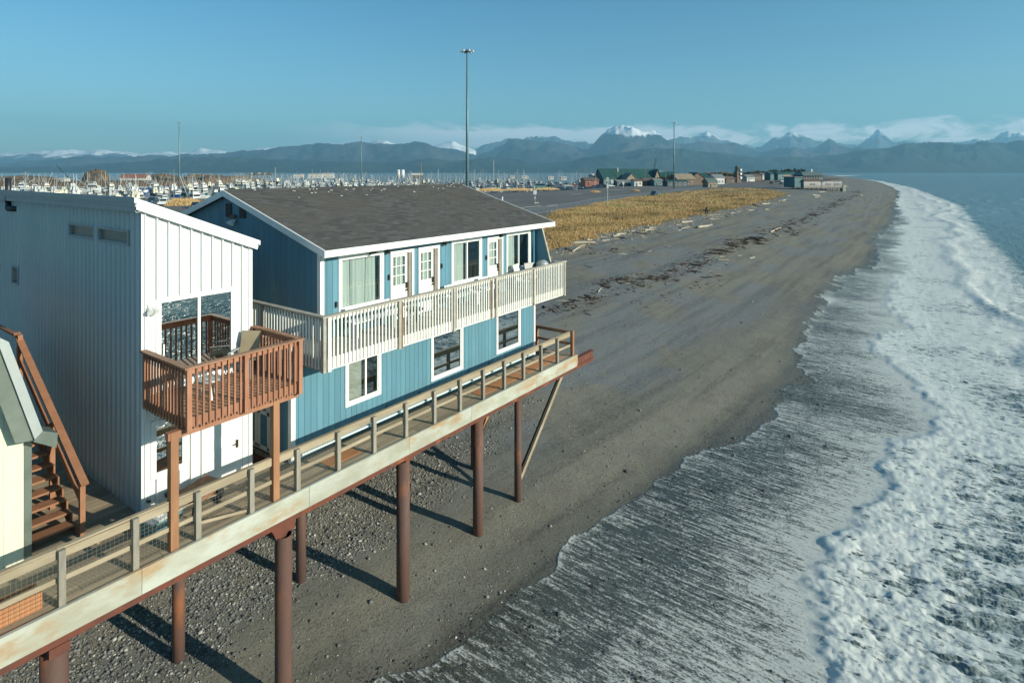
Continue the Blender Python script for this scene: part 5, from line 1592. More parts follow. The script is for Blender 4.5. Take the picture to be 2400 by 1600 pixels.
for (px_, py_) in [(1850, 527), (1880, 515), (1915, 500), (1940, 487), (1960, 478), (1980, 468), (2000, 460), (2010, 450)]:
    p = hit(px_, py_)
    xs_.append(p.x + rng.normal(0, 9, 110)); ys_.append(p.y + rng.normal(0, 1.1, 110))
x = np.concatenate(xs_); y = np.concatenate(ys_)
scatter('kelp_wrack', 'dark brown wrack line of dried kelp along the beach', x, y, rng.lognormal(math.log(0.07), 0.55, len(x)) * np.clip(np.hypot(x, y) / 60, 0.8, 1.8), 0.3, M['weed'], OCT_V, OCT_F, elong=2.2, smooth=False)

# dune grass
n = 300000
d_ = 1.0 / rng.uniform(1 / 330, 1 / 62, n); pxr = rng.uniform(1230, 1910, n)
u_ = (pxr - 1200) / F_PX
x = (CC + u_ * SS) * d_; y = (SS - u_ * CC) * d_
gx_ = x + (fbm(x * 0.25, y * 0.25, 3, 5) - 0.5) * 7; gy_ = y + (fbm(x * 0.25 + 40, y * 0.25, 3, 6) - 0.5) * 4
stray = rng.uniform(0, 1, n) < 0.12
gx_ = gx_ + stray * rng.normal(0, 5, n); gy_ = gy_ + stray * rng.normal(0, 2.5, n)
k = inpoly(gx_, gy_, GRASS) & (rng.uniform(0, 1, n) < 0.35 + ss(fbm(x * 0.35, y * 0.35, 3, 12), 0.35, 0.55))
x, y, d_ = x[k], y[k], d_[k]
n = len(x)
V = []; tn = []
z = gz(x, y)
hh = rng.uniform(0.22, 0.5, n) * (0.6 + 0.8 * fbm(x * 0.12, y * 0.12, 3, 14))
patch = fbm(x * 0.09, y * 0.16, 4, 15)
for b in range(2):
    a = rng.uniform(0, 2 * np.pi, n); lean = rng.uniform(0.1, 0.55, n) * hh; w_ = 0.018 + d_ * 0.00035
    ox, oy = rng.normal(0, 0.12, n), rng.normal(0, 0.12, n)
    p0 = np.stack([x + ox - w_ * np.sin(a), y + oy + w_ * np.cos(a), z - 0.03], 1)
    p1 = np.stack([x + ox + w_ * np.sin(a), y + oy - w_ * np.cos(a), z - 0.03], 1)
    p2 = np.stack([x + ox + lean * np.cos(a) + 0.15 * hh, y + oy + lean * np.sin(a), z + hh * rng.uniform(0.75, 1.1, n)], 1)
    V.append(np.stack([p0, p1, p2], 1)); tn.append(np.clip(0.5 + 1.7 * (patch - 0.5) + rng.normal(0, 0.08, n), 0, 1))
V = np.concatenate(V).reshape(-1, 3)
gme2 = np_mesh('dune_grass', V, np.arange(len(V)).reshape(-1, 3), M['grass'], False)
attr(gme2, 'tone', np.repeat(np.concatenate(tn), 3))
tag(link(bpy.data.objects.new('dune_grass', gme2)), 'golden dry dune grass between the beach and the road', kind='stuff')

# driftwood
LOGS = [(1339, 571, 1394, 570, .22, 0), (1344, 591, 1369, 575, .16, 0), (1376, 563, 1388, 563, .14, 0), (1436, 554, 1453, 553.5, .18, 0), (1444, 551, 1467, 547, .14, 0), (1490, 546, 1520, 549, .16, 1), (1510, 541, 1531, 540, .22, 0), (1520, 535, 1538, 535, .18, 0), (1596, 522, 1624, 521, .26, 0), (1584, 527.5, 1598, 527.5, .14, 0), (1594, 537, 1619, 532, .10, 0), (1633, 535, 1671, 528, .27, 0), (1661, 514, 1686, 514, .10, 0), (1712, 501, 1722, 500, .16, 0), (1784, 479.5, 1806, 477.5, .22, 0), (1829, 472, 1842, 468.5, .26, 0), (1793, 492, 1802, 492, .2, 0), (1803.5, 545, 1833, 535, .16, 0), (1533, 496.5, 1542, 496.5, .14, 0), (1681, 609, 1709, 610, .09, 0), (1756, 606, 1770, 603, .09, 0), (1478, 588, 1524, 593, .05, 1), (1410, 564, 1429, 564, .14, 0), (1766, 481, 1782, 485, .25, 1), (1754, 494, 1766, 493, .16, 0), (1902, 458, 1924, 459, .26, 0), (1909, 463, 1919, 463, .22, 0), (1921, 451, 1933, 450.5, .22, 0), (1827, 472.5, 1841, 469, .2, 0), (1846, 460, 1851, 459.5, .2, 0), (1786, 479, 1806, 477, .16, 0), (2003, 434, 2009, 433, .3, 0), (1978, 437.5, 1990, 437.5, .3, 0), (2017, 458, 2022, 458, .2, 0), (1402, 686, 1410, 676, .07, 0), (1300, 581, 1312, 586, .1, 0), (1325, 584, 1336, 588, .18, 1), (1452, 556, 1472, 561, .12, 1), (1538, 544, 1565, 549, .06, 1), (1656, 506, 1690, 503, .1, 0), (1668, 510, 1700, 508, .08, 0), (1476, 543, 1488, 541, .09, 0), (1700, 506, 1708, 510, .12, 1), (1726, 497, 1736, 496, .1, 0)]
LB = {0: 'long bleached log lying level at the foot of the dune grass', 1: 'crooked bleached branch at the near end of the driftwood', 11: 'thick bleached log with a raised knot, lowest on the beach', 17: 'lone straight pale log lying out on the open shingle', 19: 'pale forked branch lying among the kelp', 20: 'short bent pale stick on open shingle below the kelp', 21: 'long thin dark branch lying on the upper shingle', 25: 'pale log on the shingle below the beach restaurant'}
LOGL = []
for i, (x0, y0, x1, y1, r, dk) in enumerate(LOGS):
    r *= 0.75
    a = hit(x0, y0); b = hit(x1, y1)
    if (b - a).length > 14: b = a + (b - a).normalized() * 14
    a.z += r * 0.75; b.z += r * 0.75
    L_ = (b - a)
    side = L_.cross(Vector((0, 0, 1))).normalized()
    rings = []; m_ = 7
    ph_ = random.uniform(0, 6)
    for k in range(m_):
        f_ = k / (m_ - 1)
        c_ = a + L_ * f_ + side * math.sin(f_ * 3 + ph_) * L_.length * 0.03 + Vector((0, 0, r * 0.3 * math.sin(f_ * 5 + ph_)))
        rr = r * (1.15 - 0.55 * f_) * random.uniform(0.88, 1.12)
        dv = L_.normalized(); s_ = side; u2 = s_.cross(dv)
        rings.append([c_ + (s_ * math.cos(q_) + u2 * math.sin(q_)) * rr * random.uniform(0.9, 1.1) for q_ in [2 * math.pi * j / 8 for j in range(8)]])
    lb = LB.get(i) or ('dark waterlogged driftwood log along the grass edge' if dk else 'bleached driftwood log along the grass edge')
    t_ = thing('driftwood_log', lb, 'log', (a + b) / 2, group='driftwood logs along the top of the beach', world=True)
    MB().loft(rings).smooth().build('trunk', M['driftd'] if dk else M['drift'], t_)
    if i not in LB: LOGL.append((dk, t_))
    if i in (1, 11, 19, 0, 7):
        c_ = a + L_ * 0.8
        MB().cyl(c_, c_ + side * 0.5 * r * 3 + Vector((0, 0, r * 3.2)), r * 0.5, r * 0.2, 7).smooth().build('branch_stub', M['drift'], t_)
# splinters and sticks washed up with the logs
sx_, sy2 = [], []
for (x0, y0, x1, y1, r, dk) in LOGS:
    a = hit((x0 + x1) / 2, (y0 + y1) / 2)
    k = 26
    sx_.append(a.x + rng.normal(0, 6.0, k)); sy2.append(a.y + rng.normal(0, 1.3, k))
sx_ = np.concatenate(sx_); sy2 = np.concatenate(sy2)
k = (sx_ > 30) & (sy2 > 22)
scatter('driftwood_sticks', 'small bleached sticks littering the top of the beach', sx_[k], sy2[k], rng.lognormal(math.log(0.07), 0.4, k.sum()), 0.6, M['stick'] if 'stick' in M else M.setdefault('stick', tone_mat('bleached_stick', [(0, (0.12, 0.09, 0.06)), (0.5, (0.3, 0.25, 0.19)), (1, (0.5, 0.45, 0.37))])), OCT_V, OCT_F, elong=4.5, smooth=False)
p = hit(1657, 500)
t_ = thing('tree_stump', 'dark uprooted stump standing at the grass edge', 'stump', p, world=True)
MB().cyl(p - Vector((0, 0, .2)), p + Vector((0.1, 0, 1.5)), 0.6, 0.25, 9).smooth().build('trunk', M['driftd'], t_)
for k in range(6):
    an = k * 1.05
    MB().cyl(p + Vector((0, 0, 0.5)), p + Vector((math.cos(an) * 1.1, math.sin(an) * 1.1, random.uniform(0.1, 1.0))), 0.22, 0.06, 6).smooth().build('root', M['driftd'], t_)

# ------------------------------------------------------------------ road
M['asph'] = pm('grey_asphalt', (0.125, 0.13, 0.135), (0.15, 0.155, 0.155), scale=0.3, rough=0.85)
RC = np.array([(-400, 72), (-100, 66), (40, 66), (108, 74), (150, 83), (184, 92.5), (239, 100), (300, 107), (343, 113), (420, 128), (520, 152), (700, 195), (1080, 290)], float)
xx = np.concatenate([np.linspace(-400, 400, 240), np.linspace(405, 1080, 80)])
from numpy import interp
yy_ = interp(xx, RC[:, 0], RC[:, 1]); yy_ = np.convolve(np.pad(yy_, 6, mode='edge'), np.ones(13) / 13, 'valid')
dx = np.gradient(xx); dy = np.gradient(yy_); ln = np.hypot(dx, dy)
nx, ny = -dy / ln, dx / ln
def strip(name, label, o0, o1, z, mat, i0=0, i1=None, kind='structure'):
    sl_ = slice(i0, i1)
    a = np.stack([xx[sl_] + nx[sl_] * o0, yy_[sl_] + ny[sl_] * o0, np.full(len(xx[sl_]), z)], 1)
    b = np.stack([xx[sl_] + nx[sl_] * o1, yy_[sl_] + ny[sl_] * o1, np.full(len(xx[sl_]), z)], 1)
    V = np.concatenate([a, b]); n_ = len(a)
    f_ = np.array([(i, i + 1, n_ + i + 1, n_ + i) for i in range(n_ - 1)])
    return tag(link(bpy.data.objects.new(name, np_mesh(name, V, f_, mat))), label, kind=kind)
strip('road', 'grey asphalt road running along the spit', -4.2, 4.2, 4.36, M['asph'])
M['paint'] = pm('road_paint', (0.6, 0.6, 0.56), (0.45, 0.45, 0.42), scale=0.8, rough=0.8)
strip('road_marking', 'white edge line along the road', 3.5, 3.75, 4.372, M['paint'])
strip('road_marking', 'white edge line along the seaward side of the road', -3.75, -3.5, 4.372, M['paint'])
# parking bay lines on the gravel lot
for (px_, py_, l_) in [(1225, 487, 9), (1285, 483, 12), (1365, 474, 16), (1340, 456, 9), (1430, 446, 12)]:
    p = at(px_, py_, -8.9)
    o = MB().box(p.x, p.x + l_, p.y, p.y + 0.9, 4.335, 4.345).build('parking_marking', M['paint'])
    tag(o, 'pale worn parking line painted on the gravel lot', kind='structure')

# ------------------------------------------------------------------ tall light masts
def light_mast(px_, d, top_py, label, r=0.3, base_z=4.3):
    p = flat(px_, d, base_z)
    ht_ = CAMH + (HY - top_py) / F_PX * d - base_z
    t_ = thing('light_mast', label, 'light mast', p, group='tall floodlight masts')
    MB().cyl((0, 0, -0.3), (0, 0, ht_), r * 1.25, r * 0.6, 10).smooth().build('pole', M['pole'], t_)
    MB().cyl((0, 0, ht_ - 0.5), (0, 0, ht_ - 0.3), 0.75, 0.75, 12).build('head_ring', M['pole'], t_)
    for k in range(6):
        a = k * math.pi / 3
        MB().beam((0.7 * math.cos(a), 0.7 * math.sin(a), ht_ - 0.4), (1.25 * math.cos(a), 1.25 * math.sin(a), ht_ - 0.32), 0.10, 0.10).build('bracket', M['pole'], t_)
        MB().cyl((1.2 * math.cos(a), 1.2 * math.sin(a), ht_ - 0.62), (1.2 * math.cos(a), 1.2 * math.sin(a), ht_ - 0.2), 0.34, 0.2, 8).build('floodlight', M['gtrim'], t_)
light_mast(1095, 128, 116, 'tallest floodlight mast, rising behind the blue house roof', 0.30)
light_mast(420, 320, 285, 'thin floodlight mast above the harbour, leftmost of four', 0.34)
light_mast(847, 455, 320, 'small distant floodlight mast over the harbour, second from left', 0.36, base_z=2.5)
light_mast(1580, 318, 286, 'floodlight mast rising behind the green roofed buildings', 0.34)

# ------------------------------------------------------------------ boats
def hull(L_, B_, H_, mat, par, sheer=0.35, dark=None):
    rings = []
    for f_, w_, s_ in ((0.0, 0.72, 0.1), (0.25, 0.95, 0.0), (0.55, 1.0, 0.05), (0.8, 0.68, 0.45), (0.95, 0.25, 0.85), (1.0, 0.03, 1.0)):
        x = -L_ / 2 + L_ * f_; w = B_ / 2 * w_; z1 = H_ + sheer * s_ * H_; kx = L_ * 0.03 * f_
        rings.append([(x - kx, 0, -0.45), (x - kx, w * 0.75, -0.1), (x, w, z1), (x, w * 0.9, z1), (x, w * 0.88, z1 - 0.25), (x, -w * 0.88, z1 - 0.25), (x, -w * 0.9, z1), (x, -w, z1), (x - kx, -w * 0.75, -0.1)])
    return MB().loft(rings).build('hull', mat, par)


def cabin(x0, x1, w, z0, z1, mat, par, win=True):
    s = (z1 - z0) * 0.18
    c_ = MB().loft([[(x0, -w, z0), (x1, -w, z0), (x1, w, z0), (x0, w, z0)], [(x0 + s * .3, -w * .9, z1), (x1 - s, -w * .9, z1), (x1 - s, w * .9, z1), (x0 + s * .3, w * .9, z1)]]).build('cabin', mat, par)
    if win:
        h = z1 - z0; za, zb = z0 + h * 0.5, z0 + h * 0.82
        MB().box(x0 + s, x1 - s * 0.75, -w * 0.975, w * 0.975, za, zb).box(x1 - s, x1 - s * 0.42, -w * 0.8, w * 0.8, za, zb).build('windows', M['gwin'], c_)
    return c_


def boat_sail(hm):
    t_ = thing('sailboat', '', 'sailboat')
    hull(9, 2.8, 1.0, hm, t_)
    cabin(-1.5, 2.2, 0.85, 0.95, 1.6, M['hullw'], t_)
    MB().cyl((0.6, 0, 1.0), (0.6, 0, 12.5), 0.11, 0.07, 6).build('mast', M['mast'], t_)
    MB().beam((0.6, 0, 2.2), (-3.3, 0, 2.3), 0.22, 0.25).build('boom', M['bblue'], t_)
    MB().beam((0.6, -0.9, 7.5), (0.6, 0.9, 7.5), 0.06, 0.06).build('spreader', M['mast'], t_)
    return t_


def boat_troll(hm, cabm, L_=13.0):
    t_ = thing('fishing_boat', '', 'fishing boat')
    hull(L_, 4.2, 1.5, hm, t_, 0.6)
    cabin(0.2, 3.6, 1.45, 1.4, 3.9, cabm, t_)
    cabin(0.8, 2.6, 1.1, 3.9, 5.2, cabm, t_)
    MB().cyl((0.0, 0, 1.2), (0.0, 0, 10.5), 0.14, 0.08, 6).build('mast', M['hullw'], t_)
    MB().beam((0.0, 0, 3.0), (-5.0, 0, 7.0), 0.16, 0.16).build('boom', M['hullw'], t_)
    for s in (-1, 1):
        MB().beam((0.3, s * 1.6, 1.8), (-0.6, s * 4.6, 11.0), 0.12, 0.12).build('trolling_pole', M['mast'], t_)
    MB().box(-5.2, -1.2, -1.2, 1.2, 1.15, 1.9).build('hatch', M['bcream'], t_)
    return t_


def boat_cruise(hm):
    t_ = thing('cabin_cruiser', '', 'motor boat')
    hull(8.2, 2.9, 1.15, hm, t_)
    cabin(-1.2, 2.1, 1.15, 1.05, 2.5, M['hullw'], t_)
    MB().box(-1.8, 1.0, -1.05, 1.05, 2.52, 2.62).build('cabin_roof', M['hullw'], t_)
    MB().cyl((-0.6, 0, 2.6), (-0.8, 0, 4.2), 0.06, 0.04, 5).build('aerial', M['mast'], t_)
    MB().box(-4.5, -4.05, -0.35, 0.35, 0.1, 1.5).build('outboard', M['bdark'], t_)
    return t_


def boat_yacht():
    t_ = thing('motor_yacht', '', 'yacht')
    hull(21, 5.4, 2.0, M['hullw'], t_, 0.5)
    cabin(-6.5, 4.6, 2.2, 1.9, 3.9, M['hullw'], t_)
    cabin(-4.5, 2.2, 1.8, 3.9, 5.5, M['hullw'], t_)
    MB().box(-4.6, -1.0, -1.6, 1.6, 6.4, 6.5).build('bimini', M['hullw'], t_)
    MB().beam((-2, 0, 5.4), (-3.0, 0, 8.2), 0.3, 0.2).build('radar_arch', M['hullw'], t_)
    return t_


PROTO = {'sw': boat_sail(M['hullw']), 'sb': boat_sail(M['bblue']), 'tw': boat_troll(M['hullw'], M['hullw']), 'tb': boat_troll(M['bblue'], M['hullw'], 17), 'td': boat_troll(M['bdark'], M['bcream'], 15), 'tg': boat_troll(M['bgreen'], M['hullw']), 'cw': boat_cruise(M['hullw']), 'cb': boat_cruise(M['bblue']), 'cr': boat_cruise(M['bred']), 'y': boat_yacht()}
BL = {'sw': 'white sailboat with bare mast moored in the harbour', 'sb': 'blue hulled sailboat with bare mast moored in the harbour', 'tw': 'white fishing boat with raised trolling poles in the harbour', 'tb': 'blue hulled fishing boat with white wheelhouse in the harbour', 'td': 'dark hulled fishing boat with cream wheelhouse in the harbour', 'tg': 'teal hulled fishing boat with white wheelhouse in the harbour', 'cw': 'small white cabin cruiser moored in the harbour', 'cb': 'small blue cabin cruiser moored in the harbour', 'cr': 'small red hulled cabin cruiser moored in the harbour', 'y': 'long white motor yacht moored beyond the blue house roof'}
BG = {'s': 'sailboats in the harbour', 't': 'fishing boats in the harbour', 'c': 'cabin cruisers in the harbour', 'y': 'yachts in the harbour'}
KEEP = {}
BOATS = []


def copy_tree(o, parent=None):
    c = o.copy(); COL.objects.link(c); c.parent = parent
    for ch in o.children: copy_tree(ch, c)
    return c


def place_boat(kind, p, rz, label=None, sc=1.0):
    if kind not in KEEP:
        o = PROTO[kind]; KEEP[kind] = 1
    else:
        o = copy_tree(PROTO[kind])
    o.location = p; o.rotation_euler = (0, 0, rz); o.scale = (sc, sc, sc)
    o['label'] = label or BL[kind]; o['group'] = BG[kind[0]]
    if not label: BOATS.append((kind, o))
    return o


BPOS = []


def free(p, rad):
    for q, r2 in BPOS:
        if (p.x - q.x) ** 2 + (p.y - q.y) ** 2 < (rad + r2) ** 2: return False
    BPOS.append((p.copy(), rad)); return True


SPEC = [('y', 675, 560, 0.9, None), ('tb', 352, 430, PHI - 1.35, 'large blue hulled fishing boat with white wheelhouse, nearest in the harbour'), ('tw', 205, 395, PHI - 1.3, 'large white fishing boat with boom and tall mast above the grey roof'), ('tw', 60, 440, PHI + 2.0, 'white fishing boat with slanting poles at the left edge of the photo'), ('cw', 470, 300, PHI - 1.2, None), ('td', 440, 420, PHI - 1.8, None), ('td', 555, 560, PHI - 1.6, None), ('tw', 630, 640, 2.5, None), ('tg', 800, 560, PHI - 1.4, None), ('tb', 830, 600, PHI - 1.6, None), ('tw', 872, 560, 2.6, None), ('tw', 910, 640, 0.3, None), ('cr', 1138, 395, PHI - 1.3, None), ('tw', 1150, 420, PHI - 1.5, None)]
for kd, px_, d, rz, lb in SPEC:
    p = flat(px_, d, 0.0)
    BPOS.append((p.copy(), 6.0))
    place_boat(kd, p, rz, lb, 1.25 if kd in ('tb', 'tw') and lb else 1.0)
cnt = 0
for d in (250, 262, 276, 292, 310, 330, 352, 376, 402, 432, 465, 500, 540, 585, 635, 690, 750, 820, 880):
    px_ = -60.0
    while px_ < 1395:
        px_ += random.uniform(0.8, 1.5) * 8.4 * F_PX / d
        dd = d + random.uniform(-5, 5)
        bn = np.interp(px_, BPX, BN); bf = np.interp(px_, BPX, BF)
        if not (bn + 22 < dd < bf - 32): continue
        lim = 455 + 30 * (px_ > 250) if px_ < 460 else (436 if px_ < 1090 else 452)
        if HY + (CAMH - 8) * F_PX / dd * 1.0 > lim + 22: continue
        dens = 0.95 if px_ > 1090 else (0.8 if px_ > 560 else ((0.3 if px_ < 480 else 0.6) if d > 420 else 0.75))
        if random.random() > dens: continue
        p = flat(px_, dd, 0.0)
        if not free(p, 3.2): continue
        if px_ > 1000: kd = random.choice(['sw', 'sw', 'sw', 'sb', 'cw', 'cw', 'tw', 'cw', 'sw'])
        else: kd = random.choice(['cw', 'cw', 'tw', 'cb', 'sw', 'td', 'cw', 'tg', 'cr', 'tw'])
        place_boat(kd, p, PHI + random.choice([0.9, 0.9 + math.pi]) + random.uniform(-0.15, 0.15), None, random.uniform(0.85, 1.2))
        cnt += 1
        if cnt > 430: break
    if cnt > 430: break

ORD = ['first', 'second', 'third', 'fourth', 'fifth', 'sixth', 'seventh', 'eighth', 'ninth', 'tenth', 'eleventh', 'twelfth', 'thirteenth', 'fourteenth', 'fifteenth', 'sixteenth', 'seventeenth', 'eighteenth', 'nineteenth', 'twentieth']


def ordn(i): return ORD[i] if i < len(ORD) else '%d%s' % (i + 1, {1: 'st', 2: 'nd', 3: 'rd'}.get((i + 1) % 10, 'th') if (i + 1) % 100 not in (11, 12, 13) else 'th')


def pxof(o):
    d_ = o.location.x * CC + o.location.y * SS
    return 1200 + F_PX * (o.location.x * SS - o.location.y * CC) / d_


ZONES = [(330, 'above the grey metal roof'), (560, 'above the blue gable'), (1100, 'behind the roof ridge'), (9999, 'beyond the gravel lot')]


def name_by_place(items, nouns):
    from collections import defaultdict
    buck = defaultdict(list)
    for kind, o in items:
        zn = next(z for lim, z in ZONES if pxof(o) < lim)
        buck[(kind, zn)].append(o)
    for (kind, zn), os_ in buck.items():
        os_.sort(key=pxof)
        for i, o in enumerate(os_):
            o['label'] = (nouns[kind] + ', only one ' + zn) if len(os_) == 1 else (nouns[kind] + ', ' + ordn(i) + ' from the left ' + zn)


for dk_ in (0, 1):
    os_ = sorted([o for d0, o in LOGL if d0 == dk_], key=pxof)
    for i, o in enumerate(os_):
        o['label'] = ('dark driftwood log, ' if dk_ else 'bleached driftwood log, ') + ordn(i) + ' of its colour counted from the house along the grass edge'
name_by_place(BOATS, {'sw': 'white sailboat with bare mast', 'sb': 'blue hulled sailboat', 'tw': 'white fishing boat with trolling poles', 'tb': 'blue hulled fishing boat', 'td': 'dark hulled fishing boat with cream wheelhouse', 'tg': 'teal hulled fishing boat', 'cw': 'small white cabin cruiser', 'cb': 'small blue cabin cruiser', 'cr': 'small red hulled cabin cruiser', 'y': 'long white motor yacht'})
# floating docks and mooring piles
PILES = []
for i, d in enumerate((285, 345, 420, 520, 610, 720)):
    p0 = flat(-40, d, 0.25); p1 = flat(440 if d < 500 else 1080, d * 1.03, 0.25)
    t_ = thing('floating_dock', 'long grey floating dock, ' + ordn(i) + ' from the near side of the harbour', 'dock', (p0 + p1) / 2, group='floating docks in the harbour', world=True)
    MB().beam(p0, p1, 2.4, 0.5).build('deck', M['fdeck'], t_)
    MB().beam(p0 + Vector((0, 0, .26)), p1 + Vector((0, 0, .26)), 2.5, 0.06).build('rim', M['greyw'], t_)
pile_me = MB().cyl((0, 0, -2), (0, 0, 5.0), 0.22, 0.17, 8).cyl((0, 0, 5.0), (0, 0, 5.4), 0.24, 0.03, 8).mesh('mooring_pile', M['polew'])
for k in range(90):
    px_ = random.choice([random.uniform(0, 460), random.uniform(850, 1390), random.uniform(850, 1390)])
    d = random.uniform(300, 800)
    bn = np.interp(px_, BPX, BN); bf = np.interp(px_, BPX, BF)
    if not bn + 20 < d < bf - 25: continue
    o = inst('mooring_pile', pile_me, None, flat(px_, d, 0.0))
    tag(o, 'brown timber mooring pile standing among the boats', 'pile', 'mooring piles in the harbour'); PILES.append(('p', o))
name_by_place(PILES, {'p': 'brown timber mooring pile'})
# taller bare poles that stand out against the bay
for px_, top, d, r, mt, lb in ((247, 401, 330, .22, 'mast', 'pale bare pole with a boom above the grey metal roof'), (645, 393, 420, .3, 'mast', 'white bare pole beside the motor yacht'), (496, 405, 330, .2, 'polew', 'brown utility pole behind the blue gable'), (963, 401, 420, .25, 'mast', 'white pole rising over the roof ridge beside the silos'), (987, 383, 330, .3, 'polew', 'dark tipped timber pole behind the roof ridge'), (1027, 397, 400, .22, 'mast', 'short pale pole behind the roof ridge, right of the timber pole'), (1157, 377, 430, .26, 'mast', 'tall white mast standing over the moored boats')):
    p = flat(px_, d, 0.0); h = CAMH + (HY - top) / F_PX * d
    t_ = thing('harbour_pole', lb, 'pole', p)
    MB().cyl((0, 0, -2), (0, 0, h), r, r * 0.7, 8).build('shaft', M[mt], t_)
    MB().cyl((0, 0, h), (0, 0, h + 0.4), r * 0.9, r * 0.3, 8).build('cap', M['polew'], t_)

# ------------------------------------------------------------------ buildings on the spit
def gable(name, label, px_, d, rz, w, dp, h, rh, wm, rm, z=4.3, wins=(), over=0.5, cat='building', door=True, group=None):
    """w along local x, dp along local y, ridge along x; front faces -y"""
    p = flat(px_, d, z)
    t_ = thing(name, label, cat, p, rz, group)
    MB().box(-w / 2, w / 2, -dp / 2, dp / 2, -0.8, h).prism([(-w / 2, -dp / 2, h), (-w / 2, dp / 2, h), (-w / 2, 0, h + rh - 0.06)], (w, 0, 0)).build('wall', M[wm], t_)
    e_ = dp / 2 + over; sl_ = rh / (dp / 2); zz = h - over * sl_
    rf = MB()
    for s in (-1, 1):
        rf.prism([(-w / 2 - over, s * e_, zz + 0.03), (-w / 2 - over, s * e_, zz + 0.28), (-w / 2 - over, 0, h + rh + 0.28), (-w / 2 - over, 0, h + rh + 0.03)], (w + 2 * over, 0, 0))
    rf = rf.build('roof', M[rm], t_)
    for (wx, wz_, ww, wh) in wins:
        f_ = MB().box(wx - ww / 2 - .1, wx + ww / 2 + .1, -dp / 2 - 0.06, -dp / 2 - 0.01, wz_ - .1, wz_ + wh + .1).build('window', M['vinyl'], t_)
        MB().box(wx - ww / 2, wx + ww / 2, -dp / 2 - 0.09, -dp / 2 - 0.062, wz_, wz_ + wh).build('pane', M['gwin'], f_)
    if door:
        MB().box(-w * 0.3, -w * 0.3 + 1.0, -dp / 2 - 0.07, -dp / 2 - 0.01, 0, 2.1).build('door', M['bdark'], t_)
    return t_


def W4(n, w, z, ww=1.0, wh=1.2): return [(-w / 2 + w * (i + 0.5) / n, z, ww, wh) for i in range(n)]
FACE = PHI - R(90) + 0.35     # fronts turned to the camera
t_ = gable('lodge', 'long building with dark green hipped roof, left of the boardwalk row', 1436, 405, FACE + 0.1, 23, 12, 4.6, 6.2, 'tealwall', 'groof', wins=W4(6, 22, 1.2, 1.6, 1.5))
MB().cyl((3, -1.5, 9.0), (3, -1.5, 11.6), 0.4, 0.4, 8).build('chimney', M['bwhite'], t_)
t_ = gable('lodge', 'green roofed building with a tall pale front gable', 1503, 425, FACE, 24, 12, 4.8, 6.0, 'bwall', 'groof', wins=W4(6, 23, 1.2, 1.4, 1.5))
MB().prism([(6.6, -7.4, 0), (10.6, -7.4, 0), (10.6, -7.4, 5.5), (8.6, -7.4, 10.4), (6.6, -7.4, 5.5)], (0, 5, 0)).build('front_gable', M['tanwall'], t_)
gr_ = MB()
for s in (-1, 1):
    gr_.prism([(8.6 + s * 2.5, -8.0, 4.7), (8.6 + s * 2.5, -8.0, 4.95), (8.6, -8.0, 10.95), (8.6, -8.0, 10.6)], (0, 6, 0))
gr_.build('gable_roof', M['groof'], t_)
gable('shop', 'brown dormered shop between the two green roofs', 1473, 398, FACE + R(90), 8, 7, 4.6, 3.2, 'tanwall', 'gyroof', wins=[(0, 1.2, 2, 1.4)])
gable('shop', 'low teal shop with white door in front of the green roofs', 1462, 378, FACE, 13, 6, 2.8, 1.0, 'tealwall', 'gyroof', wins=W4(3, 12, 1.0))
gable('shop', 'small white fronted kiosk before the green roofed lodge', 1492, 372, FACE, 5.5, 4, 3.3, 0.9, 'wwall', 'broof', wins=W4(2, 5, 1.0))
gable('shop', 'brown timber shop with white corner posts below the tall gable', 1520, 385, FACE, 10, 6, 3.2, 1.6, 'bwall', 'broof', wins=W4(3, 9, 1.0))
gable('shop', 'teal fronted shop at the right end of the tall gable', 1538, 380, FACE, 6, 5, 3.4, 1.0, 'tealwall', 'gyroof', wins=W4(2, 5, 1.0))
gable('shed', 'dark red shed at the harbour end of the boardwalk row', 1382, 395, FACE, 10, 7, 3.4, 1.6, 'bred', 'broof', wins=W4(2, 9, 1.2))
gable('shop', 'pale grey harbour shop with white roof edge', 1398, 425, FACE, 8, 8, 6.0, 1.2, 'lilac', 'wwall', wins=W4(2, 7, 3.4))
gable('warehouse', 'long low building with cream flat roof behind the lodge', 1530, 520, FACE, 18, 10, 8.5, 0.8, 'tanwall', 'wwall', wins=W4(4, 17, 5.0))
gable('warehouse', 'grey green roofed building between gable and light mast', 1562, 460, FACE, 15, 10, 4.6, 4.2, 'bwall', 'groof', wins=W4(4, 14, 1.2))
gable('shop', 'brown shop with pale wavy roof behind the light mast', 1598, 400, FACE, 14, 9, 4.4, 3.0, 'bwall', 'tanwall', wins=W4(4, 13, 1.2))
gable('shop', 'brown gabled shop right of the pale roof', 1626, 410, FACE + R(90), 9, 12, 4.2, 4.0, 'bwall', 'broof', wins=[(0, 1.2, 2.2, 1.6)])
gable('shop', 'low dark shop with teal awning below the light mast', 1583, 372, FACE, 15, 5, 2.8, 0.8, 'bdark', 'groof', wins=W4(4, 14, 0.9))
gable('shop', 'green roofed shop at the middle of the boardwalk', 1642, 425, FACE, 9, 9, 4.4, 3.4, 'tanwall', 'groof', wins=W4(2, 8, 1.2))
gable('hut', 'tan hut with pale green roof beside the road', 1664, 345, FACE, 6.5, 5, 3.2, 1.9, 'tanwall', 'mossm', wins=W4(2, 6, 1.0))
gable('shop', 'grey shop with slanting white ramp near the road', 1678, 440, FACE, 9, 8, 4.8, 2.2, 'lilac', 'gyroof', wins=W4(3, 8, 1.2))
gable('shop', 'small brown shop before the lookout tower', 1705, 470, FACE, 9, 7, 3.6, 1.6, 'bwall', 'broof', wins=W4(2, 8, 1.0))
t_ = thing('lookout_tower', 'dark timber lighthouse tower with white signboards', 'tower', flat(1728, 500, 4.3), FACE)
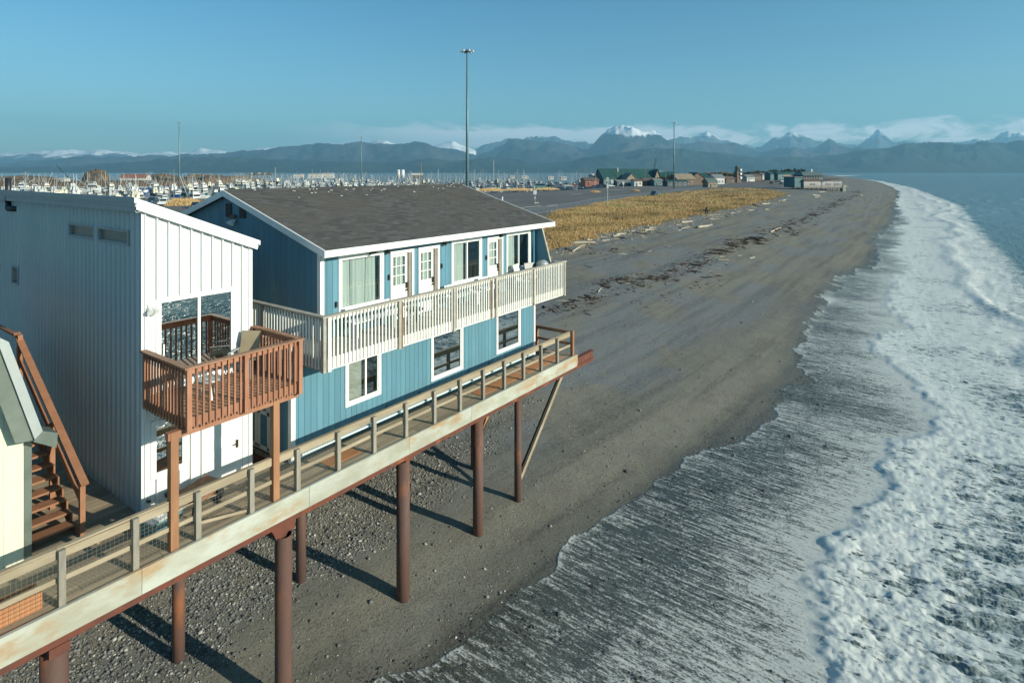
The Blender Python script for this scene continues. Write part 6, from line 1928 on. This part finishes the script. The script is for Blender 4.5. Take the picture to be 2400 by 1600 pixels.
MB().loft([[(-2.4, -2.4, -.5), (2.4, -2.4, -.5), (2.4, 2.4, -.5), (-2.4, 2.4, -.5)], [(-1.5, -1.5, 10), (1.5, -1.5, 10), (1.5, 1.5, 10), (-1.5, 1.5, 10)]]).build('shaft', M['bwall'], t_)
MB().box(-2.2, 2.2, -2.2, 2.2, 10.05, 10.4).build('gallery', M['bdark'], t_)
MB().box(-1.2, 1.2, -1.2, 1.2, 10.45, 12.6).build('lantern_room', M['gwin'], t_)
MB().loft([[(-1.7, -1.7, 12.65), (1.7, -1.7, 12.65), (1.7, 1.7, 12.65), (-1.7, 1.7, 12.65)], [(-.2, -.2, 14.2), (.2, -.2, 14.2), (.2, .2, 14.2), (-.2, .2, 14.2)]]).build('roof', M['broof'], t_)
for k in range(3): MB().box(1.0, 2.6, -2.7, -2.55, 3.0 + k * 3.2, 5.0 + k * 3.2).build('signboard', M['bwhite'], t_)
for i, (px_, d, w, h, wm, rm) in enumerate([(1752, 560, 10, 4, 'lilac', 'gyroof'), (1768, 620, 12, 4.5, 'bwall', 'broof'), (1790, 700, 13, 5, 'wwall', 'gyroof'), (1808, 640, 12, 6.5, 'tealwall', 'groof'), (1823, 640, 9, 6.5, 'tealwall', 'groof'), (1838, 720, 12, 6, 'tanwall', 'groof'), (1852, 760, 12, 6.5, 'bwall', 'groof'), (1742, 760, 14, 5, 'bwall', 'broof'), (1700, 620, 14, 6, 'tanwall', 'broof'), (1668, 600, 16, 6, 'bwall', 'broof')]):
    gable('far_building', ['small grey building beyond the lookout tower', 'brown building past the lookout tower', 'white building beyond the road bend', 'teal apartment block with green roof, left one of a pair', 'teal apartment block with green roof, right one of a pair', 'tan block right of the teal pair', 'brown block behind the restaurant roof', 'long brown building behind the lookout tower', 'tan building behind the grey shop', 'long brown building behind the hut'][i], px_, d, FACE + 0.1, w, 8, h, 2.2, wm, rm, wins=W4(4, w - 1, h * 0.5), group='far buildings along the spit')
# trees and shrubs between them
M['leaf'] = tone_mat('dark_spruce', [(0, (0.018, 0.03, 0.018)), (0.6, (0.035, 0.05, 0.025)), (1, (0.10, 0.08, 0.03))])


def shrub(label, px_, d, r, h, n=420, z=4.3):
    p = flat(px_, d, z)
    t_ = thing('shrub', label, 'shrub', p, group='shrubs among the far buildings')
    q = rng.normal(0, 1, (n, 3)); q /= np.linalg.norm(q, axis=1)[:, None]; q *= rng.uniform(0.35, 1, (n, 1)) ** 0.5
    q = q * np.array([r, r, h * 0.55]) + np.array([0, 0, h * 0.5]); q[:, 2] = np.maximum(q[:, 2], 0.05)
    s = 0.32 * r * 0.5
    V = (q[:, None, :] + rng.normal(0, s, (n, 3, 3))).reshape(-1, 3)
    me = np_mesh('crown', V, np.arange(n * 3).reshape(-1, 3), M['leaf'], False)
    attr(me, 'tone', np.repeat(rng.uniform(0, 1, n), 3))
    o = bpy.data.objects.new('crown', me); link(o, t_)
    MB().cyl((0, 0, -0.3), (0, 0, h * 0.5), r * 0.1, r * 0.05, 6).build('trunk', M['driftd'], t_)


for i, (px_, d, r, h) in enumerate([(1555, 420, 4, 5), (1610, 450, 5, 6), (1655, 470, 5, 7), (1690, 520, 6, 8), (1716, 540, 6, 7), (1735, 580, 6, 8), (1760, 640, 8, 8), (1780, 760, 9, 9), (1815, 840, 10, 10), (1845, 860, 11, 11), (1870, 900, 12, 11), (1400, 440, 4, 5), (1548, 480, 5, 8), (1418, 432, 3, 4), (1487, 445, 4, 6), (1524, 440, 4, 5), (1573, 440, 4, 6), (1588, 470, 5, 7), (1633, 455, 5, 6), (1670, 500, 5, 7), (1702, 560, 6, 7), (1748, 600, 6, 7), (1772, 680, 7, 7), (1800, 800, 9, 8), (1830, 800, 9, 9), (1857, 820, 9, 9)]):
    shrub('dark shrub among the far buildings, ' + ordn(sorted([1555, 1610, 1655, 1690, 1716, 1735, 1760, 1780, 1815, 1845, 1870, 1400, 1548, 1418, 1487, 1524, 1573, 1588, 1633, 1670, 1702, 1748, 1772, 1800, 1830, 1857]).index(px_)) + ' from the left', px_, d, r, h)
# two-storey restaurant on piles at the head of the beach
M['rwall'] = pm('weathered_white_wall', (0.36, 0.355, 0.35), (0.28, 0.275, 0.275), scale=0.8, rough=0.8)
rp = flat(1916, 322, 4.75)
RZ0 = PHI - R(90) + 0.28
rs = thing('beach_restaurant', 'two storey grey white beach building with a long windowed wing on piles', 'restaurant', rp, RZ0)
MB().box(-13.5, 12.5, -5, 6, 0, 0.35).build('platform', M['greyw'], rs)
MB().box(-12.5, -1.0, -4, 5.5, 0.36, 3.9).build('wall', M['rwall'], rs)
MB().box(-11.0, 1.5, -2.0, 5.4, 3.95, 6.4).build('upper_wall', M['tealwall'], rs)
MB().loft([[(-12.2, -3.2, 6.4), (2.6, -3.2, 6.4), (2.6, 6.4, 6.4), (-12.2, 6.4, 6.4)], [(-10.2, 0.4, 8.5), (0.6, 0.4, 8.5), (0.6, 2.8, 8.5), (-10.2, 2.8, 8.5)]]).build('roof', M['mossm'], rs)
MB().box(-3.1, -2.5, 1, 1.6, 8.5, 9.9).build('chimney', M['bwhite'], rs)
MB().prism([(-12.9, -4.6, 3.7), (-1.0, -4.6, 3.7), (-1.0, -1.9, 4.9), (-12.9, -1.9, 4.9)], (0, 0, 0.2)).build('lower_roof', M['broof'], rs)
MB().box(-1.0, 12.0, -4.2, 5, 0.36, 3.4).build('wing_wall', M['rwall'], rs)
MB().prism([(-1.0, -4.8, 3.42), (12.4, -4.8, 4.6), (12.4, -4.8, 4.85), (-1.0, -4.8, 3.7)], (0, 10, 0)).build('wing_roof', M['broof'], rs)
for X, z_ in [(-8.4 + 0.95 * k, 1.2) for k in range(4)] + [(1.6 + 0.95 * k, 1.2) for k in range(4)] + [(7.0 + 0.95 * k, 1.2) for k in range(5)] + [(7.0 + 0.95 * k, 2.6) for k in range(5)]:
    yw_ = -4.02 if X < -1 else -4.22
    f_ = MB().box(X - 0.38, X + 0.38, yw_ - 0.06, yw_ - 0.01, z_ - 0.05, z_ + (1.35 if z_ < 2 else 0.7)).build('window', M['vinyl'], rs)
    MB().box(X - 0.28, X + 0.28, yw_ - 0.09, yw_ - 0.062, z_ + 0.05, z_ + (1.25 if z_ < 2 else 0.6)).build('pane', M['gwin'], f_)
for k in range(7):
    X = -9.8 + k * 1.65
    f_ = MB().box(X - 0.7, X + 0.7, -2.07, -2.01, 4.95, 6.2).build('window', M['vinyl'], rs)
    MB().box(X - 0.6, X + 0.6, -2.1, -2.072, 5.05, 6.1).build('pane', M['gwin'], f_)
MB().box(-17.5, -12.6, -3, 5, 0.3, 5.6).build('annex', M['tealwall'], rs)
MB().box(-18, -12.4, -3.5, 5.5, 5.62, 5.9).build('annex_roof', M['gyroof'], rs)
for k in range(27):
    MB().box(-13.4 + k * 1.0, -13.28 + k * 1.0, -5.06, -5.01, 0.0, 1.35).build('rail_post', M['tanwall'], rs)
MB().box(-13.5, 12.6, -5.1, -5.02, 1.36, 1.46).build('deck_rail', M['tanwall'], rs)
for k in range(9):
    for yy2 in (-4.6, 3.5):
        MB().cyl((-13 + k * 3.1, yy2, -4.5), (-13 + k * 3.1, yy2, 0), 0.2, 0.2, 7).build('pile', M['polew'], rs)
MB().box(12.6, 14.5, -4.5, -2.5, -3.2, 1.4).build('stair_tower', M['mossm'], rs)
# harbour side structures
gable('house', 'long low house with red brown roof across the harbour', 318, 640, PHI - 1.45, 26, 12, 3.6, 3.6, 'wwall', 'rroof', z=3.4, wins=W4(5, 25, 1.2))
gable('harbour_office', 'white roofed shed on the far bank beside the silos', 978, 985, PHI - 1.4, 18, 10, 4.5, 3.0, 'bwall', 'wwall', z=3.4, wins=W4(3, 17, 1.2))
gable('green_hall', 'low hall with green roof just behind the roof ridge', 965, 150, PHI - 1.45, 20, 9, 2.6, 1.6, 'tealwall', 'groof', wins=W4(4, 19, 1.0))
for i, (px_, d, w, h) in enumerate([(740, 1010, 22, 6), (700, 1020, 16, 5), (770, 1040, 18, 7), (1230, 940, 11, 3), (1200, 950, 8, 3), (1320, 780, 7, 3), (150, 600, 7, 3), (1290, 850, 8, 3)]):
    gable('far_shed', ['white flat shed on the far harbour bank, middle of three', 'white flat shed on the far bank, left of three', 'white flat shed on the far bank, right of three', 'larger white shed on the bank behind the sailboats', 'smaller white shed beside the larger one behind the sailboats', 'small white shed right of the sailboats', 'small white shed on the tan bank', 'white shed between sailboats and lodge'][i], px_, d, PHI - 1.45, w, 9, h, 0.7, 'wwall', 'wwall', z=3.2, wins=W4(3, w - 1, 1.2), group='sheds on the far harbour bank')
for i, px_ in enumerate((934, 944)):
    t_ = thing('silo', ['white cylindrical silo, left one of a pair across the harbour', 'white cylindrical silo, right one of a pair across the harbour'][i], 'silo', flat(px_, 985, 3.2), group='pair of white silos')
    MB().cyl((0, 0, -0.5), (0, 0, 13.2), 2.9, 2.9, 16).smooth().build('tank', M['bwhite'], t_)
    MB().cyl((0, 0, 13.2), (0, 0, 14.2), 2.9, 0.4, 16).build('cone_top', M['lilac'], t_)
M['mound'] = pm('rocky_mound', (0.13, 0.095, 0.06), (0.07, 0.06, 0.045), scale=0.25, rough=0.95, c3=(0.26, 0.15, 0.06), s3=0.06, t3=(0.5, 0.65))
for i, (px_, d, rx, h) in enumerate([(225, 690, 13, 13.5), (380, 720, 22, 8), (500, 800, 20, 6), (50, 620, 40, 6), (470, 880, 24, 7)]):
    q_ = np.linspace(0, 2 * np.pi, 28, endpoint=False)
    rings = []
    for f_ in (0, 0.3, 0.55, 0.75, 0.9, 1.0):
        r_ = math.sqrt(max(0, 1 - f_ ** 2.2)) * rx + 0.3
        nz = [vnoise(np.array([math.cos(a) * 2 + f_ * 3 + i * 9]), np.array([math.sin(a) * 2 + f_ * 2]), 5)[0] for a in q_]
        rings.append([(r_ * (0.8 + 0.4 * nn_) * math.cos(a), r_ * 0.7 * (0.8 + 0.4 * nn_) * math.sin(a), h * f_ * (0.9 + 0.2 * nn_) - 0.8 * (f_ == 0)) for a, nn_ in zip(q_, nz)])
    o = MB().loft(rings).build('rock_mound', M['mound'])
    o.location = flat(px_, d, 3.0); o.rotation_euler = (0, 0, PHI - R(90))
    tag(o, ['tall dark round mound on the far harbour bank', 'long low brown mound right of the red roofed house', 'low rocky mound behind the fishing boats', 'broad brown bank at the left edge of the harbour', 'flat brown mound before the barge'][i], 'mound', 'mounds across the harbour')
bg_ = thing('barge', 'long brown barge with containers anchored out in the bay', 'barge', flat(607, 2400, 0.0), PHI - R(88))
MB().box(-55, 55, -9, 9, -1, 4.2).build('hull', M['mound'], bg_)
for k in range(9):
    MB().box(-30 + k * 9, -30 + k * 9 + 8, -5, 5, 4.25, random.choice([7.0, 9.6, 9.6])).build('container', random.choice([M['rroof'], M['wwall'], M['tanwall'], M['broof']]), bg_)
# crane booms on the far bank
for px_, d, x1, top, lb in ((160, 720, -14, 388, 'dark crane with a boom raised to the left across the harbour'), (1528, 560, 3.5, 372, 'dark crane boom rising behind the green roofs')):
    p = flat(px_, d, 3.2); h = CAMH + (HY - top) / F_PX * d - 3.2
    t_ = thing('crane', lb, 'crane', p, PHI - R(90))
    MB().box(-2, 2, -2, 2, -0.5, 3.2).build('cab', M['bdark'], t_)
    MB().beam((0, 0, 3), (x1, 0, h), 0.5, 0.5).build('boom', M['bdark'], t_)
    MB().beam((0.8, 0, 3), (x1 + 0.8, 0, h - 1), 0.2, 0.2).build('boom_tie', M['bdark'], t_)

# ------------------------------------------------------------------ vehicles
def car(kind, label, p, rz, paint, group):
    t_ = thing({'suv': 'parked_suv', 'pickup': 'parked_pickup', 'van': 'parked_van', 'car': 'parked_car'}[kind], label, {'suv': 'car', 'car': 'car', 'pickup': 'pickup', 'van': 'van'}[kind], p, rz, group)
    L_, W_, H1, H2 = {'suv': (4.6, 1.85, 1.0, 1.75), 'pickup': (5.5, 1.95, 1.02, 1.85), 'van': (6.6, 2.1, 1.2, 2.6), 'car': (4.5, 1.8, 0.85, 1.42)}[kind]
    h = L_ / 2; w = W_ / 2
    side = [(-h, 0.4), (-h, H1 * 0.95), (-h + 0.1, H1), (h - 1.2, H1), (h - 0.15, H1 * 0.88), (h, H1 * 0.6), (h, 0.4)]
    b = MB().prism([(x, -w, z) for x, z in side], (0, W_, 0)).build('body', paint, t_)
    if kind == 'pickup':
        c0, c1 = -0.35, 1.45
        MB().box(-h + 0.1, -0.45, -w + 0.12, w - 0.12, H1 + 0.001, H1 + 0.03).build('bed', M['blk'], t_)
        for s in (-1, 1): MB().box(-h + 0.05, -0.4, s * (w - 0.06) - 0.05, s * (w - 0.06) + 0.05, H1 + 0.001, H1 + 0.22).build('bed_side', paint, t_)
    elif kind == 'van': c0, c1 = -h + 0.05, h - 0.9
    elif kind == 'suv': c0, c1 = -h + 0.1, h - 1.35
    else: c0, c1 = -h + 0.7, h - 1.4
    MB().loft([[(c0, -w * .97, H1), (c1 + .1, -w * .97, H1), (c1 + .1, w * .97, H1), (c0, w * .97, H1)], [(c0 + .25, -w * .8, H2), (c1 - .5, -w * .8, H2), (c1 - .5, w * .8, H2), (c0 + .25, w * .8, H2)]]).build('cabin', paint, t_)
    g0 = H1 + (H2 - H1) * 0.15; g1 = H1 + (H2 - H1) * 0.85
    k0 = lambda z: (z - H1) / (H2 - H1)
    gl = MB()
    for s in (-1, 1):
        y0 = w * (.97 - .17 * k0(g0)) + .012; y1 = w * (.97 - .17 * k0(g1)) + .012
        gl.poly([(c0 + .3, s * y0, g0), (c1 - .15, s * y0, g0), (c1 - .5, s * y1, g1), (c0 + .4, s * y1, g1)], [(0, 1, 2, 3) if s < 0 else (3, 2, 1, 0)])
    xf0 = c1 + .1 - .6 * k0(g0) + .015; xf1 = c1 + .1 - .6 * k0(g1) + .015
    gl.poly([(xf0, -w * .85, g0), (xf0, w * .85, g0), (xf1, w * .74, g1), (xf1, -w * .74, g1)], [(0, 1, 2, 3)])
    gl.poly([(c0 + .25 * k0(g0) - .015, -w * .8, g0), (c0 + .25 * k0(g0) - .015, w * .8, g0), (c0 + .25 * k0(g1) - .015, w * .7, g1), (c0 + .25 * k0(g1) - .015, -w * .7, g1)], [(3, 2, 1, 0)])
    gl.build('windows', M['gwin'], t_)
    for sx in (-h * 0.62, h * 0.62):
        for s in (-1, 1):
            wl = MB().cyl((sx, s * w * 0.82, 0.35), (sx, s * (w + 0.01), 0.35), 0.35, n=14).build('wheel', M['tyre'], t_)
            MB().cyl((sx, s * (w + 0.011), 0.35), (sx, s * (w + 0.02), 0.35), 0.2, n=10).build('rim', M['gsteel'], wl)
    for s in (-1, 1):
        MB().box(h - 0.02, h + 0.012, s * w * 0.7 - .15, s * w * 0.7 + .15, H1 * 0.62, H1 * 0.78).build('headlight', M['bwhite'], t_)
    return t_


def gp(px_, py_): return at(px_, py_, -8.86)


RD = math.atan2(100 - 92.5, 239 - 184)
car('suv', 'dark jeep with pale front driving along the road', Vector((0, 0, 4.37)) + Vector(gp(1533, 459).to_2d().to_3d()), RD + math.pi, M['car_navy'], 'vehicles on the spit')
for kd, px_, py_, rz, pt, lb in [
    ('pickup', 386, 481, PHI - 2.9, 'white', 'white pickup with canopy beside the tan bush by the harbour'),
    ('suv', 357, 477, PHI - 2.9, 'navy', 'dark suv left of the white pickup by the harbour'),
    ('car', 458, 487, PHI - 2.6, 'black', 'black car half hidden by the blue gable'),
    ('car', 1128, 443, PHI - 2.6, 'black', 'dark car at the grass verge by the roof end'),
    ('car', 1142, 446, PHI - 2.6, 'silver', 'silver car at the grass verge by the roof end'),
    ('van', 1268, 441, PHI - 1.6, 'teal', 'pale teal van, leftmost in the parked row behind the lot'),
    ('suv', 1288, 440, PHI - 1.5, 'black', 'black suv beside the pale teal van'),
    ('pickup', 1312, 440, PHI - 1.7, 'grey', 'grey pickup in the middle of the parked row'),
    ('pickup', 1332, 438, PHI - 1.4, 'silver', 'silver pickup near the right of the parked row'),
    ('car', 1346, 437, PHI - 1.4, 'red', 'dark red car at the right end of the parked row'),
    ('pickup', 1398, 440, PHI - 1.6, 'navy', 'dark blue pickup before the dark red shed'),
    ('suv', 1416, 439, PHI - 1.5, 'black', 'black suv before the long green roofed lodge'),
    ('car', 1432, 438, PHI - 1.4, 'white', 'white car before the long green roofed lodge'),
    ('suv', 1585, 430, PHI - 2.8, 'red', 'dark red suv under the light mast shops'),
    ('car', 1608, 430, PHI - 2.6, 'white', 'white car under the brown shops'),
    ('van', 1625, 431, PHI - 2.6, 'silver', 'silver van beside the pale teal awning'),
    ('suv', 1790, 426, PHI - 1.7, 'grey', 'grey suv at the far end of the restaurant car park'),
    ('suv', 1807, 431, PHI - 0.3, 'black', 'black suv facing the beach in the restaurant car park'),
    ('pickup', 1825, 428, PHI - 1.6, 'green', 'dark green pickup in the restaurant car park'),
    ('van', 1838, 427, PHI - 1.6, 'white', 'white van in the restaurant car park'),
    ('car', 1830, 433, PHI - 0.4, 'green', 'dark green car nearest the beach in the restaurant car park'),
    ('car', 1550, 432, PHI - 2.5, 'silver', 'silver car before the teal shop'),
]:
    q_ = gp(px_, py_); q_.z = 4.34
    car(kd, lb, q_, rz, M['car_' + pt], 'vehicles on the spit')

# ------------------------------------------------------------------ signs and posts
def sign(name, label, px_, py_, h, boards, pole_r=0.05, mat='gsteel', cat='sign'):
    p = gp(px_, py_); p.z = 4.3
    t_ = thing(name, label, cat, p, PHI - R(90))
    MB().cyl((0, 0, -0.2), (0, 0, h), pole_r, pole_r, 8).build('post', M[mat], t_)
    for (z0, z1, w, m_) in boards:
        MB().box(-w / 2, w / 2, -0.12, -0.07, z0, z1).build('board', M[m_], t_)
    return t_


sign('road_sign', 'white board sign on a post in the gravel lot', 1254, 476, 3.7, [(2.5, 3.7, 0.95, 'bwhite'), (1.3, 1.75, 0.5, 'bwhite')])
p = gp(1256, 477); p.z = 4.3
t_ = thing('sandbag_pile', 'small pale heap at the foot of the white sign', 'sandbags', p)
for k in range(5):
    MB().cyl((-0.8 + 0.35 * k, random.uniform(-.2, .2), 0.15), (-0.35 + 0.35 * k, random.uniform(-.2, .2), 0.2), 0.18, 0.15, 8).smooth().build('bag', M['tanwall'] if k % 2 else M['bwhite'], t_)
sign('bollard', 'short white bollard right of the house roof', 1177, 469, 1.1, [], 0.28, 'bwhite', 'bollard')
sign('lamp_post', 'slim pole with a small white box at the grass edge', 1424, 482, 7.5, [(4.6, 5.6, 0.5, 'bwhite'), (6.3, 7.4, 0.7, 'gsteel')], 0.07)
sign('road_sign', 'white board sign left of the low teal shop', 1435, 438, 4.2, [(2.0, 4.2, 1.4, 'bwhite')], 0.1)
sign('road_sign', 'white board sign before the low teal shop', 1461, 441, 3.6, [(1.9, 3.6, 1.1, 'bwhite')], 0.1)
sign('road_sign', 'narrow white sign by the white fronted kiosk', 1490, 441, 3.6, [(1.3, 3.6, 0.6, 'bwhite')], 0.1)
sign('road_sign', 'red and white post sign beside the tan hut', 1649, 429, 5.5, [(2.0, 5.0, 1.0, 'bwhite'), (0.2, 1.9, 0.8, 'bred')], 0.1)
sign('road_sign', 'small white sign between the hut and the tower', 1706, 425, 3.8, [(1.0, 3.6, 1.0, 'bwhite')], 0.1)
UP = [(1372, 400), (1447, 400), (1512, 405), (1560, 410), (1605, 420), (1650, 440), (1693, 480), (1741, 540), (1783, 620)]
for i, (px_, d) in enumerate(UP):
    t_ = thing('utility_pole', 'brown utility pole along the boardwalk row, ' + ordn(i) + ' from the left', 'pole', flat(px_, d, 4.3), PHI - R(90), 'utility poles along the spit')
    MB().cyl((0, 0, -.3), (0, 0, 11.5), 0.2, 0.13, 7).build('shaft', M['polew'], t_)
    MB().box(-1.1, 1.1, -0.08, 0.08, 10.6, 10.8).build('crossarm', M['polew'], t_)
# bush of tan grass by the harbour verge
for i, (px_, py_, r, h) in enumerate([(432, 480, 5.5, 2.2), (418, 478, 4, 1.6), (1150, 447, 9, 1.6), (1215, 446, 9, 1.4), (1280, 444, 9, 1.2), (1490, 448, 2.5, 1.0), (1395, 451, 3, 1.0)]):
    p = gp(px_, py_); p.z = 4.25
    nn_ = 700
    a = rng.uniform(0, 6.28, nn_); rr = r * np.sqrt(rng.uniform(0, 1, nn_)); hh = h * np.sqrt(np.maximum(0.05, 1 - (rr / r) ** 2)) * rng.uniform(.7, 1.1, nn_)
    bx, by = rr * np.cos(a), rr * np.sin(a) * 0.7
    w_ = 0.16
    V = np.stack([np.stack([bx - w_, by, 0 * bx], 1), np.stack([bx + w_, by, 0 * bx], 1), np.stack([bx + rng.normal(0, .3, nn_), by + rng.normal(0, .3, nn_), hh], 1)], 1).reshape(-1, 3)
    me = np_mesh('grass_tuft', V, np.arange(nn_ * 3).reshape(-1, 3), M['grass'], False)
    attr(me, 'tone', np.repeat(np.clip(rng.normal(0.5, .2, nn_), 0, 1), 3))
    o = link(bpy.data.objects.new('grass_tuft', me)); o.location = p
    tag(o, ['round tan bush by the white pickup', 'small tan bush left of the round one', 'long tan grass verge at the roof end', 'long tan grass verge before the sailboats, middle one', 'long tan grass verge before the pale teal van', 'small tan tuft in the gravel lot before the kiosk', 'small tan tuft in the gravel lot, left one'][i], 'grass', 'tan grass clumps by the lot')
